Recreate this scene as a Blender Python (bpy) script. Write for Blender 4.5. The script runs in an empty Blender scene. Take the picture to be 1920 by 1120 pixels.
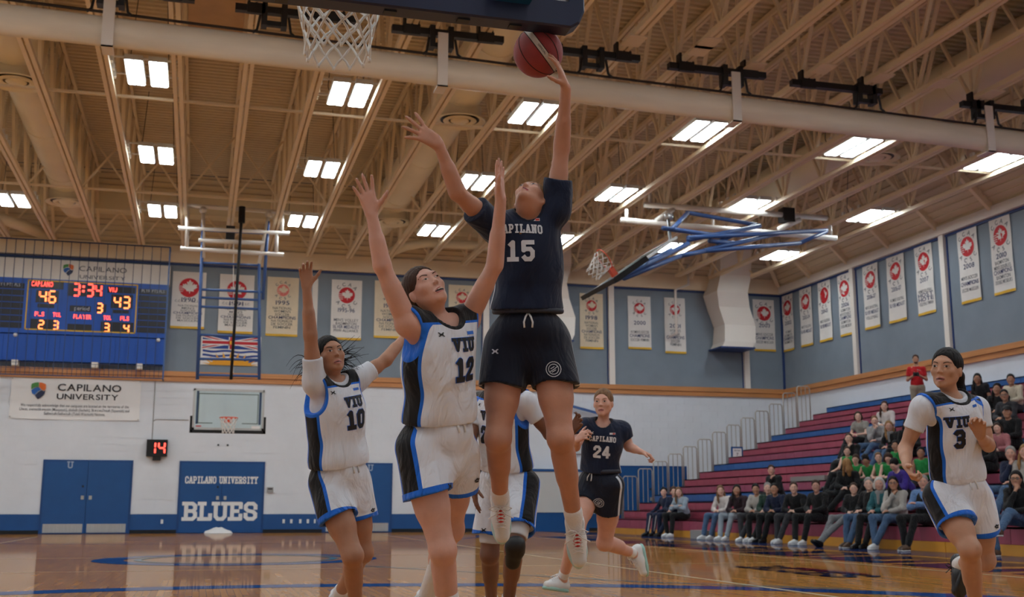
import bpy, bmesh, math, random
import numpy as np
from mathutils import Vector, Matrix
from mathutils.bvhtree import BVHTree

random.seed(7); np.random.seed(7)
scene = bpy.context.scene
COL = scene.collection

# ------------------------------------------------------------------ camera
F = 2138.0                                   # focal length in pixels of a 1920 x 1120 frame
PITCH = math.atan(396.0 / F)
YAW = math.atan(592.0 * math.cos(PITCH) / F)
CAM = np.array([0.0, 0.0, 0.69])
FW = np.array([math.sin(YAW) * math.cos(PITCH), math.cos(YAW) * math.cos(PITCH), math.sin(PITCH)])
RT = np.array([math.cos(YAW), -math.sin(YAW), 0.0])
UP = np.cross(RT, FW)
cam_data = bpy.data.cameras.new('camera')
cam = bpy.data.objects.new('camera', cam_data)
COL.objects.link(cam)
cam_data.sensor_width = 36.0
cam_data.lens = F / 1920.0 * 36.0
cam_data.clip_start = 0.05
cam_data.clip_end = 200
cam_data.dof.use_dof = True
cam_data.dof.focus_distance = 5.35
cam_data.dof.aperture_fstop = 5.0
M = Matrix.Identity(4)
for i in range(3):
    M[i][0], M[i][1], M[i][2], M[i][3] = RT[i], UP[i], -FW[i], CAM[i]
cam.matrix_world = M
scene.camera = cam

# ------------------------------------------------------------------ world, light level, exposure
world = bpy.data.worlds.new('world'); scene.world = world
world.use_nodes = True
world.node_tree.nodes['Background'].inputs[0].default_value = (0.9, 0.92, 1.0, 1)
world.node_tree.nodes['Background'].inputs[1].default_value = 0.015
LAMP_STRENGTH = 30.0
scene.view_settings.view_transform = 'Standard'
scene.view_settings.look = 'None'
scene.view_settings.gamma = 1.0
scene.view_settings.use_curve_mapping = False
scene.view_settings.exposure = 0.0

# ------------------------------------------------------------------ pixel helpers (measured points -> places)
def ray(x, y):
    return FW + RT * (x - 960.0) / F - UP * (y - 560.0) / F
def atY(x, y, Y):
    d = ray(x, y); return CAM + d * (Y / d[1])
def atX(x, y, X):
    d = ray(x, y); return CAM + d * (X / d[0])
def atZ(x, y, Z):
    d = ray(x, y); return CAM + d * ((Z - CAM[2]) / d[2])
def atD(x, y, depth):
    return CAM + ray(x, y) * depth

# ------------------------------------------------------------------ materials
MATS = {}
def lin(c):
    return tuple((v / 12.92 if v <= 0.04045 else ((v + 0.055) / 1.055) ** 2.4) for v in c)
def rgb(r, g, b):
    return lin((r / 255.0, g / 255.0, b / 255.0))
def mat(name, col, rough=0.6, metal=0.0, var=0.0, vscale=6.0, bump=0.0, bscale=40.0, emit=None, estr=0.0,
        sheen=0.0, spec=0.5, alpha=1.0, trans=0.0, stretch=None, sss=0.0):
    if name in MATS: return MATS[name]
    m = bpy.data.materials.new(name); m.use_nodes = True
    nt = m.node_tree; b = nt.nodes['Principled BSDF']
    b.inputs['Base Color'].default_value = (*col, 1)
    b.inputs['Roughness'].default_value = rough
    b.inputs['Metallic'].default_value = metal
    b.inputs['Specular IOR Level'].default_value = spec
    if sheen: b.inputs['Sheen Weight'].default_value = sheen
    if alpha < 1: b.inputs['Alpha'].default_value = alpha
    if trans: b.inputs['Transmission Weight'].default_value = trans
    if sss:
        b.inputs['Subsurface Weight'].default_value = sss
        b.inputs['Subsurface Radius'].default_value = (0.02, 0.008, 0.004)
    if emit:
        b.inputs['Emission Color'].default_value = (*emit, 1)
        b.inputs['Emission Strength'].default_value = estr
    if var or bump:
        tc = nt.nodes.new('ShaderNodeTexCoord'); mp = nt.nodes.new('ShaderNodeMapping')
        nt.links.new(tc.outputs['Object'], mp.inputs['Vector'])
        if stretch: mp.inputs['Scale'].default_value = stretch
    if var:
        nz = nt.nodes.new('ShaderNodeTexNoise'); nz.inputs['Scale'].default_value = vscale; nz.inputs['Detail'].default_value = 4
        nt.links.new(mp.outputs[0], nz.inputs['Vector'])
        mr = nt.nodes.new('ShaderNodeMapRange')
        mr.inputs['From Min'].default_value = 0.3; mr.inputs['From Max'].default_value = 0.7
        mr.inputs['To Min'].default_value = 1 - var; mr.inputs['To Max'].default_value = 1 + var
        nt.links.new(nz.outputs['Fac'], mr.inputs['Value'])
        mx = nt.nodes.new('ShaderNodeVectorMath'); mx.operation = 'SCALE'
        mx.inputs[0].default_value = col
        nt.links.new(mr.outputs[0], mx.inputs['Scale'])
        nt.links.new(mx.outputs[0], b.inputs['Base Color'])
    if bump:
        n2 = nt.nodes.new('ShaderNodeTexNoise'); n2.inputs['Scale'].default_value = bscale; n2.inputs['Detail'].default_value = 3
        nt.links.new(mp.outputs[0], n2.inputs['Vector'])
        bp = nt.nodes.new('ShaderNodeBump'); bp.inputs['Strength'].default_value = bump; bp.inputs['Distance'].default_value = 0.02
        nt.links.new(n2.outputs['Fac'], bp.inputs['Height']); nt.links.new(bp.outputs[0], b.inputs['Normal'])
    MATS[name] = m
    return m

def glass_mat(name, tint, mixf):
    m = bpy.data.materials.new(name); m.use_nodes = True
    nt = m.node_tree; nt.nodes.remove(nt.nodes['Principled BSDF'])
    out = nt.nodes['Material Output']
    t = nt.nodes.new('ShaderNodeBsdfTransparent'); t.inputs[0].default_value = (*tint, 1)
    g = nt.nodes.new('ShaderNodeBsdfGlossy'); g.inputs['Roughness'].default_value = 0.04
    g.inputs[0].default_value = (0.8, 0.9, 0.9, 1)
    mx = nt.nodes.new('ShaderNodeMixShader'); mx.inputs[0].default_value = mixf
    nt.links.new(t.outputs[0], mx.inputs[1]); nt.links.new(g.outputs[0], mx.inputs[2]); nt.links.new(mx.outputs[0], out.inputs[0])
    return m

# ------------------------------------------------------------------ object helpers
ORG = {}
def tag(o, label=None, cat=None, group=None, kind=None):
    if label: o['label'] = label
    if cat: o['category'] = cat
    if group: o['group'] = group
    if kind: o['kind'] = kind
    return o
def link(o, parent=None):
    COL.objects.link(o)
    if parent is not None: o.parent = parent
    return o
def thing(name, label, cat, loc=(0, 0, 0), group=None):
    o = bpy.data.objects.new(name, None); link(o)
    o.location = Vector([float(v) for v in loc]); o.empty_display_size = 0.1
    ORG[o] = np.array(loc, float)
    return tag(o, label, cat, group)
def mesh_obj(name, V, Fc, mats, parent=None, origin=None, midx=None, smooth=False):
    V = np.asarray(V, float)
    if parent is not None: org = ORG[parent]
    elif origin is not None: org = np.asarray(origin, float)
    else: org = np.zeros(3)
    me = bpy.data.meshes.new(name)
    me.from_pydata([tuple(v) for v in (V - org)], [], [tuple(int(i) for i in f) for f in Fc])
    if not isinstance(mats, (list, tuple)): mats = [mats]
    for m_ in mats: me.materials.append(m_)
    if midx is not None: me.polygons.foreach_set('material_index', np.asarray(midx, dtype=np.int32))
    if smooth: me.polygons.foreach_set('use_smooth', np.ones(len(me.polygons), dtype=bool))
    me.update()
    o = bpy.data.objects.new(name, me); link(o, parent)
    if parent is not None and ('lettering' in name or 'caption' in name or name in ('year', 'print')): o['kind'] = 'stuff'
    if parent is None: o.location = Vector(org)
    ORG[o] = org
    return o

class MB:
    """collects primitive shapes and links them as one mesh object"""
    def __init__(s): s.v = []; s.f = []; s.m = []
    def add(s, V, Fc, mi=0):
        n = len(s.v); s.v.extend([tuple(float(c) for c in p) for p in V])
        s.f.extend([tuple(i + n for i in f) for f in Fc]); s.m.extend([mi] * len(Fc)); return s
    def box(s, lo, hi, mi=0):
        x0, y0, z0 = lo; x1, y1, z1 = hi
        V = [(x0,y0,z0),(x1,y0,z0),(x1,y1,z0),(x0,y1,z0),(x0,y0,z1),(x1,y0,z1),(x1,y1,z1),(x0,y1,z1)]
        return s.add(V, [(0,3,2,1),(4,5,6,7),(0,1,5,4),(1,2,6,5),(2,3,7,6),(3,0,4,7)], mi)
    def bar(s, a, b, w, h, up=(0,0,1), mi=0):
        a = np.array(a, float); b = np.array(b, float); d = b - a; d /= np.linalg.norm(d)
        u = np.array(up, float)
        if abs(d @ u) > 0.98: u = np.array([0, 1.0, 0])
        r = np.cross(d, u); r /= np.linalg.norm(r); u = np.cross(r, d)
        V = []
        for p in (a, b):
            for sx, sz in ((-1,-1),(1,-1),(1,1),(-1,1)): V.append(p + r * sx * w / 2 + u * sz * h / 2)
        return s.add(V, [(3,2,1,0),(4,5,6,7),(0,1,5,4),(1,2,6,5),(2,3,7,6),(3,0,4,7)], mi)
    def tube(s, pts, r, n=8, mi=0, closed=False, caps=True):
        pts = [np.array(p, float) for p in pts]; N = len(pts)
        rr = r if isinstance(r, (list, tuple, np.ndarray)) else [r] * N
        V = []; prev = None
        for i, p in enumerate(pts):
            if closed: d = pts[(i+1) % N] - pts[i-1]
            else: d = pts[min(i+1, N-1)] - pts[max(i-1, 0)]
            d = d / (np.linalg.norm(d) + 1e-12)
            if prev is None:
                u = np.array([0, 0, 1.0]) if abs(d[2]) < 0.9 else np.array([1.0, 0, 0])
            else: u = prev
            a = np.cross(d, u); a /= np.linalg.norm(a); u = np.cross(a, d); prev = u
            for k in range(n):
                t = 2 * math.pi * k / n
                V.append(p + (a * math.cos(t) + u * math.sin(t)) * rr[i])
        Fc = []
        for i in range(N if closed else N - 1):
            j = (i + 1) % N
            for k in range(n):
                k2 = (k + 1) % n
                Fc.append((i*n+k, i*n+k2, j*n+k2, j*n+k))
        if not closed and caps:
            Fc.append(tuple(range(n))[::-1]); Fc.append(tuple((N-1)*n + k for k in range(n)))
        return s.add(V, Fc, mi)
    def prism(s, poly, org, ux, uy, depth, mi=0):
        """flat polygon in a plane, extruded by depth along ux x uy"""
        org = np.array(org, float); ux = np.array(ux, float); uy = np.array(uy, float); nn = np.cross(ux, uy)
        n = len(poly)
        V = [org + ux * p[0] + uy * p[1] for p in poly] + [org + ux * p[0] + uy * p[1] + nn * depth for p in poly]
        Fc = [tuple(range(n))[::-1], tuple(range(n, 2*n))] + [(i, (i+1) % n, (i+1) % n + n, i + n) for i in range(n)]
        return s.add(V, Fc, mi)
    def lathe(s, prof, org, axis=(0,0,1), n=24, mi=0):
        org = np.array(org, float); ax = np.array(axis, float); ax /= np.linalg.norm(ax)
        u = np.array([1.0,0,0]) if abs(ax[0]) < 0.9 else np.array([0,1.0,0])
        a = np.cross(ax, u); a /= np.linalg.norm(a); b = np.cross(ax, a)
        V = []
        for r, h in prof:
            for k in range(n):
                t = 2*math.pi*k/n; V.append(org + ax*h + (a*math.cos(t)+b*math.sin(t))*r)
        Fc = []
        for i in range(len(prof)-1):
            for k in range(n):
                k2 = (k+1) % n; Fc.append((i*n+k, i*n+k2, (i+1)*n+k2, (i+1)*n+k))
        return s.add(V, Fc, mi)
    def build(s, name, mats, parent=None, origin=None, smooth=False):
        return mesh_obj(name, s.v, s.f, mats, parent, origin, s.m, smooth)
def copy_part(src, parent, loc=None):
    c = src.copy(); link(c, parent); ORG[c] = ORG.get(parent, np.zeros(3))
    if loc is not None: c.location = Vector([float(v) for v in loc])
    return c
def copy_tree(root, loc, label=None, group=None):
    r = root.copy(); link(r); r.location = Vector([float(v) for v in loc]); ORG[r] = np.array(loc, float)
    if label: r['label'] = label
    if group: r['group'] = group
    for ch in list(root.children):
        c = copy_part(ch, r)
        for g in list(ch.children): copy_part(g, c)
    return r

# ------------------------------------------------------------------ lettering
GL = {}
def glyph(ch, bold=0.0):
    key = (ch, bold)
    if key in GL: return GL[key]
    cu = bpy.data.curves.new('glyph', 'FONT'); cu.body = ch; cu.size = 1.0; cu.resolution_u = 3; cu.offset = bold
    cu.fill_mode = 'FRONT'
    o = bpy.data.objects.new('glyph', cu); COL.objects.link(o)
    dg = bpy.context.evaluated_depsgraph_get()
    me = o.evaluated_get(dg).to_mesh()
    V = np.array([v.co[:2] for v in me.vertices]) if len(me.vertices) else np.zeros((0, 2))
    Fc = [tuple(p.vertices) for p in me.polygons]
    o.evaluated_get(dg).to_mesh_clear()
    bpy.data.objects.remove(o); bpy.data.curves.remove(cu)
    if len(V): w = V[:,0].max() - V[:,0].min(); V = V - [V[:,0].min(), 0]
    else: w = 0.25
    GL[key] = (V, Fc, w); return GL[key]
def text2d(s, size, bold=0.0, center=True, width=None, gap=0.09):
    """2D mesh of a line of text; width squeezes it to fit"""
    V = []; Fc = []; x = 0.0
    for ch in s:
        if ch == ' ': x += 0.3; continue
        gv, gf, w = glyph(ch, bold); n = len(V)
        V.extend([(p[0] + x, p[1]) for p in gv]); Fc.extend([tuple(i + n for i in f) for f in gf]); x += w + gap
    V = np.array(V) if V else np.zeros((0, 2)); tot = x - gap
    V = V * size; tot *= size
    if width is not None and tot > 0: V[:,0] *= width / tot; tot = width
    if center: V[:,0] -= tot / 2
    return V, Fc
# slab block letters drawn as strokes on a 4 x 6 grid
BLK = {
 '0': [[(0,1),(1,0),(3,0),(4,1),(4,5),(3,6),(1,6),(0,5),(0,1)]], '1': [[(0.8,4.9),(2.1,6),(2.1,0)],[(0.6,0),(3.6,0)]],
 '2': [[(0,4.5),(0,5),(1,6),(3,6),(4,5),(4,3.9),(0,0.7),(0,0),(4,0)]],
 '3': [[(0,5),(1,6),(3,6),(4,5),(4,4),(3.1,3.1),(1.7,3.1)],[(3.1,3.1),(4,2.2),(4,1),(3,0),(1,0),(0,1)]],
 '4': [[(3,0),(3,6),(2.7,6),(0,2),(0,1.6),(4.2,1.6)]], '5': [[(4,6),(0.2,6),(0.2,3.2),(1,3.6),(3,3.6),(4,2.7),(4,1),(3,0),(1,0),(0,1)]],
 'V': [[(0,6),(2,0.2),(4,6)],[(-0.9,6),(0.9,6)],[(3.1,6),(4.9,6)]], 'I': [[(2,0),(2,6)],[(0.8,6),(3.2,6)],[(0.8,0),(3.2,0)]],
 'U': [[(0.2,6),(0.2,1),(1.1,0),(2.9,0),(3.8,1),(3.8,6)],[(-0.7,6),(1.1,6)],[(2.9,6),(4.7,6)]],
 'C': [[(4,4.4),(4,5),(3,6),(1,6),(0,5),(0,1),(1,0),(3,0),(4,1),(4,1.6)]], 'A': [[(0,0),(1.7,6),(2.3,6),(4,0)],[(0.8,2),(3.2,2)],[(-0.6,0),(0.7,0)],[(3.3,0),(4.6,0)]],
 'P': [[(0.6,0),(0.6,6),(3,6),(4,5.1),(4,3.6),(3,2.7),(0.6,2.7)],[(-0.2,0),(1.5,0)],[(-0.2,6),(1,6)]],
 'L': [[(0.7,6),(0.7,0),(4,0),(4,1.5)],[(-0.2,6),(1.7,6)],[(-0.2,0),(1,0)]], 'N': [[(0.3,0),(0.3,6),(3.7,0),(3.7,6)],[(-0.5,0),(1.1,0)],[(-0.5,6),(0.6,6)],[(2.9,6),(4.5,6)]],
 'O': [[(0,1),(1,0),(3,0),(4,1),(4,5),(3,6),(1,6),(0,5),(0,1)]], 'B': [[(0.6,0),(0.6,6),(3,6),(4,5.2),(4,3.9),(3.2,3.1),(0.6,3.1)],[(3.2,3.1),(4.1,2.3),(4.1,0.9),(3.1,0),(0.6,0)],[(-0.3,0),(1,0)],[(-0.3,6),(1,6)]],
 'E': [[(4,4.6),(4,6),(0.7,6),(0.7,0),(4,0),(4,1.4)],[(0.7,3.05),(2.8,3.05)],[(-0.2,6),(1,6)],[(-0.2,0),(1,0)]],
 'S': [[(3.9,4.3),(3.9,5.2),(3,6),(1,6),(0.1,5.2),(0.1,4),(1,3.2),(3,2.8),(3.9,2),(3.9,0.8),(3,0),(1,0),(0.1,0.8),(0.1,1.7)]],
 'R': [[(0.6,0),(0.6,6),(3,6),(4,5.1),(4,3.8),(3,2.9),(0.6,2.9)],[(2.2,2.9),(3.9,0)],[(-0.2,0),(1.4,0)],[(-0.2,6),(1,6)],[(3.2,0),(4.6,0)]],
 'T': [[(2,0),(2,6)],[(0,4.7),(0,6),(4,6),(4,4.7)],[(1,0),(3,0)]], 'Y': [[(0.1,6),(2,3),(3.9,6)],[(2,3),(2,0)],[(-0.6,6),(1,6)],[(3,6),(4.6,6)],[(1,0),(3,0)]],
}
def block2d(s, height, thick=1.15, wide=1.0, gap=1.35, grow=0.0, lift=0.0003):
    V = []; Fc = []; x = 0.0; DZ = []; sc = height / (6 + thick)
    t = thick / 2 + grow
    def quad(a, b):
        d = np.array(b, float) - a; L = np.linalg.norm(d); d /= L; p = np.array([-d[1], d[0]]) * t; n = len(V)
        V.extend([a - p - d*0, b - p, b + p, a + p]); Fc.append((n, n+1, n+2, n+3))
    def disc(c):
        n = len(V); k = t / math.cos(math.pi/8)
        V.extend([c + k*np.array([math.cos(math.pi/8 + i*math.pi/4), math.sin(math.pi/8 + i*math.pi/4)]) for i in range(8)]); Fc.append(tuple(range(n, n+8)))
    for ch in s:
        if ch == ' ': x += 3.2; continue
        for pl in BLK[ch]:
            P = [np.array([p[0]*wide + x, p[1]], float) for p in pl]
            for a, b in zip(P[:-1], P[1:]): quad(a, b)
            for c in P[1:-1]: disc(c)
            if ch not in '0O':
                for e, q in ((P[0], P[1]), (P[-1], P[-2])):
                    d = e - q; d /= np.linalg.norm(d); quad(e, e + d * (t * 0.95 if abs(d[0]) + abs(d[1]) < 1.05 else t * 0.3))
            else: disc(P[0])
        DZ.extend(range(len(Fc) - len(DZ)))
        x += (4 * wide if ch not in '1I' else 4 * wide * 0.92) + thick + gap - 1.0
    V = np.array(V) * sc; tot = (x - gap + 1.0 - thick) * sc
    V[:,0] -= tot / 2
    V[:,1] += thick / 2 * sc
    Z = np.zeros(len(V))
    for q, f in enumerate(Fc): Z[list(f)] = DZ[q] * lift
    return np.column_stack([V, Z]), Fc
def flat(mb, V2, Fc, org, ux, uy, off, mi=0):
    org = np.array(org, float); ux = np.array(ux, float); uy = np.array(uy, float); n = np.cross(ux, uy)
    mb.add([org + ux*p[0] + uy*p[1] + n*(off + (p[2] if len(p) > 2 else 0)) for p in V2], Fc, mi); return mb
def disc2d(cx, cy, r, n=28, a0=0, a1=2*math.pi):
    return np.array([(cx + r*math.cos(a0+(a1-a0)*i/n), cy + r*math.sin(a0+(a1-a0)*i/n)) for i in range(n)]), [tuple(range(n))]
LEAF = [(0,-1),(0.07,-0.5),(0.55,-0.55),(0.45,-0.35),(0.95,0.02),(0.82,0.1),(0.9,0.4),(0.62,0.36),(0.55,0.5),(0.3,0.25),(0.38,0.75),(0.2,0.66),(0,1)]
LEAF = LEAF + [(-x, y) for x, y in LEAF[-2:0:-1]]

# ------------------------------------------------------------------ common materials
M_white = mat('painted_white_block', rgb(220,224,230), 0.55, var=0.03, vscale=1.5)
M_bluegrey = mat('blue_grey_panel', rgb(124,136,147), 0.7, var=0.07, vscale=1.2, bump=0.05, bscale=120)
M_blue = mat('blue_paint', rgb(8,76,136), 0.42, var=0.05, vscale=3)
M_trimblue = mat('dark_blue_trim', rgb(32,60,115), 0.5)
M_wood = mat('varnished_wood_trim', rgb(196,134,82), 0.35, var=0.16, vscale=3, stretch=(0.3,0.3,9))
M_tan = mat('tan_painted_steel', rgb(236,217,184), 0.5, var=0.04, vscale=2)
M_deck = mat('tan_roof_deck', rgb(214,198,168), 0.6, var=0.07, vscale=0.7)
M_duct = mat('cream_duct', rgb(240,228,198), 0.5, var=0.04, vscale=1)
M_cream = mat('cream_column', rgb(228,220,210), 0.5)
M_black = mat('black_steel', rgb(22,22,24), 0.45)
M_rubber = mat('black_rubber', rgb(16,16,18), 0.7)
M_steel = mat('brushed_steel', rgb(190,190,188), 0.35, metal=0.7, var=0.08, vscale=4, stretch=(12,1,0.4))
M_whitepipe = mat('white_pipe', rgb(228,222,212), 0.4)
M_bluepipe = mat('blue_pipe', rgb(58,92,150), 0.4)
M_cage = mat('dark_blue_wire', rgb(36,54,92), 0.5)
M_vinyl = mat('white_vinyl', rgb(232,231,230), 0.45, var=0.02, vscale=2)
M_cloth = mat('white_banner_cloth', rgb(226,222,216), 0.75, var=0.04, vscale=3, bump=0.12, bscale=7)
M_cream_cloth = mat('aged_banner_cloth', rgb(222,206,178), 0.75, var=0.05, vscale=3, bump=0.12, bscale=7)
M_gold = mat('gold_hem', rgb(222,176,52), 0.7)
M_redmark = mat('banner_red', rgb(196,32,42), 0.7, var=0.05)
M_inkblue = mat('banner_ink', rgb(52,62,104), 0.75)
M_ink = mat('dark_ink', rgb(36,38,44), 0.7)
M_greyink = mat('grey_ink', rgb(92,94,100), 0.7)
M_led = mat('red_led', rgb(255,60,30), 0.5, emit=(1.0,0.07,0.05), estr=3.2)
M_ledy = mat('amber_led', rgb(255,150,60), 0.5, emit=(1.0,0.20,0.06), estr=3.2)
M_net = mat('white_cord', rgb(226,224,220), 0.8)
M_orange = mat('orange_rim', rgb(226,78,34), 0.4)
M_glassboard = glass_mat('board_glass', (0.86,0.93,0.92), 0.12)
# ================================================================== the hall
XR, YE, XL, YN = 19.71, 36.0, -14.0, -3.0
ZT0, ZT1, ZB, ZBEAM, ZDECK, ZCH = 4.52, 4.82, 8.12, 8.45, 10.45, 8.6

def floor_material():
    m = bpy.data.materials.new('varnished_maple_floor'); m.use_nodes = True
    nt = m.node_tree; b = nt.nodes['Principled BSDF']
    tc = nt.nodes.new('ShaderNodeTexCoord'); mp = nt.nodes.new('ShaderNodeMapping')
    mp.inputs['Rotation'].default_value = (0, 0, math.pi/2)
    nt.links.new(tc.outputs['Object'], mp.inputs['Vector'])
    br = nt.nodes.new('ShaderNodeTexBrick'); br.inputs['Scale'].default_value = 1.0
    br.inputs['Brick Width'].default_value = 1.1; br.inputs['Row Height'].default_value = 0.057
    br.inputs['Mortar Size'].default_value = 0.0012; br.inputs['Bias'].default_value = 0.0
    br.inputs['Color1'].default_value = (*rgb(208,148,78), 1); br.inputs['Color2'].default_value = (*rgb(186,126,60), 1)
    br.inputs['Mortar'].default_value = (*rgb(110,64,30), 1)
    nt.links.new(mp.outputs[0], br.inputs['Vector'])
    nz = nt.nodes.new('ShaderNodeTexNoise'); nz.inputs['Scale'].default_value = 0.9; nz.inputs['Detail'].default_value = 5
    nt.links.new(tc.outputs['Object'], nz.inputs['Vector'])
    mx = nt.nodes.new('ShaderNodeMixRGB'); mx.blend_type = 'MULTIPLY'; mx.inputs[0].default_value = 0.35
    nt.links.new(br.outputs['Color'], mx.inputs[1]); nt.links.new(nz.outputs['Fac'], mx.inputs[2])
    varnish(nt, mx.outputs[0])
    return m
def varnish(nt, col, share=0.70):
    b = nt.nodes.get('Principled BSDF'); nt.nodes.remove(b); out = nt.nodes['Material Output']
    d = nt.nodes.new('ShaderNodeBsdfDiffuse'); g = nt.nodes.new('ShaderNodeBsdfGlossy'); g.inputs['Roughness'].default_value = 0.05
    if isinstance(col, tuple): d.inputs[0].default_value = (*col, 1)
    else: nt.links.new(col, d.inputs[0])
    fr = nt.nodes.new('ShaderNodeFresnel'); fr.inputs['IOR'].default_value = 1.42
    mu = nt.nodes.new('ShaderNodeMath'); mu.operation = 'MULTIPLY'; mu.inputs[1].default_value = share; nt.links.new(fr.outputs[0], mu.inputs[0])
    ms = nt.nodes.new('ShaderNodeMixShader'); nt.links.new(mu.outputs[0], ms.inputs[0]); nt.links.new(d.outputs[0], ms.inputs[1]); nt.links.new(g.outputs[0], ms.inputs[2]); nt.links.new(ms.outputs[0], out.inputs[0])
def paint(name, c):
    m = bpy.data.materials.new(name); m.use_nodes = True; varnish(m.node_tree, c); return m
M_floor = floor_material()
floor = MB().box((XL, YN, -0.2), (XR, YE, 0.0)).build('floor', M_floor)
tag(floor, 'glossy varnished maple basketball court floor', kind='structure')
M_lineblue = paint('court_blue', rgb(24,66,128))
M_linenavy = paint('court_navy', rgb(22,32,66))
M_linewhite = paint('court_cream', rgb(222,206,170))
M_apron = paint('court_apron_blue', rgb(44,56,98))
M_teal = paint('court_teal', rgb(60,128,150))
M_crimson = paint('court_crimson', rgb(120,30,44))
def strip(name, pts, w, m, z=0.0015):
    P = [np.array([p[0], p[1]], float) for p in pts]; V = []; Fc = []
    for i, p in enumerate(P):
        d = P[min(i+1, len(P)-1)] - P[max(i-1, 0)]; d /= np.linalg.norm(d); q = np.array([-d[1], d[0]]) * w / 2
        V += [(p[0]+q[0], p[1]+q[1], z), (p[0]-q[0], p[1]-q[1], z)]
    for i in range(len(P)-1): Fc.append((2*i, 2*i+1, 2*i+3, 2*i+2))
    return mesh_obj(name, V, Fc, m, floor)
def arc(cx, cy, r, a0, a1, n=48): return [(cx + r*math.cos(a0+(a1-a0)*i/n), cy + r*math.sin(a0+(a1-a0)*i/n)) for i in range(n+1)]
HX = 0.6
strip('three_point_line', arc(HX, 4.15, 6.78, math.radians(4), math.radians(176)), 0.42, M_lineblue)
strip('three_point_line', arc(HX, 31.2, 6.78, math.radians(184), math.radians(356)), 0.16, M_lineblue)
strip('volleyball_line', [(4.98, 3.4), (4.98, 32.0)], 0.06, M_linewhite, 0.002)
strip('volleyball_line', [(-3.9, 3.4), (-3.9, 32.0)], 0.06, M_linewhite, 0.002)
strip('halfway_line', [(-7.0, 17.9), (8.2, 17.9)], 0.06, M_linewhite, 0.002)
strip('cross_line', [(-7.0, 14.0), (8.2, 14.0)], 0.05, M_linewhite, 0.002)
strip('sideline', [(8.25, 2.8), (8.25, 32.9)], 0.06, M_linewhite, 0.0022)
strip('baseline', [(-7.0, 32.6), (8.2, 32.6)], 0.08, M_linewhite)
strip('teal_line', [(2.0, 14.6), (4.2, 10.6), (5.6, 9.2)], 0.07, M_teal, 0.0025)
strip('centre_ring', arc(HX, 17.0, 1.75, 0, 2*math.pi, 64), 0.42, M_lineblue, 0.0018)
strip('centre_ring_edge', arc(HX, 17.0, 1.35, 0, 2*math.pi, 64), 0.10, M_teal, 0.003)
strip('key_line', [(HX-2.45, 26.8), (HX+2.45, 26.8)], 0.06, M_linewhite, 0.002)
strip('end_border', [(-9.5, 35.68), (11.0, 35.68)], 0.55, M_apron, 0.001)
strip('bleacher_apron', [(11.25, 2.5), (11.25, 35.4)], 1.25, M_apron, 0.0012)
# navy block lettering along the sideline
for k in range(9):
    y0 = 9.0 + k*2.25
    o = MB().add([(8.6, y0, 0.0016), (10.35, y0+0.15, 0.0016), (10.35, y0+2.05, 0.0016), (8.6, y0+1.9, 0.0016)], [(0,1,2,3)]).build('sideline_letter_block', M_linenavy, floor)
    MB().add([(9.05, y0+0.5, 0.003), (9.75, y0+0.55, 0.003), (9.75, y0+0.95, 0.003), (9.05, y0+0.9, 0.003)], [(0,1,2,3)]).build('letter_gap', M_floor, o)
V2, F2 = block2d('BLUES', 0.62); mbx = MB(); flat(mbx, V2, F2, (6.35, 11.9, 0), (0,-1,0), (1,0,0), 0.002); mbx.build('floor_mark', M_linenavy, floor)
strip('floor_mark_bar', [(6.95, 11.2), (6.95, 12.7)], 0.28, M_crimson, 0.002)

# ---- end wall
MB().box((XL, YE, 0), (XR+0.3, YE+0.3, ZT0)).build('wall_back', M_white)
wall_back = bpy.data.objects['wall_back']; tag(wall_back, 'white painted block end wall', kind='structure')
mb = MB(); bw, bh, g = 0.61, 0.203, 0.005      # painted block courses, joints recessed
DOORS = [(-4.37, -1.87), (-0.55, 1.97), (3.75, 5.9), (13.48, 15.9)]
nrow = int((ZT0 - 0.56) / bh)
for r in range(nrow):
    z0 = 0.56 + r*bh; x = XL - (r % 2) * bw/2
    while x < XR - 0.02:
        x0, x1 = max(x, XL), min(x+bw, XR); zz1 = min(z0+bh, ZT0)
        if not any(x1 > a-0.02 and x0 < b+0.02 and z0 < 2.16 for a, b in DOORS) and x1 - x0 > 0.03 and x0 > -8.5:
            mb.box((x0+g/2, YE-0.008, z0+g/2), (x1-g/2, YE+0.01, zz1-g/2))
        x += bw
blocks = mb.build('block_courses', M_white, wall_back); blocks['kind'] = 'stuff'
segs = []; xs = XL
for a, b in DOORS: segs.append((xs, a)); xs = b
segs.append((xs, XR))
for i, (a, b) in enumerate(segs):
    o = MB().box((a, YE-0.012, 0.1), (b, YE+0.02, 0.555)).build('trim_%d' % (i+1), M_blue); tag(o, 'blue painted lower band of the end wall', kind='structure')
    o2 = MB().box((a, YE-0.02, 0.0), (b, YE+0.02, 0.1)).build('baseboard_back', M_rubber); tag(o2, 'black rubber base along the end wall', kind='structure')
o = MB().box((XL, YE, ZT0), (XR+0.3, YE+0.3, ZDECK+0.3)).build('wall_back_upper', M_bluegrey); tag(o, 'blue-grey panelled upper end wall', kind='structure')
mbw = MB().box((XL, YE-0.07, ZT0), (XR, YE, ZT0+0.14)).box((XL, YE-0.11, ZT0+0.15), (XR, YE, ZT1))
tag(mbw.build('trim_10', M_wood), 'varnished wood ledge running along the end wall', kind='structure')
tag(MB().box((XL, YE-0.05, ZB), (XR, YE, ZB+0.07)).build('trim_11', M_trimblue), 'dark blue strip at top of end wall panels', kind='structure')
tag(MB().box((XL, YE-0.16, ZB+0.07), (XR, YE, ZBEAM+0.25)).build('trim_12', M_tan), 'tan beam band above the end wall panels', kind='structure')
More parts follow.
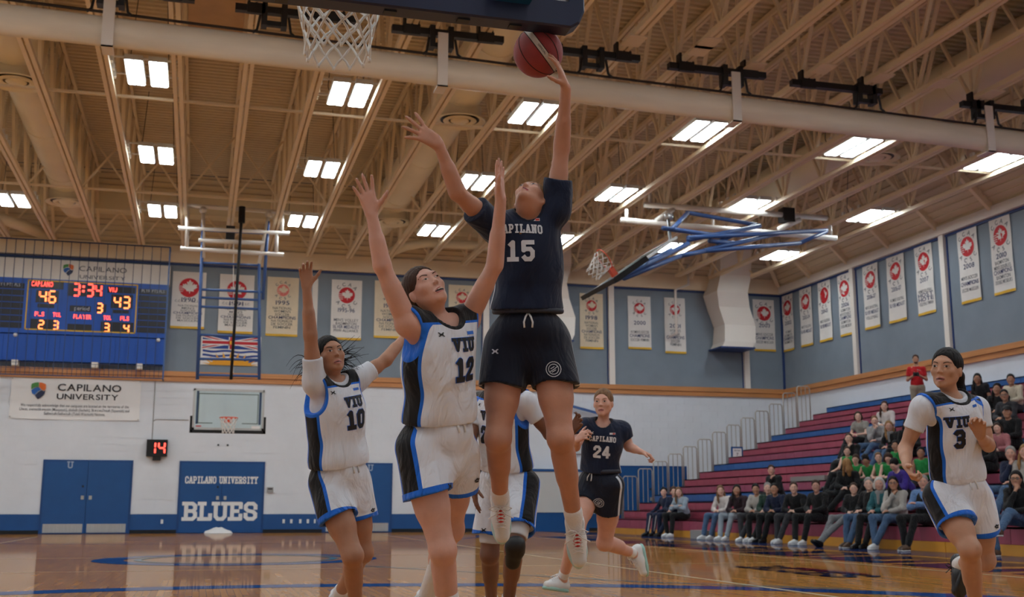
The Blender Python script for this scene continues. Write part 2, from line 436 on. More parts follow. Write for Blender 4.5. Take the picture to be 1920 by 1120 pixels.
for i, x in enumerate((13.27, 18.25, 8.9)):
    mbc = MB().box((x-0.1, YE-0.12, ZT1), (x+0.1, YE, ZB+0.1))
    o = mbc.build('trim_%d' % (13+i), M_cream); tag(o, 'cream painted column strip on the end wall', kind='structure')
    for sx in (-0.14, 0.11): MB().box((x+sx, YE-0.03, ZT1), (x+sx+0.03, YE, ZB)).build('edge_strip', M_trimblue, o)

# ---- right wall
o = MB().box((XR, YN, 0), (XR+0.3, YE+0.3, ZT0)).build('wall_right', M_white); tag(o, 'white lower side wall above the bleachers', kind='structure')
o = MB().box((XR, YN, ZT0), (XR+0.3, YE+0.3, ZDECK+0.3)).build('wall_right_upper', M_bluegrey); tag(o, 'blue-grey panelled upper side wall', kind='structure')
mbw = MB().box((XR-0.07, YN, ZT0), (XR, YE, ZT0+0.14)).box((XR-0.11, YN, ZT0+0.15), (XR, YE, ZT1))
tag(mbw.build('trim_20', M_wood), 'varnished wood ledge running along the side wall', kind='structure')
tag(MB().box((XR-0.05, YN, ZB), (XR, YE, ZB+0.07)).build('trim_21', M_trimblue), 'dark blue strip at top of side wall panels', kind='structure')
tag(MB().box((XR-0.16, YN, ZB+0.07), (XR, YE, ZBEAM)).build('trim_22', M_cream), 'cream beam band above the side wall panels', kind='structure')
for i, y in enumerate((31.24, 26.65, 22.1, 17.5, 12.9)):
    o = MB().box((XR-0.12, y-0.1, ZT1), (XR, y+0.1, ZB+0.1)).build('trim_%d' % (23+i), M_cream); tag(o, 'cream painted column strip on the side wall', kind='structure')
    for sy in (-0.15, 0.11): MB().box((XR-0.03, y+sy, ZT1), (XR, y+sy+0.04, ZB)).build('edge_strip', M_trimblue, o)
tag(MB().box((XR-0.04, YE-0.1, ZT1), (XR, YE, ZB)).build('trim_30', M_trimblue), 'blue corner strip between end and side walls', kind='structure')
# ---- unseen sides that close the hall
tag(MB().box((XL-0.3, YN, 0), (XL, YE+0.3, ZDECK+0.3)).build('wall_left', M_white), 'white wall on the far side of the court', kind='structure')
tag(MB().box((XL-0.3, YN-0.3, 0), (XR+0.3, YN, ZDECK+0.3)).build('wall_front', M_white), 'white wall behind the baseline', kind='structure')

# ---- roof deck: fluted steel, flat in the middle, sloping down to the side and end walls
def fluted(p00, p10, p01, p11, pitch, depth, name):
    """fluted sheet over a quad; flutes run along the 0->1 (first) direction"""
    p00, p10, p01, p11 = [np.array(p, float) for p in (p00, p10, p01, p11)]
    n = np.cross(p10-p00, p01-p00); n /= np.linalg.norm(n)
    if n[2] < 0: n = -n
    L = np.linalg.norm(p01-p00); N = int(L / pitch); V = []; Fc = []
    for i in range(N):
        for f, d in ((0.0, 0), (0.42, 0), (0.5, 1), (0.92, 1)):
            t = (i + f) / N
            for a, b in ((p00, p01), (p10, p11)): V.append(a + (b-a)*t + n*d*depth)
    k = len(V)//2
    for i in range(k-1): Fc.append((2*i, 2*i+1, 2*i+3, 2*i+2))
    return mesh_obj(name, V, Fc, M_deck)
XS, YS = 17.6, 34.0
d1 = fluted((XL, YN, ZDECK), (XS, YN, ZDECK), (XL, YS, ZDECK), (XS, YS, ZDECK), 0.2, 0.05, 'ceiling')
tag(d1, 'tan fluted steel roof deck over the court', kind='structure')
d2 = fluted((XR-0.05, YN, ZBEAM), (XR-0.05, YE, ZBEAM), (XS, YN, ZDECK), (XS, YS, ZDECK), 0.2, 0.05, 'ceiling_slope_side')
tag(d2, 'tan fluted roof slope down to the side wall', kind='structure')
d3 = fluted((XL, YE-0.05, ZBEAM+0.2), (XR, YE-0.05, ZBEAM+0.2), (XL, YS, ZDECK), (XS, YS, ZDECK), 0.2, 0.05, 'ceiling_slope_end')
tag(d3, 'tan fluted roof slope down to the end wall', kind='structure')
mbr = 0
for i in range(15):
    y = 1.5 + i*2.3
    if y > 34: break
    o = MB().bar((XR-0.1, y, ZBEAM-0.02), (XS, y, ZDECK-0.1), 0.12, 0.18).build('roof_rafter', M_tan)
    tag(o, 'short tan rafter sloping from side wall to roof', 'rafter', 'rafters above the side wall')
for x in (11.5, 14.0, 16.2):
    o = MB().bar((x, YE-0.1, ZBEAM+0.18), (x, YS, ZDECK-0.1), 0.12, 0.18).build('roof_rafter', M_tan)
    tag(o, 'short tan rafter sloping from end wall to roof', 'rafter', 'rafters above the end wall')
o = MB().bar((XR-0.1, YE-0.1, ZBEAM+0.05), (XS, YS, ZDECK-0.1), 0.14, 0.2).build('trim_40', M_tan)
tag(o, 'tan diagonal hip rafter in the roof corner', kind='structure')

# ---- open-web joists running down the hall
JX = [-0.72 + 1.255*n for n in range(-10, 16)]
Y0, Y1 = YN+0.1, 35.6
jmb = MB()
for sx in (-0.055, 0.055): jmb.bar((sx, Y0, ZCH), (sx, Y1, ZCH), 0.075, 0.10)
me_bot = None
jr = thing('roof_joist', 'long tan open-web steel joist under the roof deck', 'roof joist', (JX[0], 0, 0), 'open-web joists under the roof')
def loc(mbx, x): mbx.v = [(a+x, b, c) for a, b, c in mbx.v]; return mbx
loc(jmb, JX[0]).build('bottom_chord', M_tan, jr)
tm = MB()
for sx in (-0.05, 0.05): tm.bar((sx, Y0, ZDECK-0.09), (sx, YS-0.1, ZDECK-0.09), 0.07, 0.10)
loc(tm, JX[0]).build('top_chord', M_tan, jr)
wm = MB(); pl = 1.9; yy = Y0 + 0.2; k = 0
while yy + pl < YS:
    wm.bar((0, yy, ZCH), (0, yy+pl/2, ZDECK-0.1), 0.05, 0.07, (1,0,0))
    wm.bar((0, yy+pl/2, ZDECK-0.1), (0, yy+pl, ZCH), 0.05, 0.07, (1,0,0))
    wm.bar((0, yy+pl, ZCH), (0, yy+pl, ZDECK-0.1), 0.05, 0.05, (1,0,0)); yy += pl
wm.bar((0, yy, ZCH), (0, YS-0.2, ZDECK-0.1), 0.05, 0.07, (1,0,0)); wm.bar((0, YS-0.2, ZDECK-0.15), (0, Y1-0.1, ZBEAM+0.25), 0.06, 0.08, (1,0,0))
loc(wm, JX[0]).build('web', M_tan, jr)
for x in JX[1:]: copy_tree(jr, (x, 0, 0))
for yb, full in ((5.2, 0), (13.4, 0), (22.5, 0), (29.6, 1), (34.9, 2)):
    br = thing('roof_bridging', {0: 'row of thin cross bridging between joists over mid court', 1: 'row of crossed bridging bars between joists before end wall', 2: 'row of zigzag bracing between joists at the end wall'}[full], 'bridging', (0, yb, ZCH), 'bridging rows under the roof' if full == 0 else None)
    MB().bar((JX[0], yb, ZCH+0.06), (JX[-1], yb, ZCH+0.06), 0.05, 0.05).build('tie_bar', M_tan, br) if full < 2 else None
    for a, b in zip(JX[:-1], JX[1:]):
        if full == 2:
            m_ = (a+b)/2
            MB().bar((a, yb, ZCH), (m_, yb, ZBEAM+1.0), 0.05, 0.06, (0,1,0)).bar((m_, yb, ZBEAM+1.0), (b, yb, ZCH), 0.05, 0.06, (0,1,0)).build('brace', M_tan, br)
        elif full == 1:
            MB().bar((a, yb, ZCH), (b, yb, ZDECK-0.1), 0.045, 0.045, (0,1,0)).bar((a, yb+0.05, ZDECK-0.1), (b, yb+0.05, ZCH), 0.045, 0.045, (0,1,0)).build('cross_brace', M_tan, br)
# end bulkhead over the left half of the end wall
o = MB().box((XL, 34.55, ZBEAM+0.95), (10.8, 35.9, ZBEAM+1.85)).build('roof_bulkhead', M_duct)
tag(o, 'long tan boxed bulkhead duct high above scoreboard wall', 'duct')
# ---- girder-mounted plates under some chords
for n_, (px, py) in enumerate([(1270,75),(1318,96),(1193,78),(1110,62),(1438,130),(1555,131),(1668,149),(1778,158),(1880,180)]):
    p = atZ(px, py, ZCH-0.07); jx = min(JX, key=lambda q: abs(q-p[0]))
    o = MB().box((jx-0.16, p[1]-0.22, ZCH-0.075), (jx+0.16, p[1]+0.22, ZCH-0.052)).build('joist_plate', M_tan)
    tag(o, 'small flat tan plate under a joist chord', 'plate', 'plates under the joists')

# ---- round ducts with ceiling diffusers
def duct(x, z, r, y0, y1, label):
    d = thing('air_duct', label, 'duct', (x, y0, z))
    MB().lathe([(r, y) for y in np.linspace(0, y1-y0, 9)], (x, y0, z), (0,1,0), 20).build('duct_body', M_duct, d, smooth=True)
    for y in np.linspace(y0+1.2, y1-0.2, 10):
        MB().lathe([(r+0.0, -0.02), (r+0.015, -0.02), (r+0.015, 0.02), (r, 0.02)], (x, y, z), (0,1,0), 20).build('seam', M_duct, d, smooth=True)
    return d
def diffuser(x, y, z, parent):
    d = MB().lathe([(0.46,0.30),(0.46,0.04),(0.56,0.0),(0.52,-0.02),(0.42,0.03)], (x,y,z), n=28).build('diffuser', M_duct, parent, smooth=True)
    d['label'] = 'round cream ceiling diffuser'
    MB().lathe([(0.42,0.035),(0.30,0.05)], (x,y,z), n=28).build('dark_gap', M_black, d)
    MB().lathe([(0.36,0.01),(0.30,-0.03),(0.24,0.02)], (x,y,z), n=28).build('ring', M_duct, d, smooth=True)
    MB().lathe([(0.20,0.01),(0.14,-0.03),(0.0,-0.03)], (x,y,z), n=28).build('cone', M_duct, d, smooth=True)
pL, pM, pR = atZ(30,155,8.85), atZ(862,228,8.85), atZ(1642,298,8.85)
duL = duct(pL[0], 9.5, 0.48, 0.0, 34.4, 'large round cream duct with diffusers on the scoreboard side of roof')
duM = duct(pM[0], 9.5, 0.48, 0.0, 34.4, 'large round cream duct with diffusers over mid court')
duR = duct(pR[0], 9.55, 0.55, 0.0, 34.2, 'large round cream duct with diffuser on the bleachers side of roof')
for px_, py_, du in ((30,155,duL), (120,380,duL), (862,228,duM), (740,418,duM), (1642,298,duR)):
    p = atZ(px_, py_, 8.85); diffuser(ORG[du][0], p[1], 8.85, du)
# S-shaped ducts dropping down the end wall
def s_duct(xa, xb, label):
    prof = [(34.2, 9.95), (34.55, 9.6), (34.95, 8.6), (34.85, 8.0), (35.05, 7.5), (35.1, 6.9), (35.0, 6.3), (35.0, 6.12)]
    d = thing('wall_duct', label, 'duct', (xa, 35.9, 6.1))
    V = []; Fc = []
    for y, z in prof:
        for x, yy in ((xa, y), (xb, y), (xb, 35.97), (xa, 35.97)): V.append((x, yy, z))
    # offsets in x give the bowed outline
    off = [-0.35, -0.2, -0.05, -0.25, -0.1, 0.12, 0.05, -0.05]
    for i, ox in enumerate(off):
        for k in range(4): V[i*4+k] = (V[i*4+k][0]+ox, V[i*4+k][1], V[i*4+k][2])
    for i in range(len(prof)-1):
        for k in range(4):
            k2 = (k+1) % 4; Fc.append((i*4+k, i*4+k2, (i+1)*4+k2, (i+1)*4+k))
    Fc.append((0,1,2,3)); n = (len(prof)-1)*4; Fc.append((n+3,n+2,n+1,n))
    mesh_obj('duct_body', V, Fc, M_cream, d)
    MB().box((xa-0.1, 34.98, 6.08), (xb+0.02, 35.98, 6.13)).build('end_frame', M_trimblue, d)
s_duct(16.95, 18.1, 'bowed cream air duct dropping down the blue-grey end wall near corner')
s_duct(10.55, 11.6, 'bowed cream air duct dropping down end wall beside the column')
mb = MB().tube([(15.95,35.5,9.0),(15.95,35.5,8.3),(15.5,35.6,8.1),(15.5,35.6,6.6),(15.3,35.75,6.5)], 0.05, 8)
o = mb.build('drain_pipe', M_cream, None, smooth=True); tag(o, 'cream drain pipe dropping beside the wall duct', 'pipe')
# long bent pipes near the end wall
mb = MB().tube([(XL+2, 33.8, 8.9), (-6.2, 33.8, 8.9), (-5.6, 34.2, 8.8), (-4.6, 35.8, 8.75)], 0.16, 10)
o = mb.build('roof_pipe', M_duct, None, smooth=True); tag(o, 'thick tan pipe bending into wall above the scoreboard', 'pipe')
mb = MB().tube([(5.3,35.9,8.75),(6.0,34.6,8.85),(6.6,34.2,8.9),(11.0,34.2,8.9)], 0.14, 10)
o = mb.build('roof_pipe', M_duct, None, smooth=True); tag(o, 'thick tan pipe bending out of wall above the faded banners', 'pipe')

# ---- light fixtures
M_lamp = mat('lit_tube', (1,1,1), 0.5, emit=(0.85,0.945,1.0), estr=LAMP_STRENGTH)
M_housing = mat('lamp_housing', rgb(206,206,204), 0.4)
lt = thing('ceiling_light', 'twin-panel fluorescent ceiling light glowing between the joists', 'ceiling light', (0,0,8.66), 'fluorescent lights under the roof')
ORG[lt] = np.array([0,0,8.66])
for s in (-1, 1):
    cx = s*0.21
    MB().box((cx-0.165,-0.64,8.66),(cx+0.165,0.64,8.76)).build('housing', M_housing, lt)
    for q in (-0.078, 0.078):
        MB().box((cx+q-0.064,-0.61,8.645),(cx+q+0.064,0.61,8.662)).build('tube_panel', M_lamp, lt)
for y in (-0.42, 0.42):
    MB().bar((-0.6,y,8.78),(0.6,y,8.78),0.03,0.03).build('hanger_bar', M_whitepipe, lt)
hm = MB()
for sx in (-0.6, 0.6):
    for y in (-0.5, -0.1, 0.3): hm.box((sx-0.03,y,8.66),(sx+0.03,y+0.12,8.82))
hm.build('hanger_clips', M_whitepipe, lt)['kind'] = 'stuff'
for s in (-0.3, 0.3): MB().tube([(s,0.5,8.76),(s*1.2,0.55,9.0),(s*0.9,0.5,ZDECK-0.1)],0.008,5).build('hanger_wire', M_black, lt)
LX = [-1.27 + 3.765*k for k in range(-3, 6)]
first = True
for ly in (1.2, 6.6, 12.4, 21.15, 26.3, 31.45):
    for lx in LX:
        ly2 = ly + 0.03*(lx+1.3) if ly > 13 else ly
        if first: lt.location = (lx, ly2, 8.66); first = False; continue
        copy_tree(lt, (lx, ly2, 8.66))

# ---- rolled divider curtain with straps and black hoist bars
YC0 = 17.25
def ycur(x): return YC0 + 0.055*(x+1.6)
YC = YC0
M_curtain = mat('translucent_curtain_roll', rgb(228,216,196), 0.42, var=0.08, vscale=1.4, stretch=(0.5,3,3), bump=0.2, bscale=2)
cr = thing('divider_curtain', 'long rolled-up pale divider curtain hanging across mid court', 'curtain', (0, YC, 7.6))
V = []; Fc = []; NX = 60; NA = 16
for i in range(NX+1):
    x = XL + 0.8 + (XR - 1.6 - XL - 0.6) * i / NX
    for k in range(NA):
        t = 2*math.pi*k/NA
        rr = 0.255 * (1 + 0.04*math.sin(3*t + 0.3*i)) * (1 - 0.02*math.sin(i*0.9))
        V.append((x, ycur(x) + rr*0.62*math.cos(t), 7.78 + rr*math.sin(t) + (0.03 if math.sin(t) < 0 else 0)))
for i in range(NX):
    for k in range(NA): Fc.append((i*NA+k, i*NA+(k+1) % NA, (i+1)*NA+(k+1) % NA, (i+1)*NA+k))
mesh_obj('curtain_roll', V, Fc, M_curtain, cr, smooth=True)
M_cable = mat('dark_cable', rgb(40,30,26), 0.6)
MB().tube([(XL+0.8, ycur(XL)-0.1, 8.06), (XR-1.2, ycur(XR)-0.1, 8.06)], 0.022, 6).build('top_cable', M_cable, cr)
STR = [-1.62, 0.82, 3.55, 6.25, 8.97, 11.8, 14.5, -4.3, -7.0]
for x in STR[::2]:
    YC = ycur(x)
    MB().box((x-0.085, YC-0.19, 7.49), (x+0.085, YC-0.165, 8.42)).box((x-0.085, YC-0.19, 7.49), (x+0.085, YC+0.17, 7.51)).build('strap', M_cream, cr)
for i, x in enumerate(STR):
    YC = ycur(x)
    hb = thing('hoist_bar', 'black steel curtain hoist bar clamped under the joists', 'hoist bar', (x, YC, 8.5), 'black hoist bars above the rolled curtain')
    near = sorted(JX, key=lambda q: abs(q-x))[:2]; lo, hi = min(near), max(near)
    x0, x1 = lo-0.32, hi+0.32
    MB().box((x0, YC-0.06, 8.42), (x1, YC+0.06, 8.53)).build('square_tube', M_black, hb)
    for jx in near:
        MB().box((jx-0.13, YC-0.08, 8.53), (jx-0.09, YC+0.08, 8.72)).box((jx+0.09, YC-0.08, 8.53), (jx+0.13, YC+0.08, 8.72)).box((jx-0.14,YC-0.1,8.38),(jx+0.14,YC-0.02,8.56)).build('chord_clamp', M_black, hb)
    MB().box((x-0.2, YC-0.1, 8.2), (x-0.11, YC+0.1, 8.58)).box((x+0.11, YC-0.1, 8.2), (x+0.2, YC+0.1, 8.58)).box((x-0.2,YC-0.04,8.22),(x+0.2,YC+0.04,8.30)).build('winch_bracket', M_black, hb)
    MB().tube([(x-0.22,YC-0.1,8.35),(x-0.26,YC-0.1,8.1),(x-0.32,YC-0.12,8.04)],0.022,6).build('hook', M_black, hb)
    MB().tube([(x+0.22,YC-0.1,8.35),(x+0.26,YC-0.1,8.1),(x+0.32,YC-0.12,8.04)],0.022,6).build('hook', M_black, hb)
o = MB().tube([(0.55,15.9,8.55),(1.0,15.9,8.25),(1.55,15.9,8.32),(1.85,15.9,8.55)],0.015,6).build('roof_cable', M_black); tag(o, 'black cable sagging between two roof joists', 'cable')
o = MB().box((-0.62, 21.0, ZDECK-0.22), (0.45, 23.3, ZDECK-0.1)).build('roof_hatch', mat('hatch_panel', rgb(196,160,118), 0.6, var=0.1, vscale=2))
tag(o, 'flat tan hatch panel in the roof between joists', 'roof hatch')
# ================================================================== doors of the end wall
EX, EZ = np.array([1.0,0,0]), np.array([0,0,1.0])          # in-plane axes of the end wall (normal = -Y)
def on_end(mb, V2, Fc, x, z, off, mi=0, Y=YE, s=1.0):
    mb.add([(x + p[0]*s, Y - off - (p[2] if len(p) > 2 else 0), z + p[1]*s) for p in V2], Fc, mi); return mb
M_doorframe = mat('door_frame_blue', rgb(8,66,124), 0.45)
def double_door(n, a, b, label, plates=True):
    d = MB().box((a, YE-0.035, 0.0), (b, YE+0.05, 2.13)).build('door_%d' % n, M_doorframe); tag(d, label, kind='structure')
    mid = (a+b)/2
    for x0, x1 in ((a+0.06, mid-0.008), (mid+0.008, b-0.06)):
        lf = MB().box((x0, YE-0.06, 0.012), (x1, YE-0.02, 2.07)).build('door_leaf', M_blue, d)
        if plates: MB().box((x0+0.05, YE-0.064, 0.03), (x1-0.05, YE-0.058, 0.28)).build('kick_plate', M_steel, lf)
    for s in (-1, 1):
        MB().box((mid+s*0.11-0.04, YE-0.085, 0.98), (mid+s*0.11+0.04, YE-0.058, 1.09)).build('handle_plate', M_steel, d)
    MB().box((mid-0.14, YE-0.075, 1.33), (mid-0.09, YE-0.058, 1.39)).build('latch', M_black, d)
    return d
d1_ = double_door(1, *DOORS[0], 'blue double door with steel kick plates under the vinyl banner')
V2, F2 = block2d('U', 0.2); mb = MB(); on_end(mb, V2, F2, -3.62, 1.88, 0.063); mb.build('door_mark', mat('pale_mark', rgb(160,176,200), 0.5), d1_)
d2_ = double_door(2, *DOORS[1], 'blue double door carrying white university lettering', plates=False)
mb = MB(); V2, F2 = block2d('CAPILANO UNIVERSITY', 0.215, thick=1.25, wide=0.72); V2[:,0] *= 2.14/(V2[:,0].max()-V2[:,0].min()); on_end(mb, V2, F2, 0.70, 1.46, 0.066); mb.build('lettering', M_vinyl, d2_)
mb = MB(); V2, F2 = block2d('BLUES', 0.56, thick=1.45, wide=0.95); V2[:,0] *= 2.2/(V2[:,0].max()-V2[:,0].min()); on_end(mb, V2, F2, 0.70, 0.36, 0.066); mb.build('large_lettering', M_vinyl, d2_)
d3_ = double_door(3, *DOORS[2], 'blue double door behind the players')
V2, F2 = block2d('U', 0.2); mb = MB(); on_end(mb, V2, F2, 5.2, 1.88, 0.063); mb.build('door_mark', MATS['pale_mark'], d3_)
double_door(4, *DOORS[3], 'blue double door behind the bleacher end railings', plates=False)
# dark storage opening and folded stand behind the players
o = MB().box((8.6, YE-0.06, 0.02), (9.7, YE-0.0, 2.1)).build('door_5', mat('dark_opening', rgb(22,30,48), 0.5)); tag(o, 'dark blue doorway behind the jumping player', kind='structure')
MB().box((8.7, YE-0.075, 0.05), (9.6, YE-0.06, 0.25)).build('kick_plate', M_steel, o)
st = thing('wall_cabinet', 'pale grey wall cabinet with blue edge beside dark doorway', 'cabinet', (11.0, YE-0.3, 0))
MB().box((9.95, YE-0.35, 0.6), (12.3, YE-0.02, 1.9)).build('body', mat('pale_grey_laminate', rgb(196,196,194), 0.5), st)
MB().box((9.9, YE-0.37, 1.9), (12.35, YE-0.02, 1.98)).build('top_edge', M_blue, st)
MB().box((9.95, YE-0.33, 0.0), (12.3, YE-0.04, 0.6)).build('base', M_blue, st)
wf = thing('folded_wall_frame', 'folded blue and grey wall-mounted frame behind running player', 'frame', (12.2, YE-0.2, 2.6))
MB().bar((11.6, YE-0.15, 4.1), (13.1, YE-0.15, 3.75), 0.05, 0.08).bar((11.6, YE-0.15, 3.25), (13.2, YE-0.15, 3.25), 0.05, 0.07).bar((11.6, YE-0.15, 4.1), (11.6, YE-0.15, 2.6), 0.05, 0.05).build('rails', M_bluepipe, wf)
MB().box((11.7, YE-0.08, 2.5), (13.15, YE-0.02, 3.2)).build('panel', mat('pale_panel', rgb(200,208,210), 0.4), wf)
# outlets
for x, w in ((-1.0,0.07),(2.55,0.07),(2.78,0.07),(3.05,0.07),(3.28,0.07),(3.5,0.05)):
    o = MB().box((x, YE-0.03, 0.28), (x+w, YE-0.012, 0.40)).box((x+0.015, YE-0.036, 0.32), (x+w-0.015, YE-0.03, 0.36)).build('wall_outlet', M_vinyl)
    tag(o, 'small white outlet plate on the blue wall band', 'outlet', 'outlets on the blue band')
o = thing('thermostat', 'small grey thermostat box right of the lettered door', 'thermostat', (2.12, YE-0.01, 1.25))
MB().box((2.05, YE-0.05, 1.2), (2.24, YE-0.008, 1.36)).build('case', mat('grey_plastic', rgb(150,150,150), 0.5), o)
MB().box((2.08, YE-0.055, 1.29), (2.21, YE-0.05, 1.33)).build('display', M_ink, o)
for x in (0.55, 0.83):
    o = MB().lathe([(0.0,0.03),(0.03,0.03),(0.03,0.0)], (x, YE-0.01, 2.62), (0,-1,0), 12).build('wall_anchor', M_ink); tag(o, 'small dark anchor bolt in the white wall', 'bolt', 'anchor bolts under the backboard')
# towel on the floor
tw = [(0.32,35.35),(0.5,35.2),(0.78,35.18),(0.95,35.3),(0.92,35.5),(0.7,35.6),(0.42,35.55)]
V = [(0.64, 35.38, 0.17)]; Fc = []
ring = [(np.array(p) - (0.63,35.38)) for p in tw]
for lv, (sc, z) in enumerate(((1.25,0.004),(1.05,0.05),(0.7,0.12),(0.4,0.165))):
    for i, p in enumerate(ring):
        w = 1 + 0.13*math.sin(i*2.3+lv); V.append((0.64+p[0]*sc*w, 35.38+p[1]*sc*w, z + 0.02*math.sin(i*1.9+lv*2) * (lv > 0)))
n = len(ring)
for lv in range(3):
    for i in range(n): a = 1+lv*n+i; b = 1+lv*n+(i+1) % n; Fc.append((a, b, b+n, a+n))
for i in range(n): Fc.append((1+3*n+i, 1+3*n+(i+1) % n, 0))
o = mesh_obj('towel', V, Fc, mat('white_towel', rgb(230,228,226), 0.9, bump=0.3, bscale=18), None, (0.64,35.38,0), smooth=True)
tag(o, 'crumpled white towel lying on floor before lettered door', 'towel')

# ================================================================== scoreboard and its cage
SBY = 35.62
def SP(x, y): p = atY(x, y, SBY); return p[0], p[2]
sb = thing('scoreboard', 'blue electronic scoreboard with red digits behind wire cage', 'scoreboard', (-4.0, SBY, 4.95))
M_sbblue = mat('scoreboard_blue', rgb(4,78,176), 0.4)
M_sbblack = mat('scoreboard_black', rgb(22,20,30), 0.35)
x1, zt = SP(316, 537); _, zb = SP(312, 690); _, zm = SP(316, 642); x1 = -1.14
zt, zm, zb = 7.42, 5.78, 4.98
MB().box((-8.6, SBY, zm), (x1, YE-0.02, zt)).build('cabinet', M_sbblue, sb)
mb = MB().box((-8.6, SBY+0.05, zb), (x1-0.02, YE-0.02, zm-0.02))
skirt = mb.build('skirt', M_sbblue, sb)
for k in range(24): MB().box((-8.5+k*0.31, SBY+0.03, zb), (-8.46+k*0.31, SBY+0.05, zm-0.05)).build('rib', M_sbblue, skirt)
MB().box((-8.6, SBY+0.02, zt), (x1+0.03, YE-0.02, zt+0.6)).build('sponsor_panel', M_cloth, sb)
mb = MB()
def on_sb(mbx, V2, Fc, x, z, off=0.006, mi=0): mbx.add([(x+p[0], SBY-off, z+p[1]) for p in V2], Fc, mi)
fr = MB()
fx0, fx1, fz0, fz1 = -5.12, -2.02, 5.88, 7.38; t = 0.035
for lo, hi in (((fx0,fz0),(fx1,fz0+t)),((fx0,fz1-t),(fx1,fz1)),((fx0,fz0),(fx0+t,fz1)),((fx1-t,fz0),(fx1,fz1))):
    fr.box((lo[0], SBY-0.012, lo[1]), (hi[0], SBY, hi[1]))
fr.build('yellow_border', mat('yellow_border', rgb(226,180,40), 0.5), sb)
fw_, fh_ = fx1-fx0, fz1-fz0
def fxz(u, v): return fx0 + fw_*u, fz1 - fh_*v             # u right, v down, over the framed display
for (u0,v0,u1,v1) in ((0.02,0.02,0.32,0.17),(0.08,0.2,0.28,0.45),(0.36,0.04,0.68,0.29),(0.39,0.48,0.58,0.6),(0.72,0.06,0.98,0.19),(0.76,0.22,0.96,0.5),(0.05,0.78,0.27,0.99),(0.38,0.85,0.6,0.99),(0.68,0.78,0.98,0.99),(0.63,0.43,0.72,0.6),(0.1,0.47,0.25,0.55),(0.78,0.53,0.93,0.6)):
    a, b = fxz(u0, v0), fxz(u1, v1); MB().box((a[0], SBY-0.004, b[1]+0.0), (b[0], SBY, a[1])).build('black_window', M_sbblack, sb)
SEG = {'a':((0.08,1),(0.92,1)),'b':((1,0.94),(1,0.56)),'c':((1,0.44),(1,0.06)),'d':((0.08,0),(0.92,0)),'e':((0,0.44),(0,0.06)),'f':((0,0.94),(0,0.56)),'g':((0.08,0.5),(0.92,0.5))}
DIG = {'0':'abcdef','1':'bc','2':'abged','3':'abgcd','4':'fgbc','5':'afgcd','6':'afgedc','7':'abc','8':'abcdefg','9':'abcdfg'}
def seg2d(s, h, w, t, gap):
    V = []; Fc = []; x = 0.0
    for ch in s:
        if ch == ':':
            for zy in (0.3, 0.68): n = len(V); V += [(x, h*zy), (x+t*1.3, h*zy), (x+t*1.3, h*zy+t*1.3), (x, h*zy+t*1.3)]; Fc.append((n,n+1,n+2,n+3))
            x += t*1.3 + gap; continue
        for sg in DIG[ch]:
            (ax, ay), (bx, by) = SEG[sg]; a = np.array([x+ax*w, ay*h]); b = np.array([x+bx*w, by*h]); d = b-a; d /= np.linalg.norm(d); p = np.array([-d[1], d[0]])*t/2
            n = len(V); V += [a-p, b-p, b+p, a+p]; Fc.append((n,n+1,n+2,n+3))
        x += w + gap
    V = np.array(V, float); V[:,0] -= (x-gap)/2; return V, Fc
for txt, hh_, ww_, tt_, gg_, u, v, mm in (('46',0.34,0.17,0.05,0.09,0.185,0.44,M_ledy), ('43',0.34,0.17,0.05,0.09,0.86,0.49,M_ledy), ('3:34',0.36,0.16,0.055,0.075,0.54,0.28,M_led), ('3',0.27,0.14,0.05,0,0.66,0.60,M_ledy),
        ('2',0.24,0.13,0.045,0,0.145,0.97,M_ledy), ('3',0.24,0.13,0.045,0,0.275,0.97,M_ledy), ('3',0.24,0.13,0.045,0,0.735,0.98,M_ledy), ('4',0.24,0.13,0.045,0,0.915,0.98,M_ledy)):
    tot = sum((tt_*1.3 if c == ':' else ww_) + gg_ for c in txt) - gg_; xo = -tot/2; x, z = fxz(u, v)
    for c in txt:
        cw = tt_*1.3 if c == ':' else ww_; V2, F2 = seg2d(c, hh_, ww_, tt_, 0); V2[:,0] += xo + cw/2; xo += cw + gg_
        mb = MB(); on_sb(mb, V2, F2, x, z, 0.008); mb.build('digit', mm, sb)['kind'] = 'stuff'
for s, u, v, h, w in (('CAP:LANO',0.13,0.125,0.15,0.60),('VIU',0.77,0.17,0.14,0.24),('FLS',0.125,0.72,0.13,0.26),('TOL',0.28,0.72,0.13,0.22),('PLAYER',0.51,0.74,0.13,0.5),('TOL',0.735,0.74,0.13,0.22),('FLS',0.895,0.74,0.13,0.25)):
    V2, F2 = text2d(s, h*1.35, 0.03, width=w); x, z = fxz(u, v); mb = MB(); on_sb(mb, V2, F2, x, z, 0.008); mb.build('lit_caption', M_led, sb)
V2, F2 = text2d('period', 0.17, 0.01, width=0.42); x, z = fxz(0.5, 0.57); mb = MB(); on_sb(mb, V2, F2, x, z, 0.008); mb.build('caption', mat('pale_caption', rgb(190,190,200), 0.5), sb)
for a, b in ((-1.98, -1.17), (-6.1, -5.2)):
    for r in range(7):
        z0 = 5.92 + r*0.195
        MB().box((a, SBY-0.004, z0), (b, SBY, z0+0.17)).build('player_row', M_sbblack, sb)
    V2, F2 = text2d('PLYR PTS FLS', 0.13, 0.005, width=0.66); mb = MB(); on_sb(mb, V2, F2, (a+b)/2, 7.16, 0.008); mb.build('caption', MATS['pale_caption'], sb)
SH = {0: rgb(74,140,66), 1: rgb(226,112,46), 2: rgb(28,92,170), 3: rgb(24,36,72)}
M_sh = [mat('shield_%s' % n, c, 0.5) for n, c in (('green',SH[0]),('orange',SH[1]),('blue',SH[2]),('navy',SH[3]))]
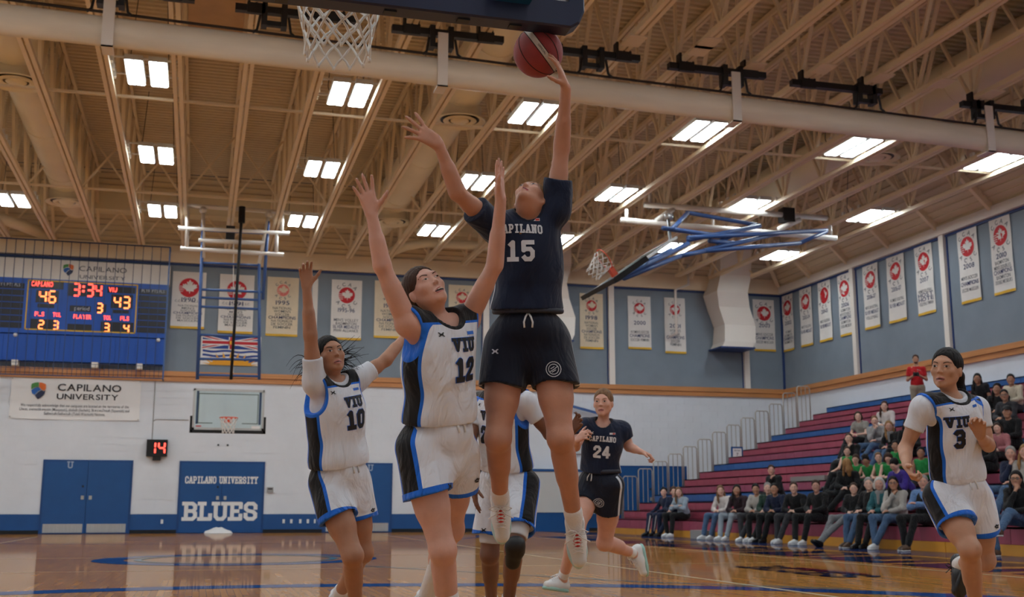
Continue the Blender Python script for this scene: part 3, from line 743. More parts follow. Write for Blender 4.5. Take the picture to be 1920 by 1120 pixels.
def shield(parent, cx, cz, h, Y, name='crest'):
    mb = MB(); s = h/2
    P = {0: [(-1,0.55),(-0.95,0.8),(-0.5,0.95),(0,1),(0.02,0.5),(-0.5,0.42),(-0.95,0.12)],
         1: [(0.06,1),(0.5,0.95),(0.95,0.8),(1,0.55),(0.98,0.2),(0.75,0.02),(0.4,0.18),(0.06,0.5)] ,
         2: [(-0.95,0.05),(-0.5,0.34),(0.0,0.42),(0.35,0.12),(-0.05,-0.1),(-0.45,-0.5),(-0.8,-0.35)],
         3: [(-0.4,-0.55),(0.0,-0.17),(0.42,0.08),(0.75,-0.06),(0.97,0.1),(0.85,-0.4),(0.5,-0.75),(0,-1.0)]}
    for k, p in P.items():
        n = len(p); mb.add([(cx + q[0]*s*0.82, Y, cz + q[1]*s) for q in p], [tuple(range(n))], k)
    return mb.build(name, M_sh, parent)
shield(sb, -4.03, zt+0.31, 0.36, SBY+0.012)
for s, z, h, w in (('CAPILANO', zt+0.30, 0.22, 1.35), ('UNIVERSITY', zt+0.07, 0.16, 1.3)):
    V2, F2 = text2d(s, h, 0.006, width=w); mb = MB(); mb.add([(-3.05+p[0], SBY+0.012, z+p[1]) for p in V2], F2); mb.build('lettering', M_greyink, sb)
# cage
CY = 35.3
cg = thing('scoreboard_cage', 'dark blue wire guard cage in front of the scoreboard', 'cage', (-4.5, CY, 4.55))
c1 = atY(319, 465, CY)[0]; ctop, cbot = 8.52, 4.52
for k in range(31):
    x = c1 - 0.255*k
    MB().box((x-0.009, CY-0.009, cbot), (x+0.009, CY+0.009, ctop)).build('bar', M_cage, cg)
for k in range(30):
    x = c1 - 0.255*(k+0.5); MB().box((x-0.006, CY-0.006, cbot), (x+0.006, CY+0.006, cbot+0.36)).build('short_bar', M_cage, cg)
for z, w in ((cbot,0.03),(ctop,0.035),(cbot+0.2,0.012),(cbot+0.36,0.012),(8.08,0.014)):
    MB().box((c1-7.7, CY-w/2, z-w/2), (c1+0.02, CY+w/2, z+w/2)).build('rail', M_cage, cg)
MB().box((c1-0.02, CY-0.02, cbot), (c1+0.025, CY+0.02, ctop)).build('corner_post', M_bluepipe, cg)
for z in (cbot, ctop): MB().box((c1-0.02, CY, z-0.02), (c1+0.02, YE-0.1, z+0.02)).build('side_rail', M_cage, cg)
for x in (-5.3, -3.1, -1.85):
    o = MB().box((x-0.09, 35.55, 4.82), (x+0.09, 35.85, 4.98)).build('scoreboard_bracket', M_cream); tag(o, 'small cream bracket carrying the scoreboard skirt', 'bracket', 'brackets under the scoreboard')
for x in (-5.35, -1.35):
    o = MB().lathe([(0.0,0.06),(0.05,0.04),(0.06,0.0)], (x, SBY+0.03, 5.72), (0,-1,0), 12).build('spot_light', M_vinyl, None, smooth=True); tag(o, 'small white dome on the scoreboard skirt', 'sensor', 'white domes on the scoreboard')

# ================================================================== vinyl banner
vb = thing('wall_banner', 'white university banner with shield crest on the block wall', 'banner', (-3.6, YE-0.02, 3.3))
V = []; Fc = []; NXb, NZb = 12, 4
for j in range(NZb+1):
    for i in range(NXb+1):
        u, v = i/NXb, j/NZb
        V.append((-5.40 + 3.62*u, YE-0.03-0.012*math.sin(u*9+v*3), 3.31 + 1.2*v + 0.02*math.sin(u*math.pi)*(1-v)*-1))
for j in range(NZb):
    for i in range(NXb): a = j*(NXb+1)+i; Fc.append((a, a+1, a+NXb+2, a+NXb+1))
mesh_obj('sheet', V, Fc, M_vinyl, vb, smooth=True)
shield(vb, -4.65, 4.13, 0.50, YE-0.05)
for s, x, z, h, w, mm in (('CAPILANO', -3.23, 4.15, 0.29, 1.78, M_ink), ('UNIVERSITY', -3.27, 3.90, 0.23, 1.72, M_ink),
    ('We respectfully acknowledge that our campuses are located on the territories of the', -3.6, 3.67, 0.115, 3.0, M_greyink),
    ('Lilwat, xwmeθkweyem (Musqueam), shishalh (Sechelt), Skwxwu7mesh (Squamish) and'.replace('θ','th'), -3.6, 3.55, 0.115, 3.05, M_greyink), ('Selilwitulh/Selilwitulh (Tsleil-Waututh) Nations.', -3.6, 3.43, 0.115, 1.7, M_greyink)):
    V2, F2 = text2d(s, h, 0.012 if h > 0.2 else 0.008, width=w); mb = MB(); on_end(mb, V2, F2, x, z, 0.05); mb.build('lettering', mm, vb)
for x, z in ((-5.37,4.48),(-1.81,4.48),(-5.37,3.36),(-1.81,3.33)): MB().lathe([(0.0,0.02),(0.02,0.02),(0.02,0.0)], (x, YE-0.045, z), (0,-1,0), 8).build('grommet', M_steel, vb)

# ================================================================== shot clock with conduit
sc_ = thing('shot_clock', 'black shot clock showing red 14 on the white wall', 'clock', (-1.2, YE-0.02, 2.2))
MB().box((-1.52, YE-0.16, 2.25), (-0.92, YE-0.02, 2.75)).build('case', M_rubber, sc_)
MB().box((-1.33, YE-0.12, 2.13), (-1.1, YE-0.02, 2.25)).build('horn', M_black, sc_)
for c, dx in (('1', -0.135), ('4', 0.135)):
    V2, F2 = seg2d(c, 0.34, 0.17, 0.05, 0.0); mb = MB(); on_end(mb, V2, F2, -1.22+dx, 2.33, 0.165); mb.build('digit', M_led, sc_)['kind'] = 'stuff'
o = MB().tube([(-1.38,YE-0.02,2.75),(-1.38,YE-0.02,4.5)],0.014,6).tube([(-1.38,YE-0.02,3.3),(-1.3,YE-0.02,3.36),(-0.35,YE-0.02,3.36)],0.012,6).build('wall_conduit', mat('grey_conduit', rgb(150,148,146), 0.5)); tag(o, 'thin grey conduit rising from shot clock to ledge', 'conduit')

# ================================================================== basketball goals
def net_mesh(mb, c, axis, r0, r1, L, n=12, rows=6, rad=0.006, flare=0.0):
    c = np.array(c, float); ax = np.array(axis, float); ax /= np.linalg.norm(ax)
    u = np.array([1.0,0,0]) if abs(ax[0]) < 0.9 else np.array([0,1.0,0]); a = np.cross(ax, u); a /= np.linalg.norm(a); b = np.cross(ax, a)
    def pt(k, j):
        f = j/rows; r = r0 + (r1-r0)*min(1, f*1.25)**0.8 + (flare*max(0, f-0.8)/0.2)
        t = 2*math.pi*(k + 0.5*(j % 2))/n
        return c + ax*L*f + (a*math.cos(t)+b*math.sin(t))*r
    for j in range(rows):
        for k in range(n):
            p = pt(k, j)
            for q in (pt(k, j+1), pt(k-1 if j % 2 == 0 else k+1, j+1)):
                m_ = (p+q)/2 + ax*0.008*math.sin(k*2.1+j)
                mb.tube([p, m_, q], rad, 5, caps=False)
    for k in range(n):
        p = pt(k, rows); mb.tube([p + ax*0.008*math.cos(t) + a*0.008*math.sin(t) for t in np.linspace(0, 5.4, 6)], rad*1.1, 5)
def rim(root, c, r, mm, net_axis=(0,0,-1), nax=(0,0,1), L=0.4, rad=0.006, n=12, rows=6):
    c = np.array(c, float); ax = np.array(nax, float); u = np.array([1.0,0,0]) if abs(ax[0]) < 0.9 else np.array([0,1.0,0]); a = np.cross(ax, u); a /= np.linalg.norm(a); b = np.cross(ax, a)
    MB().tube([c + (a*math.cos(t)+b*math.sin(t))*r for t in np.linspace(0, 2*math.pi, 33)[:-1]], 0.011, 8, closed=True).build('rim', mm, root, smooth=True)
    mb = MB(); net_mesh(mb, c, net_axis, r*0.98, r*0.66, L, n, rows, rad); mb.build('net', M_net, root, smooth=True)
# --- near goal: seen from behind the board
M_pad = mat('navy_board_pad', rgb(22,34,66), 0.42, var=0.05, vscale=4)
BX, BY = 0.64, 4.68
nb = thing('basketball_goal', 'padded navy backboard seen from behind with white cord net', 'basketball goal', (BX, BY, 2.85))
MB().box((BX-0.9, BY-0.008, 2.96), (BX+0.9, BY+0.008, 3.95)).build('glass', M_glassboard, nb)
fr = MB()
for lo, hi in (((BX-0.915,2.9),(BX+0.915,2.965)),((BX-0.915,3.9),(BX+0.915,3.97)),((BX-0.915,2.9),(BX-0.855,3.97)),((BX+0.855,2.9),(BX+0.915,3.97))):
    fr.box((lo[0], BY-0.03, lo[1]), (hi[0], BY+0.02, hi[1]))
fr.build('board_frame', M_steel, nb)
# pad: rounded channel along the bottom and up the lower sides
pp = [(-0.965,3.28),(-0.965,2.93),(-0.94,2.87),(-0.90,2.845),(0.90,2.845),(0.94,2.87),(0.965,2.93),(0.965,3.28),(0.895,3.28),(0.895,2.96),(-0.895,2.96),(-0.895,3.28)]
mb = MB(); n = len(pp); ys = (BY-0.055, BY-0.045, BY+0.045, BY+0.055); ins = (0.012, 0.0, 0.0, 0.012)
for y, i_ in zip(ys, ins): mb.v += [(BX + p[0]*(1-i_*0.6), y, p[1] + (i_ if p[1] < 3 else -i_)*0.6) for p in pp]
for k in range(3):
    for i in range(n): mb.f.append((k*n+i, (k*n+(i+1) % n), (k+1)*n+(i+1) % n, (k+1)*n+i)); mb.m.append(0)
for k, rev in ((0, True), (3, False)):
    for q in ((0,1,10,11),(1,2,3,10),(3,4,9,10),(4,5,6,9),(6,7,8,9)):
        f = tuple(k*n+i for i in q); mb.f.append(f if rev else f[::-1]); mb.m.append(0)
pad = mb.build('edge_pad', M_pad, nb)
for x in (-0.42, 0.05, 0.38, 0.62): MB().box((BX+x, BY-0.02, 2.838), (BX+x+0.055, BY+0.02, 2.848)).build('pad_slot', M_black, pad)
MB().box((BX+0.52, BY-0.14, 2.93), (BX+0.70, BY-0.03, 3.05)).build('bracket', M_blue, nb)
MB().bar((BX-0.3, BY-0.08, 3.2), (BX-0.3, BY-0.9, 4.2), 0.08, 0.08).bar((BX+0.3, BY-0.08, 3.2), (BX+0.3, BY-0.9, 4.2), 0.08, 0.08).bar((BX-0.3, BY-0.08, 3.9), (BX-0.3, BY-0.9, 4.6), 0.08, 0.08).bar((BX+0.3, BY-0.08, 3.9), (BX+0.3, BY-0.9, 4.6), 0.08, 0.08).bar((BX-0.5, BY-0.9, 4.2), (BX-0.5, BY-0.9, 8.6), 0.1, 0.1).bar((BX+0.5, BY-0.9, 4.2), (BX+0.5, BY-0.9, 8.6), 0.1, 0.1).bar((BX-0.5, BY-0.9, 4.4), (BX+0.5, BY-0.9, 4.4), 0.1, 0.1).build('support_frame', M_bluepipe, nb)
hp = nb
MB().box((0.47, BY+0.03, 3.0), (0.63, BY+0.14, 3.14)).build('mount', M_orange, hp)
rim(hp, (0.535, 5.07, 3.115), 0.228, M_orange, L=0.345, rad=0.0062, n=12, rows=6)
# --- far goal
FX, FY = 0.70, 31.0
fb = thing('basketball_goal', 'clear glass backboard and orange rim on blue hanging frame before end wall', 'basketball goal', (FX, FY, 2.7))
MB().box((FX-0.9, FY-0.008, 2.76), (FX+0.9, FY+0.008, 3.80)).build('glass', glass_mat('far_board_glass', (0.88,0.94,0.93), 0.05), fb)
fr = MB(); mk = MB()
for lo, hi in (((-0.915,2.72),(0.915,2.80)),((-0.915,3.76),(0.915,3.82)),((-0.915,2.72),(-0.86,3.82)),((0.86,2.72),(0.915,3.82))):
    fr.box((FX+lo[0], FY-0.03, lo[1]), (FX+hi[0], FY+0.02, hi[1]))
fr.build('board_frame', M_steel, fb)
for x in (-0.83, 0.78): MB().box((FX+x, FY+0.02, 2.9), (FX+x+0.06, FY+0.06, 3.78)).build('back_strut', M_trimblue, fb)
for lo, hi in (((-0.78,3.68),(0.76,3.70)),((-0.78,2.92),(-0.78+0.02,3.7)),((0.74,2.92),(0.76,3.7)),((-0.78,2.91),(-0.4,2.93)),((0.35,2.91),(0.76,2.93))):
    mk.box((FX+lo[0], FY-0.014, lo[1]), (FX+hi[0], FY-0.009, hi[1]))
mk.build('marking', mat('board_marking', rgb(60,80,70), 0.5), fb)
mb = MB()
for lo, hi in (((-0.97,2.66),(0.97,2.74)),((-0.97,2.66),(-0.91,3.1)),((0.91,2.66),(0.97,3.1))): mb.box((FX+lo[0], FY-0.05, lo[1]), (FX+hi[0], FY+0.04, hi[1]))
mb.build('edge_pad', M_rubber, fb)
MB().box((FX-0.82, FY-0.035, 2.82), (FX-0.68, FY-0.03, 2.85)).build('red_sticker', M_redmark, fb); MB().box((FX+0.6, FY-0.035, 2.79), (FX+0.82, FY-0.03, 2.86)).build('white_sticker', M_vinyl, fb)
fh = fb
MB().box((FX-0.1, FY-0.13, 2.93), (FX+0.1, FY-0.02, 3.06)).build('mount', M_orange, fh)
rim(fh, (FX, FY-0.38, 3.04), 0.228, M_orange, L=0.40, rad=0.009, n=10, rows=5)
# blue hanging frame that carries the far board
gf = fb
GY = 31.3
def G(x, y, Y=GY): p = atY(x, y, Y); return p
def gtube(name, a, b, r, m_, Ya=GY, Yb=GY):
    return MB().tube([G(*a, Ya), G(*b, Yb)], r, 8).build(name, m_, gf, smooth=True)
gtube('upright', (381,408), (370,712), 0.045, M_bluepipe); gtube('upright', (486,492), (486,712), 0.042, M_bluepipe)
gtube('brace', (503,415), (493,562), 0.045, M_bluepipe)
for a, b in (((381,432),(500,438)),((379,493),(487,498)),((377,543),(495,548)),((376,558),(488,563)),((375,575),(489,580)),((374,628),(487,632)),((372,673),(487,675)),((370,703),(487,706))):
    gtube('cross_tube', a, b, 0.035, M_bluepipe)
gtube('pole', (454,392), (433,712), 0.04, M_rubber, GY-0.2, GY-0.2)
MB().tube([G(454,388,GY-0.2), G(453,418,GY-0.2)], 0.09, 8).build('pole_cap', M_rubber, gf)
for a, b in (((332,384),(551,400)),((334,428),(543,438)),((338,466),(532,478)),((372,451),(495,456))): gtube('ceiling_pipe', a, b, 0.06, M_whitepipe)
for a, b in (((352,384),(350,470)),((530,398),(528,436)),((519,440),(518,478)),((505,400),(486,495)),((381,392),(381,484))): gtube('drop_pipe', a, b, 0.05, M_whitepipe)
for q in ((381,394),(504,402)): MB().lathe([(0.0,-0.09),(0.09,-0.06),(0.1,0.06),(0.0,0.09)], G(*q), (0,1,0), 12).build('joint', M_whitepipe, gf, smooth=True)
MB().box(G(423,452)-0.0, G(441,424)+np.array([0,0.25,0])).build('winch_box', M_black, gf)
MB().tube([G(438,455), G(437,700)], 0.012, 5).build('cable', M_whitepipe, gf)

# --- side goal, folded up to the roof
SY = 20.6
def S(x, y, Y=SY): return atY(x, y, Y)
sg = thing('basketball_goal', 'side goal with blue tubes and orange rim folded up under the roof', 'basketball goal', S(1330, 450))
def st_(name, a, b, r, m_, Ya=SY, Yb=SY): return MB().tube([S(*a, Ya), S(*b, Yb)], r, 8).build(name, m_, sg, smooth=True)
for a, b, Ya, Yb in (((1290,399),(1425,423),20.0,20.6),((1290,399),(1260,430),20.0,20.4),((1243,428),(1360,444),20.4,20.4),((1290,450),(1425,424),20.4,20.6),((1150,528),(1290,457),20.3,20.5),((1170,522),(1275,480),20.3,20.8),((1275,480),(1320,471),20.8,21.0),((1320,471),(1500,456),21.0,21.2),((1500,456),(1550,434),21.2,21.0),((1290,446),(1550,432),20.3,21.0),((1320,470),(1460,438),20.9,20.7),((1215,490),(1260,470),20.4,20.6),((1330,452),(1378,456),20.5,20.5),((1345,455),(1415,422),20.6,20.6)):
    fY = lambda q: 20.4 + max(0, q[0]-1150)/400*6.0 + min(2.5, max(0, 430-q[1])*0.06)
    st_('blue_tube', a, b, 0.052, M_bluepipe, fY(a), fY(b))
for a, b, Ya, Yb in (((1208,384),(1550,409),20.2,22.0),((1165,413),(1568,447),20.6,22.0),((1230,415),(1262,392),20.6,20.6),((1460,430),(1500,412),21.5,21.8)): st_('roof_pipe', a, b, 0.075, M_whitepipe, 26.8, 26.8)
for a, b in (((1218,367),(1218,386)),((1175,397),(1175,416)),((1336,410),(1336,429)),((1557,427),(1557,446))): st_('drop_pipe', (a[0], a[1]-4), b, 0.045, M_whitepipe, 26.8, 26.8)
MB().box(S(1470,414,26.7), S(1490,390,26.7)+np.array([0,0.3,0])).build('winch_box', M_black, sg)
MB().lathe([(0.0,-0.1),(0.1,-0.06),(0.1,0.06),(0.0,0.1)], S(1254,407,24.0), (0,0,1), 12).build('pulley', M_steel, sg, smooth=True)
MB().tube([S(1253,412,24.0), S(1257,452,20.9)], 0.035, 6).build('pulley_rod', M_black, sg)
# its board: long edge across the court, tilted
ea, eb = S(1143,531,20.3), S(1257,452,20.3)
u = (eb-ea)/np.linalg.norm(eb-ea); v = np.array([0,1.0,0]); nn = np.cross(v, u); nn /= np.linalg.norm(nn)
if nn[0] > 0: nn = -nn
fbx = sg
Lb = np.linalg.norm(eb-ea)
mb = MB(); c = (ea+eb)/2 + v*0.6
mb.bar(c-u*Lb/2, c+u*Lb/2, 1.75, 0.012, nn); mb.build('glass', M_glassboard, fbx)
for k in (-0.9, 0.9): MB().bar(c-u*Lb/2+v*k, c+u*Lb/2+v*k, 0.05, 0.05, nn).build('frame_side', M_steel, fbx)
for k in (-1, 1): MB().bar(c+u*k*Lb/2-v*0.9, c+u*k*Lb/2+v*0.9, 0.05, 0.05, nn).build('frame_end', M_steel, fbx)
MB().bar(c-u*Lb/2-v*0.96, c-u*(Lb/2)+v*0.96, 0.11, 0.09, nn).bar(c-u*Lb/2-v*0.94, c-u*Lb*0.0-v*0.94, 0.07, 0.11, nn).build('edge_pad', M_rubber, fbx)
sh = sg
rc = c - u*Lb*0.22 + nn*0.42
MB().bar(c - u*Lb*0.22 + nn*0.03, c - u*Lb*0.22 + nn*0.22, 0.14, 0.10, u).build('mount', M_orange, sh)
rim(sh, rc, 0.23, M_orange, net_axis=-u*0.55+np.array([0,0,-0.75])+nn*0.3, nax=u, L=0.4, rad=0.009, n=10, rows=5)

# ================================================================== flag
fl = thing('provincial_flag', 'provincial flag with union stripes above a golden sun', 'flag', (0.78, YE-0.03, 5.05))
fx0_, fz0_, fw2, fh2 = -0.10, 5.06, 1.80, 0.92
M_fl = [mat('flag_white', rgb(226,224,222), 0.7), mat('flag_blue', rgb(34,64,138), 0.7), mat('flag_red', rgb(190,34,46), 0.7), mat('flag_gold', rgb(226,160,40), 0.7)]
def fq(mbx, pts, mi, off): 
    n = len(pts); mbx.add([(fx0_+p[0]*fw2, YE-0.03-off, fz0_+p[1]*fh2) for p in pts], [tuple(range(n))], mi)
mb = MB(); fq(mb, [(0,0),(1,0),(1,1),(0,1)], 0, 0.0); mb.build('field', M_fl, fl)
mb = MB()
fq(mb, [(0.02,0.55),(0.98,0.55),(0.98,0.98),(0.02,0.98)], 1, 0.004)
for a, b in (((0.02,0.57),(0.98,0.97)),((0.02,0.97),(0.98,0.57))):
    for w, mi, of in ((0.05,0,0.006),(0.02,2,0.008)): fq(mb, [(a[0],a[1]-w),(b[0],b[1]-w),(b[0],b[1]+w),(a[0],a[1]+w)], mi, of)
for w, mi, of in ((0.09,0,0.010),(0.05,2,0.012)):
    fq(mb, [(0.02,0.76-w),(0.98,0.76-w),(0.98,0.76+w),(0.02,0.76+w)], mi, of); fq(mb, [(0.5-w*0.5,0.55),(0.5+w*0.5,0.55),(0.5+w*0.5,0.98),(0.5-w*0.5,0.98)], mi, of)
fq(mb, [(0.47,0.7),(0.53,0.7),(0.53,0.82),(0.47,0.82)], 3, 0.014)
mb.build('union_canton', M_fl, fl)
mb = MB()
for k in range(3):
    z = 0.13 + k*0.15; top = [(u_, z+0.07+0.022*math.sin(u_*14+k)) for u_ in np.linspace(0.03,0.97,22)]; bot = [(u_, z+0.022*math.sin(u_*14+k)) for u_ in np.linspace(0.97,0.03,22)]
    for i in range(21): fq(mb, [top[i], bot[21-i], bot[20-i], top[i+1]], 1, 0.005)
mb.build('wave_stripe', M_fl, fl)
mb = MB(); fq(mb, [(0.5+0.36*math.cos(t), 0.0+0.2*math.sin(t)) for t in np.linspace(0, math.pi, 24)], 3, 0.010)
for k in range(11):
    t = math.pi*(k+0.5)/11; t0, t1 = t-0.09, t+0.09
    fq(mb, [(0.5+0.36*math.cos(t0),0.2*math.sin(t0)),(0.5+0.36*math.cos(t1),0.2*math.sin(t1)),(0.5+0.47*math.cos(t),0.46*math.sin(t))], 3, 0.011)
mb.build('sun', M_fl, fl)

# ================================================================== championship banners
def banner(kind, org, ux, n, w, h, year, lines, cloth, label, style=0, hem=None, grp=None, logo_r=0.24, mark=None):
    """cloth banner; org = bottom-left corner on the wall, ux = direction along wall, n = out of the wall"""
    org = np.array(org, float); ux = np.array(ux, float); n = np.array(n, float); uz = np.array([0,0,1.0])
    ph = random.random()*6
    def pt(x, z, off=0.0):
        return org + ux*x + uz*z + n*(0.035 + 0.014*math.sin(x/w*7+ph) * (1-0.55*z/h) + 0.008*math.sin(z*5+ph) + off)
    b = thing('pennant_banner', label, 'banner', org + ux*w/2, grp)
    NX_, NZ_ = 10, 10; V = []; Fc = []
    for j in range(NZ_+1):
        for i in range(NX_+1): V.append(pt(w*i/NX_, h*j/NZ_))
    for j in range(NZ_):
        for i in range(NX_): a = j*(NX_+1)+i; Fc.append((a, a+1, a+NX_+2, a+NX_+1))
    mesh_obj('cloth', V, Fc, cloth, b, smooth=True)
    hm = [pt(w*i/NX_, z, 0.004) for z in (0.0, 0.07) for i in range(NX_+1)]
    mesh_obj('hem', hm, [(i, i+1, i+NX_+2, i+NX_+1) for i in range(NX_)], hem or M_gold, b)
    def put(name, V2, F2, cx, cz, m_, off=0.008, parent=None):
        if len(V2): return mesh_obj(name, [pt(cx+p[0], cz+p[1], off) for p in V2], F2, m_, parent or b)
    cx = w/2; cz = h - (0.50 if style != 2 else 0.42)
    V2, F2 = disc2d(0, 0, logo_r); em = put('emblem', V2, F2, cx, cz, mark or M_redmark)
    lf = np.array(LEAF)*logo_r*(0.72 if style == 0 else 0.8)
    V2 = np.array([(0.0,0.0)] + [tuple(p) for p in lf]) + [0.02, 0.01]; nl = len(lf)
    put('leaf', V2, [(0, i+1, (i+1) % nl+1) for i in range(nl)], cx, cz, cloth, 0.012, em)
    for k in range(4):
        z = -0.14+k*0.055
        put('stripe', [(-logo_r*1.02, z), (-logo_r*0.45, z), (-logo_r*0.45, z+0.018), (-logo_r*1.02, z+0.018)], [(0,1,2,3)], cx, cz, cloth, 0.012, em)
    def ring(s, rr, a0, a1, flip):
        Vs, Fs = [], []
        for k, ch in enumerate(s):
            gv, gf, gw = glyph(ch, 0.012); t = a0+(a1-a0)*k/(len(s)-1); n0 = len(Vs)
            c_, s_ = (math.cos(t-math.pi/2), math.sin(t-math.pi/2)) if not flip else (math.cos(t+math.pi/2), math.sin(t+math.pi/2))
            for p in gv:
                q = ((p[0]-gw/2)*logo_r*0.62, (p[1]-0.35)*logo_r*0.62); Vs.append((rr*math.cos(t)+q[0]*c_-q[1]*s_, rr*math.sin(t)+q[0]*s_+q[1]*c_))
            Fs += [tuple(i+n0 for i in f) for f in gf]
        return Vs, Fs
    if style == 1:
        V2, F2 = text2d('C.C.A.A.   A.C.S.C.', 0.1, 0.004, width=w*0.8); put('lettering', V2, F2, cx, cz-logo_r-0.16, M_greyink)
    else:
        Va, Fa = ring('CCAA', logo_r*1.38, math.radians(138), math.radians(42), False); Vb, Fb = ring('ACSC', logo_r*1.38, math.radians(222), math.radians(318), True)
        put('ring_lettering', Va, Fa, cx, cz, M_greyink); put('ring_lettering', Vb, Fb, cx, cz, M_greyink)
    zy = h*(0.46 if len(lines) < 6 else (0.47 if style == 1 else 0.53))
    V2, F2 = text2d(year, 0.19, 0.008, width=min(w*0.55, 0.105*len(year))); put('year', V2, F2, cx, zy, M_inkblue)
    z = zy - (0.15 if len(lines) > 4 else 0.30)
    st = (z - 0.14) / max(1, len(lines))
    st = min(st, 0.17)
    for s, big in lines:
        V2, F2 = text2d(s, min(0.16, st*1.28) if big else min(0.135, st*1.12), 0.008 if big else 0.003, width=w*(0.86 if big else min(0.8, 0.075*len(s)))); put('lettering', V2, F2, cx, z, M_inkblue if big else M_greyink)
        z -= st
NAT = lambda who: [('NATIONAL',0),(who,0),('SOCCER',0),('CHAMPIONS',1),('NATIONAUX',0),('DE SOCCER',0),('FEMININ' if 'WO' in who else 'MASCULIN',0)]
EB = [ # x0, x1, z0, z1, year, lines, cloth, style, label
 (-1.04,-0.04,6.15,7.93,'1990',NAT("MEN'S"),M_cloth,1,'white 1990 championship banner with large red leaf beside the cage'),
 (0.37,1.42,6.06,7.92,'1991',NAT("MEN'S"),M_cloth,1,'white 1991 championship banner behind the blue goal frame'),
 (1.82,2.8,6.03,7.91,'1995',NAT("WOMEN'S"),M_cream_cloth,2,"white 1995 women's soccer championship banner with small faded emblem"),
 (3.83,4.8,5.99,7.93,'1995-96',[("MEN'S VOLLEY",0),('BADMINTON',0),('SILVER MEDALIST',1),('PNW ALLIANCE',0)],M_cloth,0,'white 1995-96 silver medal banner with red emblem'),
 (5.21,6.24,6.1,7.97,'1997',NAT("WOMEN'S"),M_cream_cloth,2,'aged cream championship banner behind the raised bare arm'),
 (7.64,8.53,6.12,7.96,'1998',NAT("WOMEN'S"),M_cream_cloth,2,'aged cream banner showing between two white-and-navy players'),
 (12.16,12.99,6.0,7.9,'1998',NAT("WOMEN'S"),M_cream_cloth,2,'aged cream 1998 banner left of the cream column'),
 (13.89,14.73,6.06,7.89,'2000',[("WOMEN'S SOCCER",0),('CHAMPIONS',1),('SOCCER FEMININ',0)],M_cloth,2,'white 2000 championship banner right of the cream column'),
 (15.23,16.0,5.96,7.9,'2001',[("WOMEN'S",0),('SOCCER',0),('CHAMPIONS',1),('SOCCER',0),('FEMININ',0)],M_cloth,2,'white 2001 championship banner beside the drain pipe'),
 (18.59,19.42,6.16,8.0,'2003',[("MEN'S SOCCER",0),('CHAMPIONS',1),('SOCCER MASCULIN',0)],M_cloth,0,'white 2003 championship banner between wall duct and corner'),
]
M_fadered = mat('faded_red', rgb(222,120,110), 0.7)
for x0, x1, z0, z1, yr, ln, cl, sty, lab in EB:
    banner('end', (x0, YE, z0), (1,0,0), (0,-1,0), x1-x0, z1-z0, yr, ln, cl, lab, sty, logo_r=0.30 if sty == 1 else (0.19 if sty == 2 else 0.26), hem=M_gold, mark=M_fadered if (sty == 2 and x0 < 3) else None)
o = MB().box((3.22, YE-0.04, 5.98), (3.40, YE-0.02, 7.92)).build('narrow_banner', M_cloth); tag(o, 'narrow white banner edge behind the raised forearm', 'banner')
SV = [("MEN'S SOCCER",0),('BASKETBALL',0),('SILVER MEDALIST',1),('MEN BASKETBALL',0)]
RB = [(35.85,35.15,'2002',[("WOMEN'S",0),('BADMINTON',0),('CHAMPIONS',1),('BADMINTON',0)],'white 2002 banner in the corner of the side wall'),
 (34.62,33.88,'2003-04',[("MEN'S VOLLEYBALL",0),('SILVER MEDALIST',1)],'white 2003-04 silver medal banner on the side wall'),
 (33.4,32.68,'2004-05',[("MEN'S VOLLEYBALL",0),('SILVER MEDALIST',1)],'white 2004-05 silver medal banner on the side wall'),
 (32.17,31.45,'2006',[('BADMINTON',0),("MEN'S DOUBLES",0),('CHAMPIONS',1),('BADMINTON',0),('DOUBLE MESSIEURS',0)],'white 2006 badminton champions banner before the column'),
 (30.7,29.93,'2006-07',[("MEN'S BASKETBALL",0),('SILVER MEDALIST',1),('VOLLEYBALL',0)],'white 2006-07 silver medal banner just past the column'),
 (29.4,28.58,'2006-07',[("WOMEN'S VOLLEYBALL",0),('SILVER MEDALIST',1)],'white 2006-07 medal banner with creased cloth, middle of the panel'),
 (28.0,27.25,'2007',[("WOMEN'S VOLLEYBALL",0),('HOST',1),('HOTE',1),('VOLLEYBALL FEMININ',0)],'white 2007 volleyball host banner before the second column'),
 (26.05,25.28,'2008',[("MEN'S SOCCER",0),('CHAMPIONS',1),('SOCCER MASCULIN',0)],"white 2008 men's soccer champions banner after the second column"),
 (24.72,23.98,'2010',[('BADMINTON',0),("MEN'S DOUBLES",0),('CHAMPIONS',1),('BADMINTON',0),('DOUBLE MESSIEURS',0)],'white 2010 badminton champions banner on the side wall')]
for ya, yb, yr, ln, lab in RB:
    banner('side', (XR, ya, 6.13), (0,-1,0), (-1,0,0), ya-yb+0.06, 2.02, yr, ln, M_cloth, lab, 0, logo_r=0.27)

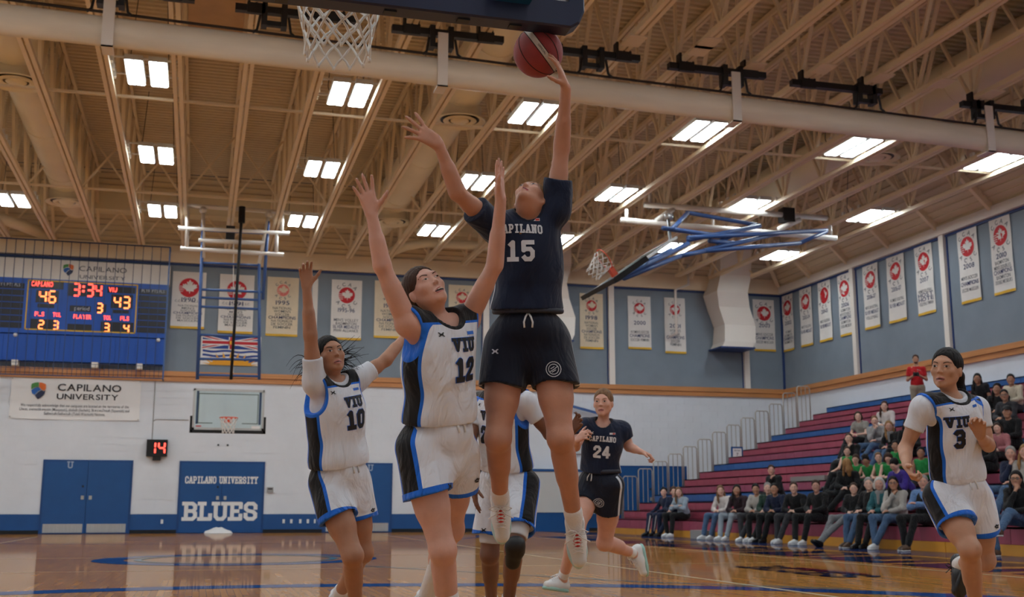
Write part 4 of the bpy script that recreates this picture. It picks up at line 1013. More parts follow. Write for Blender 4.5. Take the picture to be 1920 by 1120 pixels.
# ================================================================== bleachers
M_red = mat('bleacher_red', rgb(156,70,90), 0.45, var=0.10, vscale=2.2)
M_bblue = mat('bleacher_blue', rgb(36,92,158), 0.45, var=0.10, vscale=2.2)
M_kick = mat('golden_kickboard', rgb(214,150,52), 0.4, var=0.08, vscale=2)
M_greystep = mat('grey_step', rgb(140,136,132), 0.6)
NR, BX0, RUN, BZ0, RISE, BYA, BYB = 16, 11.9, 0.5, 0.43, 0.232, 5.0, 32.8
def rowx(i): return BX0 + RUN*(i-1)
def rowz(i): return BZ0 + RISE*(i-1)
bl = thing('bleachers', 'red and blue stepped bleachers along the side wall', 'bleachers', (BX0, 20.0, 0))
for i in range(1, NR+1):
    x0, z1 = rowx(i), rowz(i); mm = M_bblue if i % 4 == 0 else M_red
    mb = MB(); xe = min(x0+RUN+0.06, XR-0.01) if i < NR else XR-0.01
    mb.box((x0+0.035, BYA, max(0.0, z1-RISE*2-0.05)), (xe, BYB, z1-0.008))
    y = BYA
    while y < BYB - 0.05:
        ye = min(y+0.455, BYB)
        mb.box((x0, y+0.004, (z1-RISE+0.035) if i > 1 else 0.17), (x0+0.05, ye-0.004, z1+0.0)); mb.box((x0+0.0, y+0.004, z1-0.03), (x0+0.30, ye-0.004, z1))
        y = ye
    mb.build('bench_row', mm, bl)
for k in range(12):
    y0 = BYA + k*(BYB-BYA)/12; MB().box((BX0-0.02, y0+0.01, 0.0), (BX0+0.05, y0+(BYB-BYA)/12-0.01, 0.165)).build('kick_board', M_kick, bl)
MB().box((BX0+0.1, BYB-0.02, 0), (XR-0.02, BYB, 0.4)).build('end_panel', M_red, bl)
for i in range(2, NR+1): MB().box((rowx(i)+0.05, BYB-0.02, 0.3), (XR-0.02, BYB-0.001, rowz(i)-0.01)).build('end_panel', M_bblue if i % 4 == 0 else M_red, bl) if i in (4, 8, 12) else None
ya = atX(1325, 985, BX0)[1]
o = MB().box((BX0-0.28, ya-0.5, 0.0), (BX0-0.021, ya+0.35, 0.2)).build('aisle_step', M_greystep); tag(o, 'low grey aisle step against front of the bleachers', 'step')
p = atX(1540, 897, rowx(6)); o = MB().box((rowx(5)+0.06, p[1]-0.9, rowz(5)), (rowx(6)-0.001, p[1]+0.7, rowz(5)+0.115)).build('aisle_step', M_greystep); tag(o, 'beige aisle half-step between two red bleacher rows', 'step')
# end guard rails: one hoop per row
M_rail = mat('galvanised_rail', rgb(176,170,160), 0.4, metal=0.4)
for i in range(1, 15):
    x0 = rowx(i)+0.05; z0 = rowz(i); Yr = BYB+0.10; hh = 1.02 if i < 13 else 1.15
    gr = thing('guard_rail', 'galvanised tube guard rail hoop at the bleacher end', 'railing', (x0, Yr, 0), 'guard rails stepping up the bleacher end')
    z_ = max(0.0, z0-0.45) if i > 1 else 0.0
    MB().tube([(x0, Yr, z_), (x0, Yr, z0+hh-0.06), (x0+0.05, Yr, z0+hh), (x0+0.40, Yr, z0+hh), (x0+0.45, Yr, z0+hh-0.06), (x0+0.45, Yr, z_)], 0.018, 6).build('hoop_tube', M_rail, gr, smooth=True)
    for k in (0.15, 0.30): MB().tube([(x0+k, Yr, z_), (x0+k, Yr, z0+hh)], 0.012, 5).build('baluster', M_rail, gr)
    MB().box((x0, BYB, max(0, z0-0.25)), (x0+0.45, Yr+0.02, max(0.05, z0-0.2))).build('clamp', M_rail, gr)
p = atY(1380, 848, BYB+0.14); o = thing('section_sign', 'small blue-framed section sign on the guard rails', 'sign', (p[0], BYB+0.08, p[2]))
MB().box((p[0]-0.2, BYB+0.06, p[2]-0.16), (p[0]+0.2, BYB+0.08, p[2]+0.16)).build('frame', M_blue, o); MB().box((p[0]-0.15, BYB+0.05, p[2]-0.16), (p[0]+0.15, BYB+0.06, p[2]+0.11)).build('sheet', M_vinyl, o)
mb = MB(); V2, F2 = text2d('Section', 0.08, 0, width=0.2); mb.add([(p[0]+q[0], BYB+0.047, p[2]+0.02+q[1]) for q in V2], F2); V2, F2 = text2d('7', 0.14, 0.01); mb.add([(p[0]+q[0], BYB+0.047, p[2]-0.13+q[1]) for q in V2], F2); mb.build('lettering', M_ink, o)
# ================================================================== smooth body modelling (blended tapered limbs, meshed as one surface)
def nrm(v): v = np.asarray(v, float); return v / (np.linalg.norm(v) + 1e-12)
class Blob:
    """records rounded shapes, blends them on a grid and meshes the surface"""
    def __init__(s): s.ops = []; s.lo = np.full(3, 1e9); s.hi = -s.lo
    def _bb(s, pts, r):
        for p in pts: s.lo = np.minimum(s.lo, np.array(p)-r); s.hi = np.maximum(s.hi, np.array(p)+r)
    def cone(s, a, b, ra, rb, k=0.02, sub=False, cut=None, inner=None):
        a = np.asarray(a, float); b = np.asarray(b, float)
        if not sub: s._bb((a, b), max(ra, rb))
        s.ops.append(('c', a, b, ra, rb, k, sub, cut, inner)); return s
    def chain(s, pts, rr, k=0.02):
        for i in range(len(pts)-1): s.cone(pts[i], pts[i+1], rr[i], rr[i+1], k)
        return s
    def ell(s, c, R, r, k=0.02, sub=False):
        c = np.asarray(c, float)
        if not sub: s._bb((c,), max(r))
        s.ops.append(('e', c, np.asarray(R, float), np.asarray(r, float), k, sub)); return s
    def ball(s, c, r, k=0.02, sub=False): return s.cone(c, np.asarray(c, float)+[0,0,1e-4], r, r, k, sub)
    def plane(s, p, n): s.ops.append(('p', np.asarray(p, float), nrm(n))); return s
    def wave(s, amp, dirs): s.ops.append(('w', amp, dirs)); return s
    def mesh(s, h):
        lo = s.lo - 4*h; hi = s.hi + 4*h
        n = np.ceil((hi-lo)/h).astype(int) + 1
        ax = [(lo[i] + h*np.arange(n[i])).astype(np.float32) for i in range(3)]
        D = np.full(n, 1.0, np.float32)
        for op in s.ops:
            if op[0] == 'p':
                d = (ax[0][:,None,None]-op[1][0])*op[2][0] + (ax[1][None,:,None]-op[1][1])*op[2][1] + (ax[2][None,None,:]-op[1][2])*op[2][2]
                np.maximum(D, d.astype(np.float32), out=D); continue
            if op[0] == 'w':
                for (kx, ky, kz), ph in op[2]:
                    D += (op[1]*np.sin(kx*ax[0][:,None,None]+ky*ax[1][None,:,None]+kz*ax[2][None,None,:]+ph)).astype(np.float32)
                continue
            if op[0] == 'c':
                _, a, b, ra, rb, k, sub, cut, inner = op; m = max(ra, rb) + max(3.2*h, k*1.1); l = np.minimum(a, b)-m; u = np.maximum(a, b)+m
            else:
                _, c, R, r, k, sub = op; m = max(r) + max(3.2*h, k*1.1); l = c-m; u = c+m
            i0 = np.clip(np.floor((l-lo)/h).astype(int), 0, n); i1 = np.clip(np.ceil((u-lo)/h).astype(int)+1, 0, n)
            if np.any(i1 <= i0): continue
            X = ax[0][i0[0]:i1[0]][:,None,None]; Y = ax[1][i0[1]:i1[1]][None,:,None]; Z = ax[2][i0[2]:i1[2]][None,None,:]
            if op[0] == 'c':
                ba = b-a; L2 = float(ba@ba)
                x = X-np.float32(a[0]); y = Y-np.float32(a[1]); z = Z-np.float32(a[2])
                t = np.clip((x*ba[0]+y*ba[1]+z*ba[2])/L2, 0, 1).astype(np.float32)
                d = np.sqrt((x-t*ba[0])**2+(y-t*ba[1])**2+(z-t*ba[2])**2) - (ra+t*(rb-ra))
                if cut is not None:
                    cp, cn = cut; d = np.maximum(d, (X-cp[0])*cn[0]+(Y-cp[1])*cn[1]+(Z-cp[2])*cn[2])
                if inner is not None:
                    dep, wall = inner; e_ = (X-cut[0][0])*cut[1][0]+(Y-cut[0][1])*cut[1][1]+(Z-cut[0][2])*cut[1][2]
                    di = np.maximum(np.sqrt((x-t*ba[0])**2+(y-t*ba[1])**2+(z-t*ba[2])**2) - (ra+t*(rb-ra)-wall), -(e_+dep)); d = np.maximum(d, -di)
            else:
                x = X-c[0]; y = Y-c[1]; z = Z-c[2]
                q = [(R[i][0]*x+R[i][1]*y+R[i][2]*z) for i in range(3)]
                k0 = np.sqrt(sum((q[i]/r[i])**2 for i in range(3))); k1 = np.sqrt(sum((q[i]/r[i]**2)**2 for i in range(3)))+1e-6
                d = k0*(k0-1)/k1
            d = d.astype(np.float32); S = D[i0[0]:i1[0], i0[1]:i1[1], i0[2]:i1[2]]
            if sub:
                g = np.maximum(k-np.abs(S+d), 0)/k; S[...] = np.maximum(S, -d)+g*g*k*0.25
            else:
                g = np.maximum(k-np.abs(S-d), 0)/k; S[...] = np.minimum(S, d)-g*g*k*0.25
        return nets(D, lo, h)
def nets(D, lo, h):
    s = D < 0
    c = s[:-1].astype(np.int8) + s[1:]; c = c[:,:-1] + c[:,1:]; c = c[:,:,:-1] + c[:,:,1:]
    act = np.argwhere((c > 0) & (c < 8))
    if len(act) == 0: return np.zeros((0,3)), np.zeros((0,4), int)
    idx = np.full(c.shape, -1, np.int32); idx[act[:,0], act[:,1], act[:,2]] = np.arange(len(act))
    cor = [(i,j,k) for i in (0,1) for j in (0,1) for k in (0,1)]
    val = {q: D[act[:,0]+q[0], act[:,1]+q[1], act[:,2]+q[2]] for q in cor}
    P = np.zeros((len(act),3)); N = np.zeros(len(act))
    for a in cor:
        for ax_ in range(3):
            if a[ax_]: continue
            b = tuple(v+(1 if i == ax_ else 0) for i, v in enumerate(a)); da, db = val[a], val[b]
            m = (da < 0) != (db < 0); t = np.where(m, da/np.where(m, da-db, 1), 0)
            pt = np.array(a, float)[None,:].repeat(len(act), 0); pt[:,ax_] += t
            P += pt*m[:,None]; N += m
    V = lo + h*(act + P/np.maximum(N,1)[:,None])
    Q = []
    for ax_ in range(3):
        sl0 = [slice(None)]*3; sl1 = [slice(None)]*3; sl0[ax_] = slice(None,-1); sl1[ax_] = slice(1,None)
        A = s[tuple(sl0)]; e = np.argwhere(A != s[tuple(sl1)]); o1, o2 = [(1,2),(2,0),(0,1)][ax_]
        e = e[(e[:,o1] > 0) & (e[:,o2] > 0) & (e[:,o1] < D.shape[o1]-1) & (e[:,o2] < D.shape[o2]-1)]
        def cell(d1, d2): q = e.copy(); q[:,o1] += d1; q[:,o2] += d2; return idx[q[:,0], q[:,1], q[:,2]]
        f = np.stack([cell(-1,-1), cell(0,-1), cell(0,0), cell(-1,0)], 1); neg = ~A[e[:,0], e[:,1], e[:,2]]
        f[neg] = f[neg][:,::-1]; Q.append(f)
    return V, np.concatenate(Q)
def blob_obj(name, blob, h, mats, parent, fields=None, midx=None, pack=None):
    """mesh a blob and link it; pack = already meshed (V, Q)"""
    V, Q = pack if pack is not None else blob.mesh(h)
    org = ORG[parent]
    me = bpy.data.meshes.new(name); n, m = len(V), len(Q)
    me.vertices.add(n); me.vertices.foreach_set('co', (V-org).astype(np.float32).ravel())
    me.loops.add(4*m); me.loops.foreach_set('vertex_index', Q.astype(np.int32).ravel())
    me.polygons.add(m); me.polygons.foreach_set('loop_start', (np.arange(m)*4).astype(np.int32))
    me.polygons.foreach_set('use_smooth', np.ones(m, bool))
    for m_ in (mats if isinstance(mats, (list, tuple)) else [mats]): me.materials.append(m_)
    if midx is not None: me.polygons.foreach_set('material_index', midx.astype(np.int32))
    me.update(calc_edges=True)
    for kf, arr in (fields or {}).items():
        at_ = me.attributes.new(kf, 'FLOAT', 'POINT'); at_.data.foreach_set('value', arr.astype(np.float32))
    o = bpy.data.objects.new(name, me); link(o, parent); ORG[o] = org
    return o
def bvh_of(pack): return BVHTree.FromPolygons([tuple(v) for v in pack[0]], [tuple(int(i) for i in q) for q in pack[1]])
def refine(V2, Fc, res):
    V = []; Fo = []
    for f in Fc:
        P = [np.array(V2[i], float) for i in f]
        if len(f) == 4:
            a = max(np.linalg.norm(P[1]-P[0]), np.linalg.norm(P[2]-P[3])); b = max(np.linalg.norm(P[3]-P[0]), np.linalg.norm(P[2]-P[1]))
            na, nb_ = max(1, int(math.ceil(a/res))), max(1, int(math.ceil(b/res))); n0 = len(V)
            for j in range(nb_+1):
                for i in range(na+1):
                    u, v = i/na, j/nb_; V.append((P[0]*(1-u)+P[1]*u)*(1-v)+(P[3]*(1-u)+P[2]*u)*v)
            for j in range(nb_):
                for i in range(na): q = n0+j*(na+1)+i; Fo.append((q, q+1, q+na+2, q+na+1))
        else:
            n0 = len(V); cc = sum(P)/len(P); V.append(cc); V.extend(P); k = len(P)
            for i in range(k): Fo.append((n0, n0+1+i, n0+1+(i+1) % k))
    return V, Fo
def decal(name, V2, Fc, c, ux, uy, bvh, off, m, parent, res=0.02, start=0.35, curve=0.0):
    """print a flat pattern onto a body or garment surface, following its shape"""
    c = np.array(c, float); ux = nrm(ux); uy = nrm(np.asarray(uy, float)-ux*(np.asarray(uy, float)@ux)); n = np.cross(ux, uy)
    V, Fo = refine(V2, Fc, res); W = []; last = c
    for p in V:
        y = p[1] + curve*p[0]*p[0]; z = p[2] if len(p) > 2 else 0.0
        o = c + ux*p[0] + uy*y + n*start
        hit, nr, _, _ = bvh.ray_cast(Vector(o), Vector(-n), start*2)
        if hit is None: q = last + ux*0
        else: q = np.array(hit) + n*(off+z); last = q
        W.append(q)
    return mesh_obj(name, W, Fo, m, parent, smooth=True)

# ---- cloth and skin materials
def layered_mat(name, base, layers, rough=0.75, fold=0.5, fscale=5.5, sheen=0.15):
    m = bpy.data.materials.new(name); m.use_nodes = True
    nt = m.node_tree; b = nt.nodes['Principled BSDF']; b.inputs['Roughness'].default_value = rough; b.inputs['Sheen Weight'].default_value = sheen
    b.inputs['Specular IOR Level'].default_value = 0.25
    prev = None
    rgbn = nt.nodes.new('ShaderNodeRGB'); rgbn.outputs[0].default_value = (*base, 1); prev = rgbn.outputs[0]
    for attr, lo_, hi_, col in layers:
        a = nt.nodes.new('ShaderNodeAttribute'); a.attribute_name = attr
        l = nt.nodes.new('ShaderNodeMath'); l.operation = 'LESS_THAN'; l.inputs[1].default_value = hi_; nt.links.new(a.outputs['Fac'], l.inputs[0])
        g = nt.nodes.new('ShaderNodeMath'); g.operation = 'GREATER_THAN'; g.inputs[1].default_value = lo_; nt.links.new(a.outputs['Fac'], g.inputs[0])
        mu = nt.nodes.new('ShaderNodeMath'); mu.operation = 'MULTIPLY'; nt.links.new(l.outputs[0], mu.inputs[0]); nt.links.new(g.outputs[0], mu.inputs[1])
        mx = nt.nodes.new('ShaderNodeMixRGB'); nt.links.new(mu.outputs[0], mx.inputs[0]); nt.links.new(prev, mx.inputs[1]); mx.inputs[2].default_value = (*col, 1); prev = mx.outputs[0]
    nt.links.new(prev, b.inputs['Base Color'])
    tc = nt.nodes.new('ShaderNodeTexCoord'); mp = nt.nodes.new('ShaderNodeMapping'); mp.inputs['Scale'].default_value = (1.3, 1.3, 0.55)
    nt.links.new(tc.outputs['Object'], mp.inputs['Vector'])
    nz = nt.nodes.new('ShaderNodeTexNoise'); nz.inputs['Scale'].default_value = fscale; nz.inputs['Detail'].default_value = 3; nz.inputs['Distortion'].default_value = 1.6
    nt.links.new(mp.outputs[0], nz.inputs['Vector'])
    bp = nt.nodes.new('ShaderNodeBump'); bp.inputs['Strength'].default_value = fold; bp.inputs['Distance'].default_value = 0.04
    nt.links.new(nz.outputs['Fac'], bp.inputs['Height']); nt.links.new(bp.outputs[0], b.inputs['Normal'])
    MATS[name] = m
    return m
def skin_mat(name, c): return mat(name, c, 0.5, var=0.06, vscale=14, bump=0.05, bscale=90, spec=0.4, sss=0.12)
def hair_mat(name, c): return mat(name, c, 0.6, var=0.25, vscale=60, bump=0.6, bscale=80, stretch=(1,1,0.12), spec=0.2)
M_eyew = mat('eye_white', rgb(204,196,192), 0.25)
M_iris = mat('iris_brown', rgb(62,40,28), 0.2)
M_pupil = mat('pupil_black', rgb(10,8,8), 0.2)
M_lash = mat('lash_dark', rgb(34,24,22), 0.6)
M_lip = mat('lips', rgb(168,100,92), 0.45)
M_mouth = mat('mouth_inside', rgb(50,18,18), 0.6)
M_teeth = mat('teeth', rgb(226,222,212), 0.3)

class Head:
    def __init__(s, c, fwd, up, scale=1.0):
        s.c = np.asarray(c, float); s.f = nrm(fwd); s.u = nrm(np.asarray(up, float) - s.f*(np.asarray(up, float)@s.f)); s.x = np.cross(s.f, s.u)   # x = person's right
        s.sc = scale; s.R = np.array([s.x, s.f, s.u])
    def w(s, x, y, z): return s.c + (s.x*x + s.f*y + s.u*z)*s.sc
    def loc(s, V): return ((V - s.c) @ s.R.T)/s.sc
def head_shape(B, H, mouth=0.0, detail=True):
    k = H.sc; E = lambda p, r, kk, sub=False: B.ell(H.w(*p), H.R, np.array(r)*k, kk*k, sub)
    C = lambda p, q, ra, rb, kk, sub=False: B.cone(H.w(*p), H.w(*q), ra*k, rb*k, kk*k, sub)
    E((0,-0.014,0.032), (0.072,0.093,0.086), 0.02)
    E((0,0.018,-0.028), (0.057,0.063,0.078), 0.032)
    for s in (-1, 1):
        C((s*0.046,-0.004,-0.042), (s*0.013,0.058,-0.088), 0.015, 0.011, 0.026)
        E((s*0.037,0.054,-0.018), (0.021,0.019,0.017), 0.026)
        E((s*0.0735,-0.010,-0.008), (0.008,0.016,0.027), 0.008)
    E((0,0.066,-0.091), (0.015,0.014,0.013), 0.02)
    C((-0.034,0.072,0.028), (0.034,0.072,0.028), 0.010, 0.010, 0.022)
    if detail:
        for s in (-1, 1):
            B.ball(H.w(s*0.031,0.097,0.006), 0.017*k, 0.016*k, True)
            B.ball(H.w(s*0.031,0.069,0.006), 0.0145*k, 0.008*k)
    C((0,0.078,0.014), (0,0.096,-0.023), 0.0050, 0.0076, 0.012)
    for s in (-1, 1): B.ball(H.w(s*0.0088,0.089,-0.027), 0.0068*k, 0.006*k)
    if detail:
        for s in (-1, 1):
            C((0,0.084,-0.056), (s*0.021,0.073,-0.061), 0.0065, 0.004, 0.008)
            C((0,0.083,-0.069-mouth*0.012), (s*0.018,0.072,-0.064), 0.0075, 0.004, 0.008)
        if mouth > 0: E((0,0.094,-0.062-mouth*0.005), (0.013,0.014,0.0015+0.0030*mouth), 0.003, True)
def face_marks(root, H, bvh, browm, mouth=0.0, lipm=None, iris=None, look=(0,0), eh=1.0):
    k = H.sc
    def D(name, V2, Fc, m, off, res=0.006): return decal(name, np.array(V2)*k, Fc, H.c, -H.x, H.u, bvh, off, m, root, res, 0.2)
    # decal axes: ux = person's right, uy = up -> normal = x cross u = forward
    for s in (-1, 1):
        cx, cz = s*0.031, 0.005
        alm = [(cx+0.0150*math.cos(t), cz+0.0060*eh*math.sin(t)*(1.0 if math.sin(t) > 0 else 0.75)) for t in np.linspace(0, 2*math.pi, 17)[:-1]]
        e = D('eye', alm, [tuple(range(16))], M_eyew, 0.0012)
        ix, iz = cx+look[0]*0.005, cz+look[1]*0.003
        D('iris', [(ix+0.0060*math.cos(t), iz+0.0054*min(1,eh*1.05)*math.sin(t)) for t in np.linspace(0, 2*math.pi, 13)[:-1]], [tuple(range(12))], iris or M_iris, 0.0018)
        D('pupil', [(ix+0.0026*math.cos(t), iz+0.0026*math.sin(t)) for t in np.linspace(0, 2*math.pi, 9)[:-1]], [tuple(range(8))], M_pupil, 0.0022)
        up = [(cx+0.0160*math.cos(t), cz+0.0068*eh*math.sin(t)) for t in np.linspace(0, math.pi, 9)]; lo_ = [(cx+0.0152*math.cos(t), cz+0.0046*eh*math.sin(t)) for t in np.linspace(0, math.pi, 9)]
        D('eyelash', up+lo_, [(i, i+1, 10+i, 9+i) for i in range(8)], M_lash, 0.0026)
        bt = [(cx+s*(-0.017+0.036*q), 0.0225+0.0072*math.sin(q*2.4)+0.0010*(1-q)) for q in np.linspace(0,1,8)]; bb = [(cx+s*(-0.017+0.036*q), 0.0188+0.0078*math.sin(q*2.4)) for q in np.linspace(0,1,8)]
        D('eyebrow', bt+bb, [(i, i+1, 9+i, 8+i) for i in range(7)], browm, 0.0012)
    xs = np.linspace(-0.023, 0.023, 11); sh = np.sqrt(np.maximum(0, 1-(xs/0.0232)**2)); mo = mouth*0.006
    ut = [(x, -0.060+0.0085*a-0.0022*math.exp(-(x/0.004)**2)) for x, a in zip(xs, sh)]; um = [(x, -0.0615+mo*0.35*a) for x, a in zip(xs, sh)]
    lm_ = [(x, -0.063-mo*a) for x, a in zip(xs, sh)]; lb = [(x, -0.0635-(0.0100+mo)*a) for x, a in zip(xs, sh)]
    D('upper_lip', ut+um, [(i, i+1, 12+i, 11+i) for i in range(10)], lipm or M_lip, 0.0010)
    D('lower_lip', lm_+lb, [(i, i+1, 12+i, 11+i) for i in range(10)], lipm or M_lip, 0.0010)
    D('mouth_line', um+lm_, [(i, i+1, 12+i, 11+i) for i in range(10)], M_mouth, 0.0013)
    if mouth > 0.8: D('teeth', [(-0.011,-0.0605),(0.011,-0.0605),(0.011,-0.0630),(-0.011,-0.0630)], [(0,1,2,3)], M_teeth, 0.0045)
def hair_shape(B, H, cut=0.020, puff=1.0):
    k = H.sc
    B.ell(H.w(0,-0.017,0.036), H.R, np.array((0.0775,0.099,0.0905))*k*puff, 0.01)
    B.ell(H.w(0,0.086+(cut-0.020),-0.036), H.R, np.array((0.073,0.078,0.104))*k, 0.004, True)
    B.plane(H.w(0,-0.03,-0.082), -H.u*0.93+H.f*0.36)
    for s in (-1, 1): B.ball(H.w(s*0.086,0.004,-0.012), 0.026*k, 0.006, True)
    B.wave(0.0006, [(tuple(H.x*430+H.f*60), 0.0), (tuple(H.x*270-H.f*90), 1.0)])

def hand_shape(B, w, d, n, thumb, curl=(0.15,0.15,0.18,0.22), spread=(0.16,0.04,-0.08,-0.2), k=1.0, tcurl=0.2, tdir=(0.62,0.75,0.25)):
    """w wrist, d along the palm, n out of the palm, thumb = direction of the thumb side"""
    d = nrm(d); n = nrm(np.asarray(n, float)-d*(np.asarray(n, float)@d)); l = np.cross(d, n)
    if l @ np.asarray(thumb, float) < 0: l = -l
    K = []
    for f, s in zip((0.092,0.096,0.090,0.080), (0.029,0.010,-0.010,-0.028)):
        K.append(w + d*f*k + l*s*k)
    for q, s in zip(K, (0.016,0.006,-0.005,-0.015)):
        B.cone(w + l*s*k + d*0.012*k, q, 0.0150*k, 0.0115*k, 0.014*k)
    B.cone(w + l*0.018*k + d*0.03*k, w + l*0.026*k + d*0.055*k, 0.017*k, 0.013*k, 0.015*k)
    for i, (ln, sp, cu) in enumerate(zip((0.95,1.06,0.99,0.78), spread, curl)):
        p = K[i]; v = nrm(d + l*sp); a = cu*0.6
        for seg, (L, ra, rb) in enumerate(((0.043,0.0098,0.0086),(0.026,0.0086,0.0078),(0.021,0.0078,0.0064))):
            v2 = nrm(v*math.cos(a) + n*math.sin(a)); q = p + v2*L*ln*k
            B.cone(p, q, ra*k, rb*k, 0.005*k); p = q; a += cu*(1.5 if seg == 0 else 1.0)
    p = w + d*0.026*k + l*0.022*k; v = nrm(d*tdir[0] + l*tdir[1] + n*tdir[2])
    for L, ra, rb in ((0.042,0.0150,0.0115),(0.032,0.0112,0.0095),(0.026,0.0095,0.0075)):
        q = p + v*L*k; B.cone(p, q, ra*k, rb*k, 0.008*k); p = q; v = nrm(v + d*tcurl*0.9 + n*tcurl*0.5)
def limb(B, a, b, ra, rb, bulge=None, k=0.025):
    B.cone(a, b, ra, rb, k)
    if bulge:
        t, off, r, span = bulge; c = np.asarray(a)*(1-t)+np.asarray(b)*t; ax_ = nrm(np.asarray(b, float)-a)
        B.cone(c+off-ax_*span, c+off+ax_*span, r*0.94, r*0.86, k)

# ---- shoes
def shoe_frame(ank, fwd, up):
    f = nrm(fwd); u = nrm(np.asarray(up, float)-f*(np.asarray(up, float)@f)); x = np.cross(f, u); o = np.asarray(ank, float)-u*0.085
    return o, f, u, x
def make_shoe(root, ank, fwd, up, m_up, m_sole, m_lace, m_tongue=None, h=0.0055, laces=True, k=1.0, name='shoe'):
    o, f, u, x = shoe_frame(ank, fwd, up); R = np.array([x, f, u])
    P = lambda a, b, c: o + (x*a + f*b + u*c)*k
    B = Blob()
    B.cone(P(0,-0.035,0.048), P(0,0.06,0.046), 0.040*k, 0.043*k, 0.02); B.cone(P(0,0.06,0.046), P(-0.004,0.155,0.036), 0.043*k, 0.036*k, 0.03)
    B.cone(P(0,-0.02,0.06), P(0,-0.012,0.112), 0.041*k, 0.043*k, 0.03); B.cone(P(0,0.02,0.085), P(0,0.10,0.058), 0.028*k, 0.026*k, 0.03)
    B.plane(P(0,0,0.018), -u); B.plane(P(0,0,0.122), u)
    B.ell(P(0,-0.012,0.128), R, (0.034*k,0.036*k,0.022*k), 0.006, True)
    sh_ = blob_obj(name, B, h, m_up, root)
    B = Blob(); B.ell(P(0,-0.01,0.014), R, (0.043*k,0.066*k,0.03*k), 0.02); B.ell(P(0,0.10,0.015), R, (0.048*k,0.10*k,0.03*k), 0.03); B.cone(P(0,-0.02,0.014), P(0,0.12,0.014), 0.036*k, 0.04*k, 0.02)
    B.plane(P(0,0,0.0), -u); B.plane(P(0,0,0.027), u)
    blob_obj('sole', B, h, m_sole, sh_)
    if laces:
        B = Blob(); B.ell(P(0,0.066,0.098), np.array([x, nrm(f-u*0.45), nrm(u+f*0.45)]), (0.021*k,0.062*k,0.012*k), 0.01)
        blob_obj('tongue', B, h, m_tongue or m_up, sh_)
        mb = MB()
        for i in range(6):
            t = i/5; yc, zc = 0.024+0.084*t, 0.129-0.038*t
            mb.tube([P(-0.024,yc,zc-0.012), P(0.0,yc+0.008,zc+0.002), P(0.024,yc+0.016,zc-0.014)], 0.0032*k, 5); mb.tube([P(0.024,yc,zc-0.012), P(0.0,yc+0.008,zc+0.003), P(-0.024,yc+0.016,zc-0.014)], 0.0032*k, 5)
        for s in (-1, 1): mb.tube([P(0,0.024,0.134), P(s*0.028,0.016,0.142), P(s*0.055,0.03,0.128), P(s*0.035,0.04,0.124), P(0,0.028,0.134)], 0.003*k, 5); mb.tube([P(0,0.024,0.134), P(s*0.022,0.055,0.128), P(s*0.06,0.075,0.105)], 0.0028*k, 5)
        mb.build('laces', m_lace, sh_, smooth=True)['kind'] = 'stuff'
    return sh_
# ================================================================== the ball
def camv(r, u, b): return RT*r + UP*u - FW*b              # direction given as right, up, towards the viewer
ballc = atD(1009, 99, 5.32)
bl_ = thing('basketball', 'dark red leather basketball with white band in raised hand', 'ball', ballc)
M_ball = mat('ball_leather', rgb(150,48,48), 0.5, var=0.10, vscale=20, bump=0.5, bscale=420)
M_bandw = mat('ball_white_panel', rgb(206,196,184), 0.5, bump=0.4, bscale=420)
M_groove = mat('ball_groove', rgb(40,18,18), 0.7)
bx, by = nrm(camv(0.62, 0.78, 0.35)), None
bz = nrm(np.cross(bx, camv(0, 0, 1))); by = np.cross(bz, bx)
RB_ = 0.1155; V = []; Fc = []; NU, NV = 48, 32
for j in range(NV+1):
    th = math.pi*j/NV
    for i in range(NU): ph = 2*math.pi*i/NU; V.append(ballc + RB_*(bx*math.sin(th)*math.cos(ph) + by*math.sin(th)*math.sin(ph) + bz*math.cos(th)))
for j in range(NV):
    for i in range(NU): Fc.append((j*NU+i, (j+1)*NU+i, (j+1)*NU+(i+1) % NU, j*NU+(i+1) % NU))
mesh_obj('leather', V, Fc, M_ball, bl_, smooth=True)
band_n = nrm(camv(0.80, 0.60, 0.12)); ba_ = nrm(np.cross(band_n, camv(0,0,1))); bb_ = np.cross(band_n, ba_)
def circ(off, r): return [ballc + band_n*off + (ba_*math.cos(t)+bb_*math.sin(t))*math.sqrt(max(0, r*r-off*off)) for t in np.linspace(0, 2*math.pi, 61)[:-1]]
V = []; Fc = []; offs = np.linspace(0.006, 0.034, 5)
for o_ in offs: V += circ(o_, RB_+0.0008)
for j in range(4):
    for i in range(60): Fc.append((j*60+i, j*60+(i+1) % 60, (j+1)*60+(i+1) % 60, (j+1)*60+i))
mesh_obj('white_band', V, Fc, M_bandw, bl_, smooth=True)
for o_ in (0.006, 0.034): MB().tube(circ(o_, RB_+0.0002), 0.0022, 5, closed=True).build('groove', M_groove, bl_, smooth=True)
for nn_ in (nrm(camv(0.62,0.40,0.66)), nrm(camv(0.62,0.50,-0.62))):
    a_ = nrm(np.cross(nn_, camv(0,0,1))); b_ = np.cross(nn_, a_)
    MB().tube([ballc + (a_*math.cos(t)+b_*math.sin(t))*(RB_+0.0002) for t in np.linspace(0, 2*math.pi, 61)[:-1]], 0.0022, 5, closed=True).build('groove', M_groove, bl_, smooth=True)
mb = MB(); V2, F2 = text2d('OFFICIAL', 0.014, 0.01); tt = nrm(bb_ - band_n*0)
cp = ballc + nrm(nrm(camv(-0.25,-0.35,0.9)) - band_n*(nrm(camv(-0.25,-0.35,0.9))@band_n) + band_n*0.18)*(RB_+0.0018); nl_ = nrm(cp-ballc); tx = nrm(np.cross(band_n, nl_)); 
if tx @ RT < 0: tx = -tx
ty = np.cross(nl_, tx)
mb.add([cp + tx*p[0] + ty*(p[1]-0.005) for p in V2], F2); mb.build('print', M_ink, bl_)

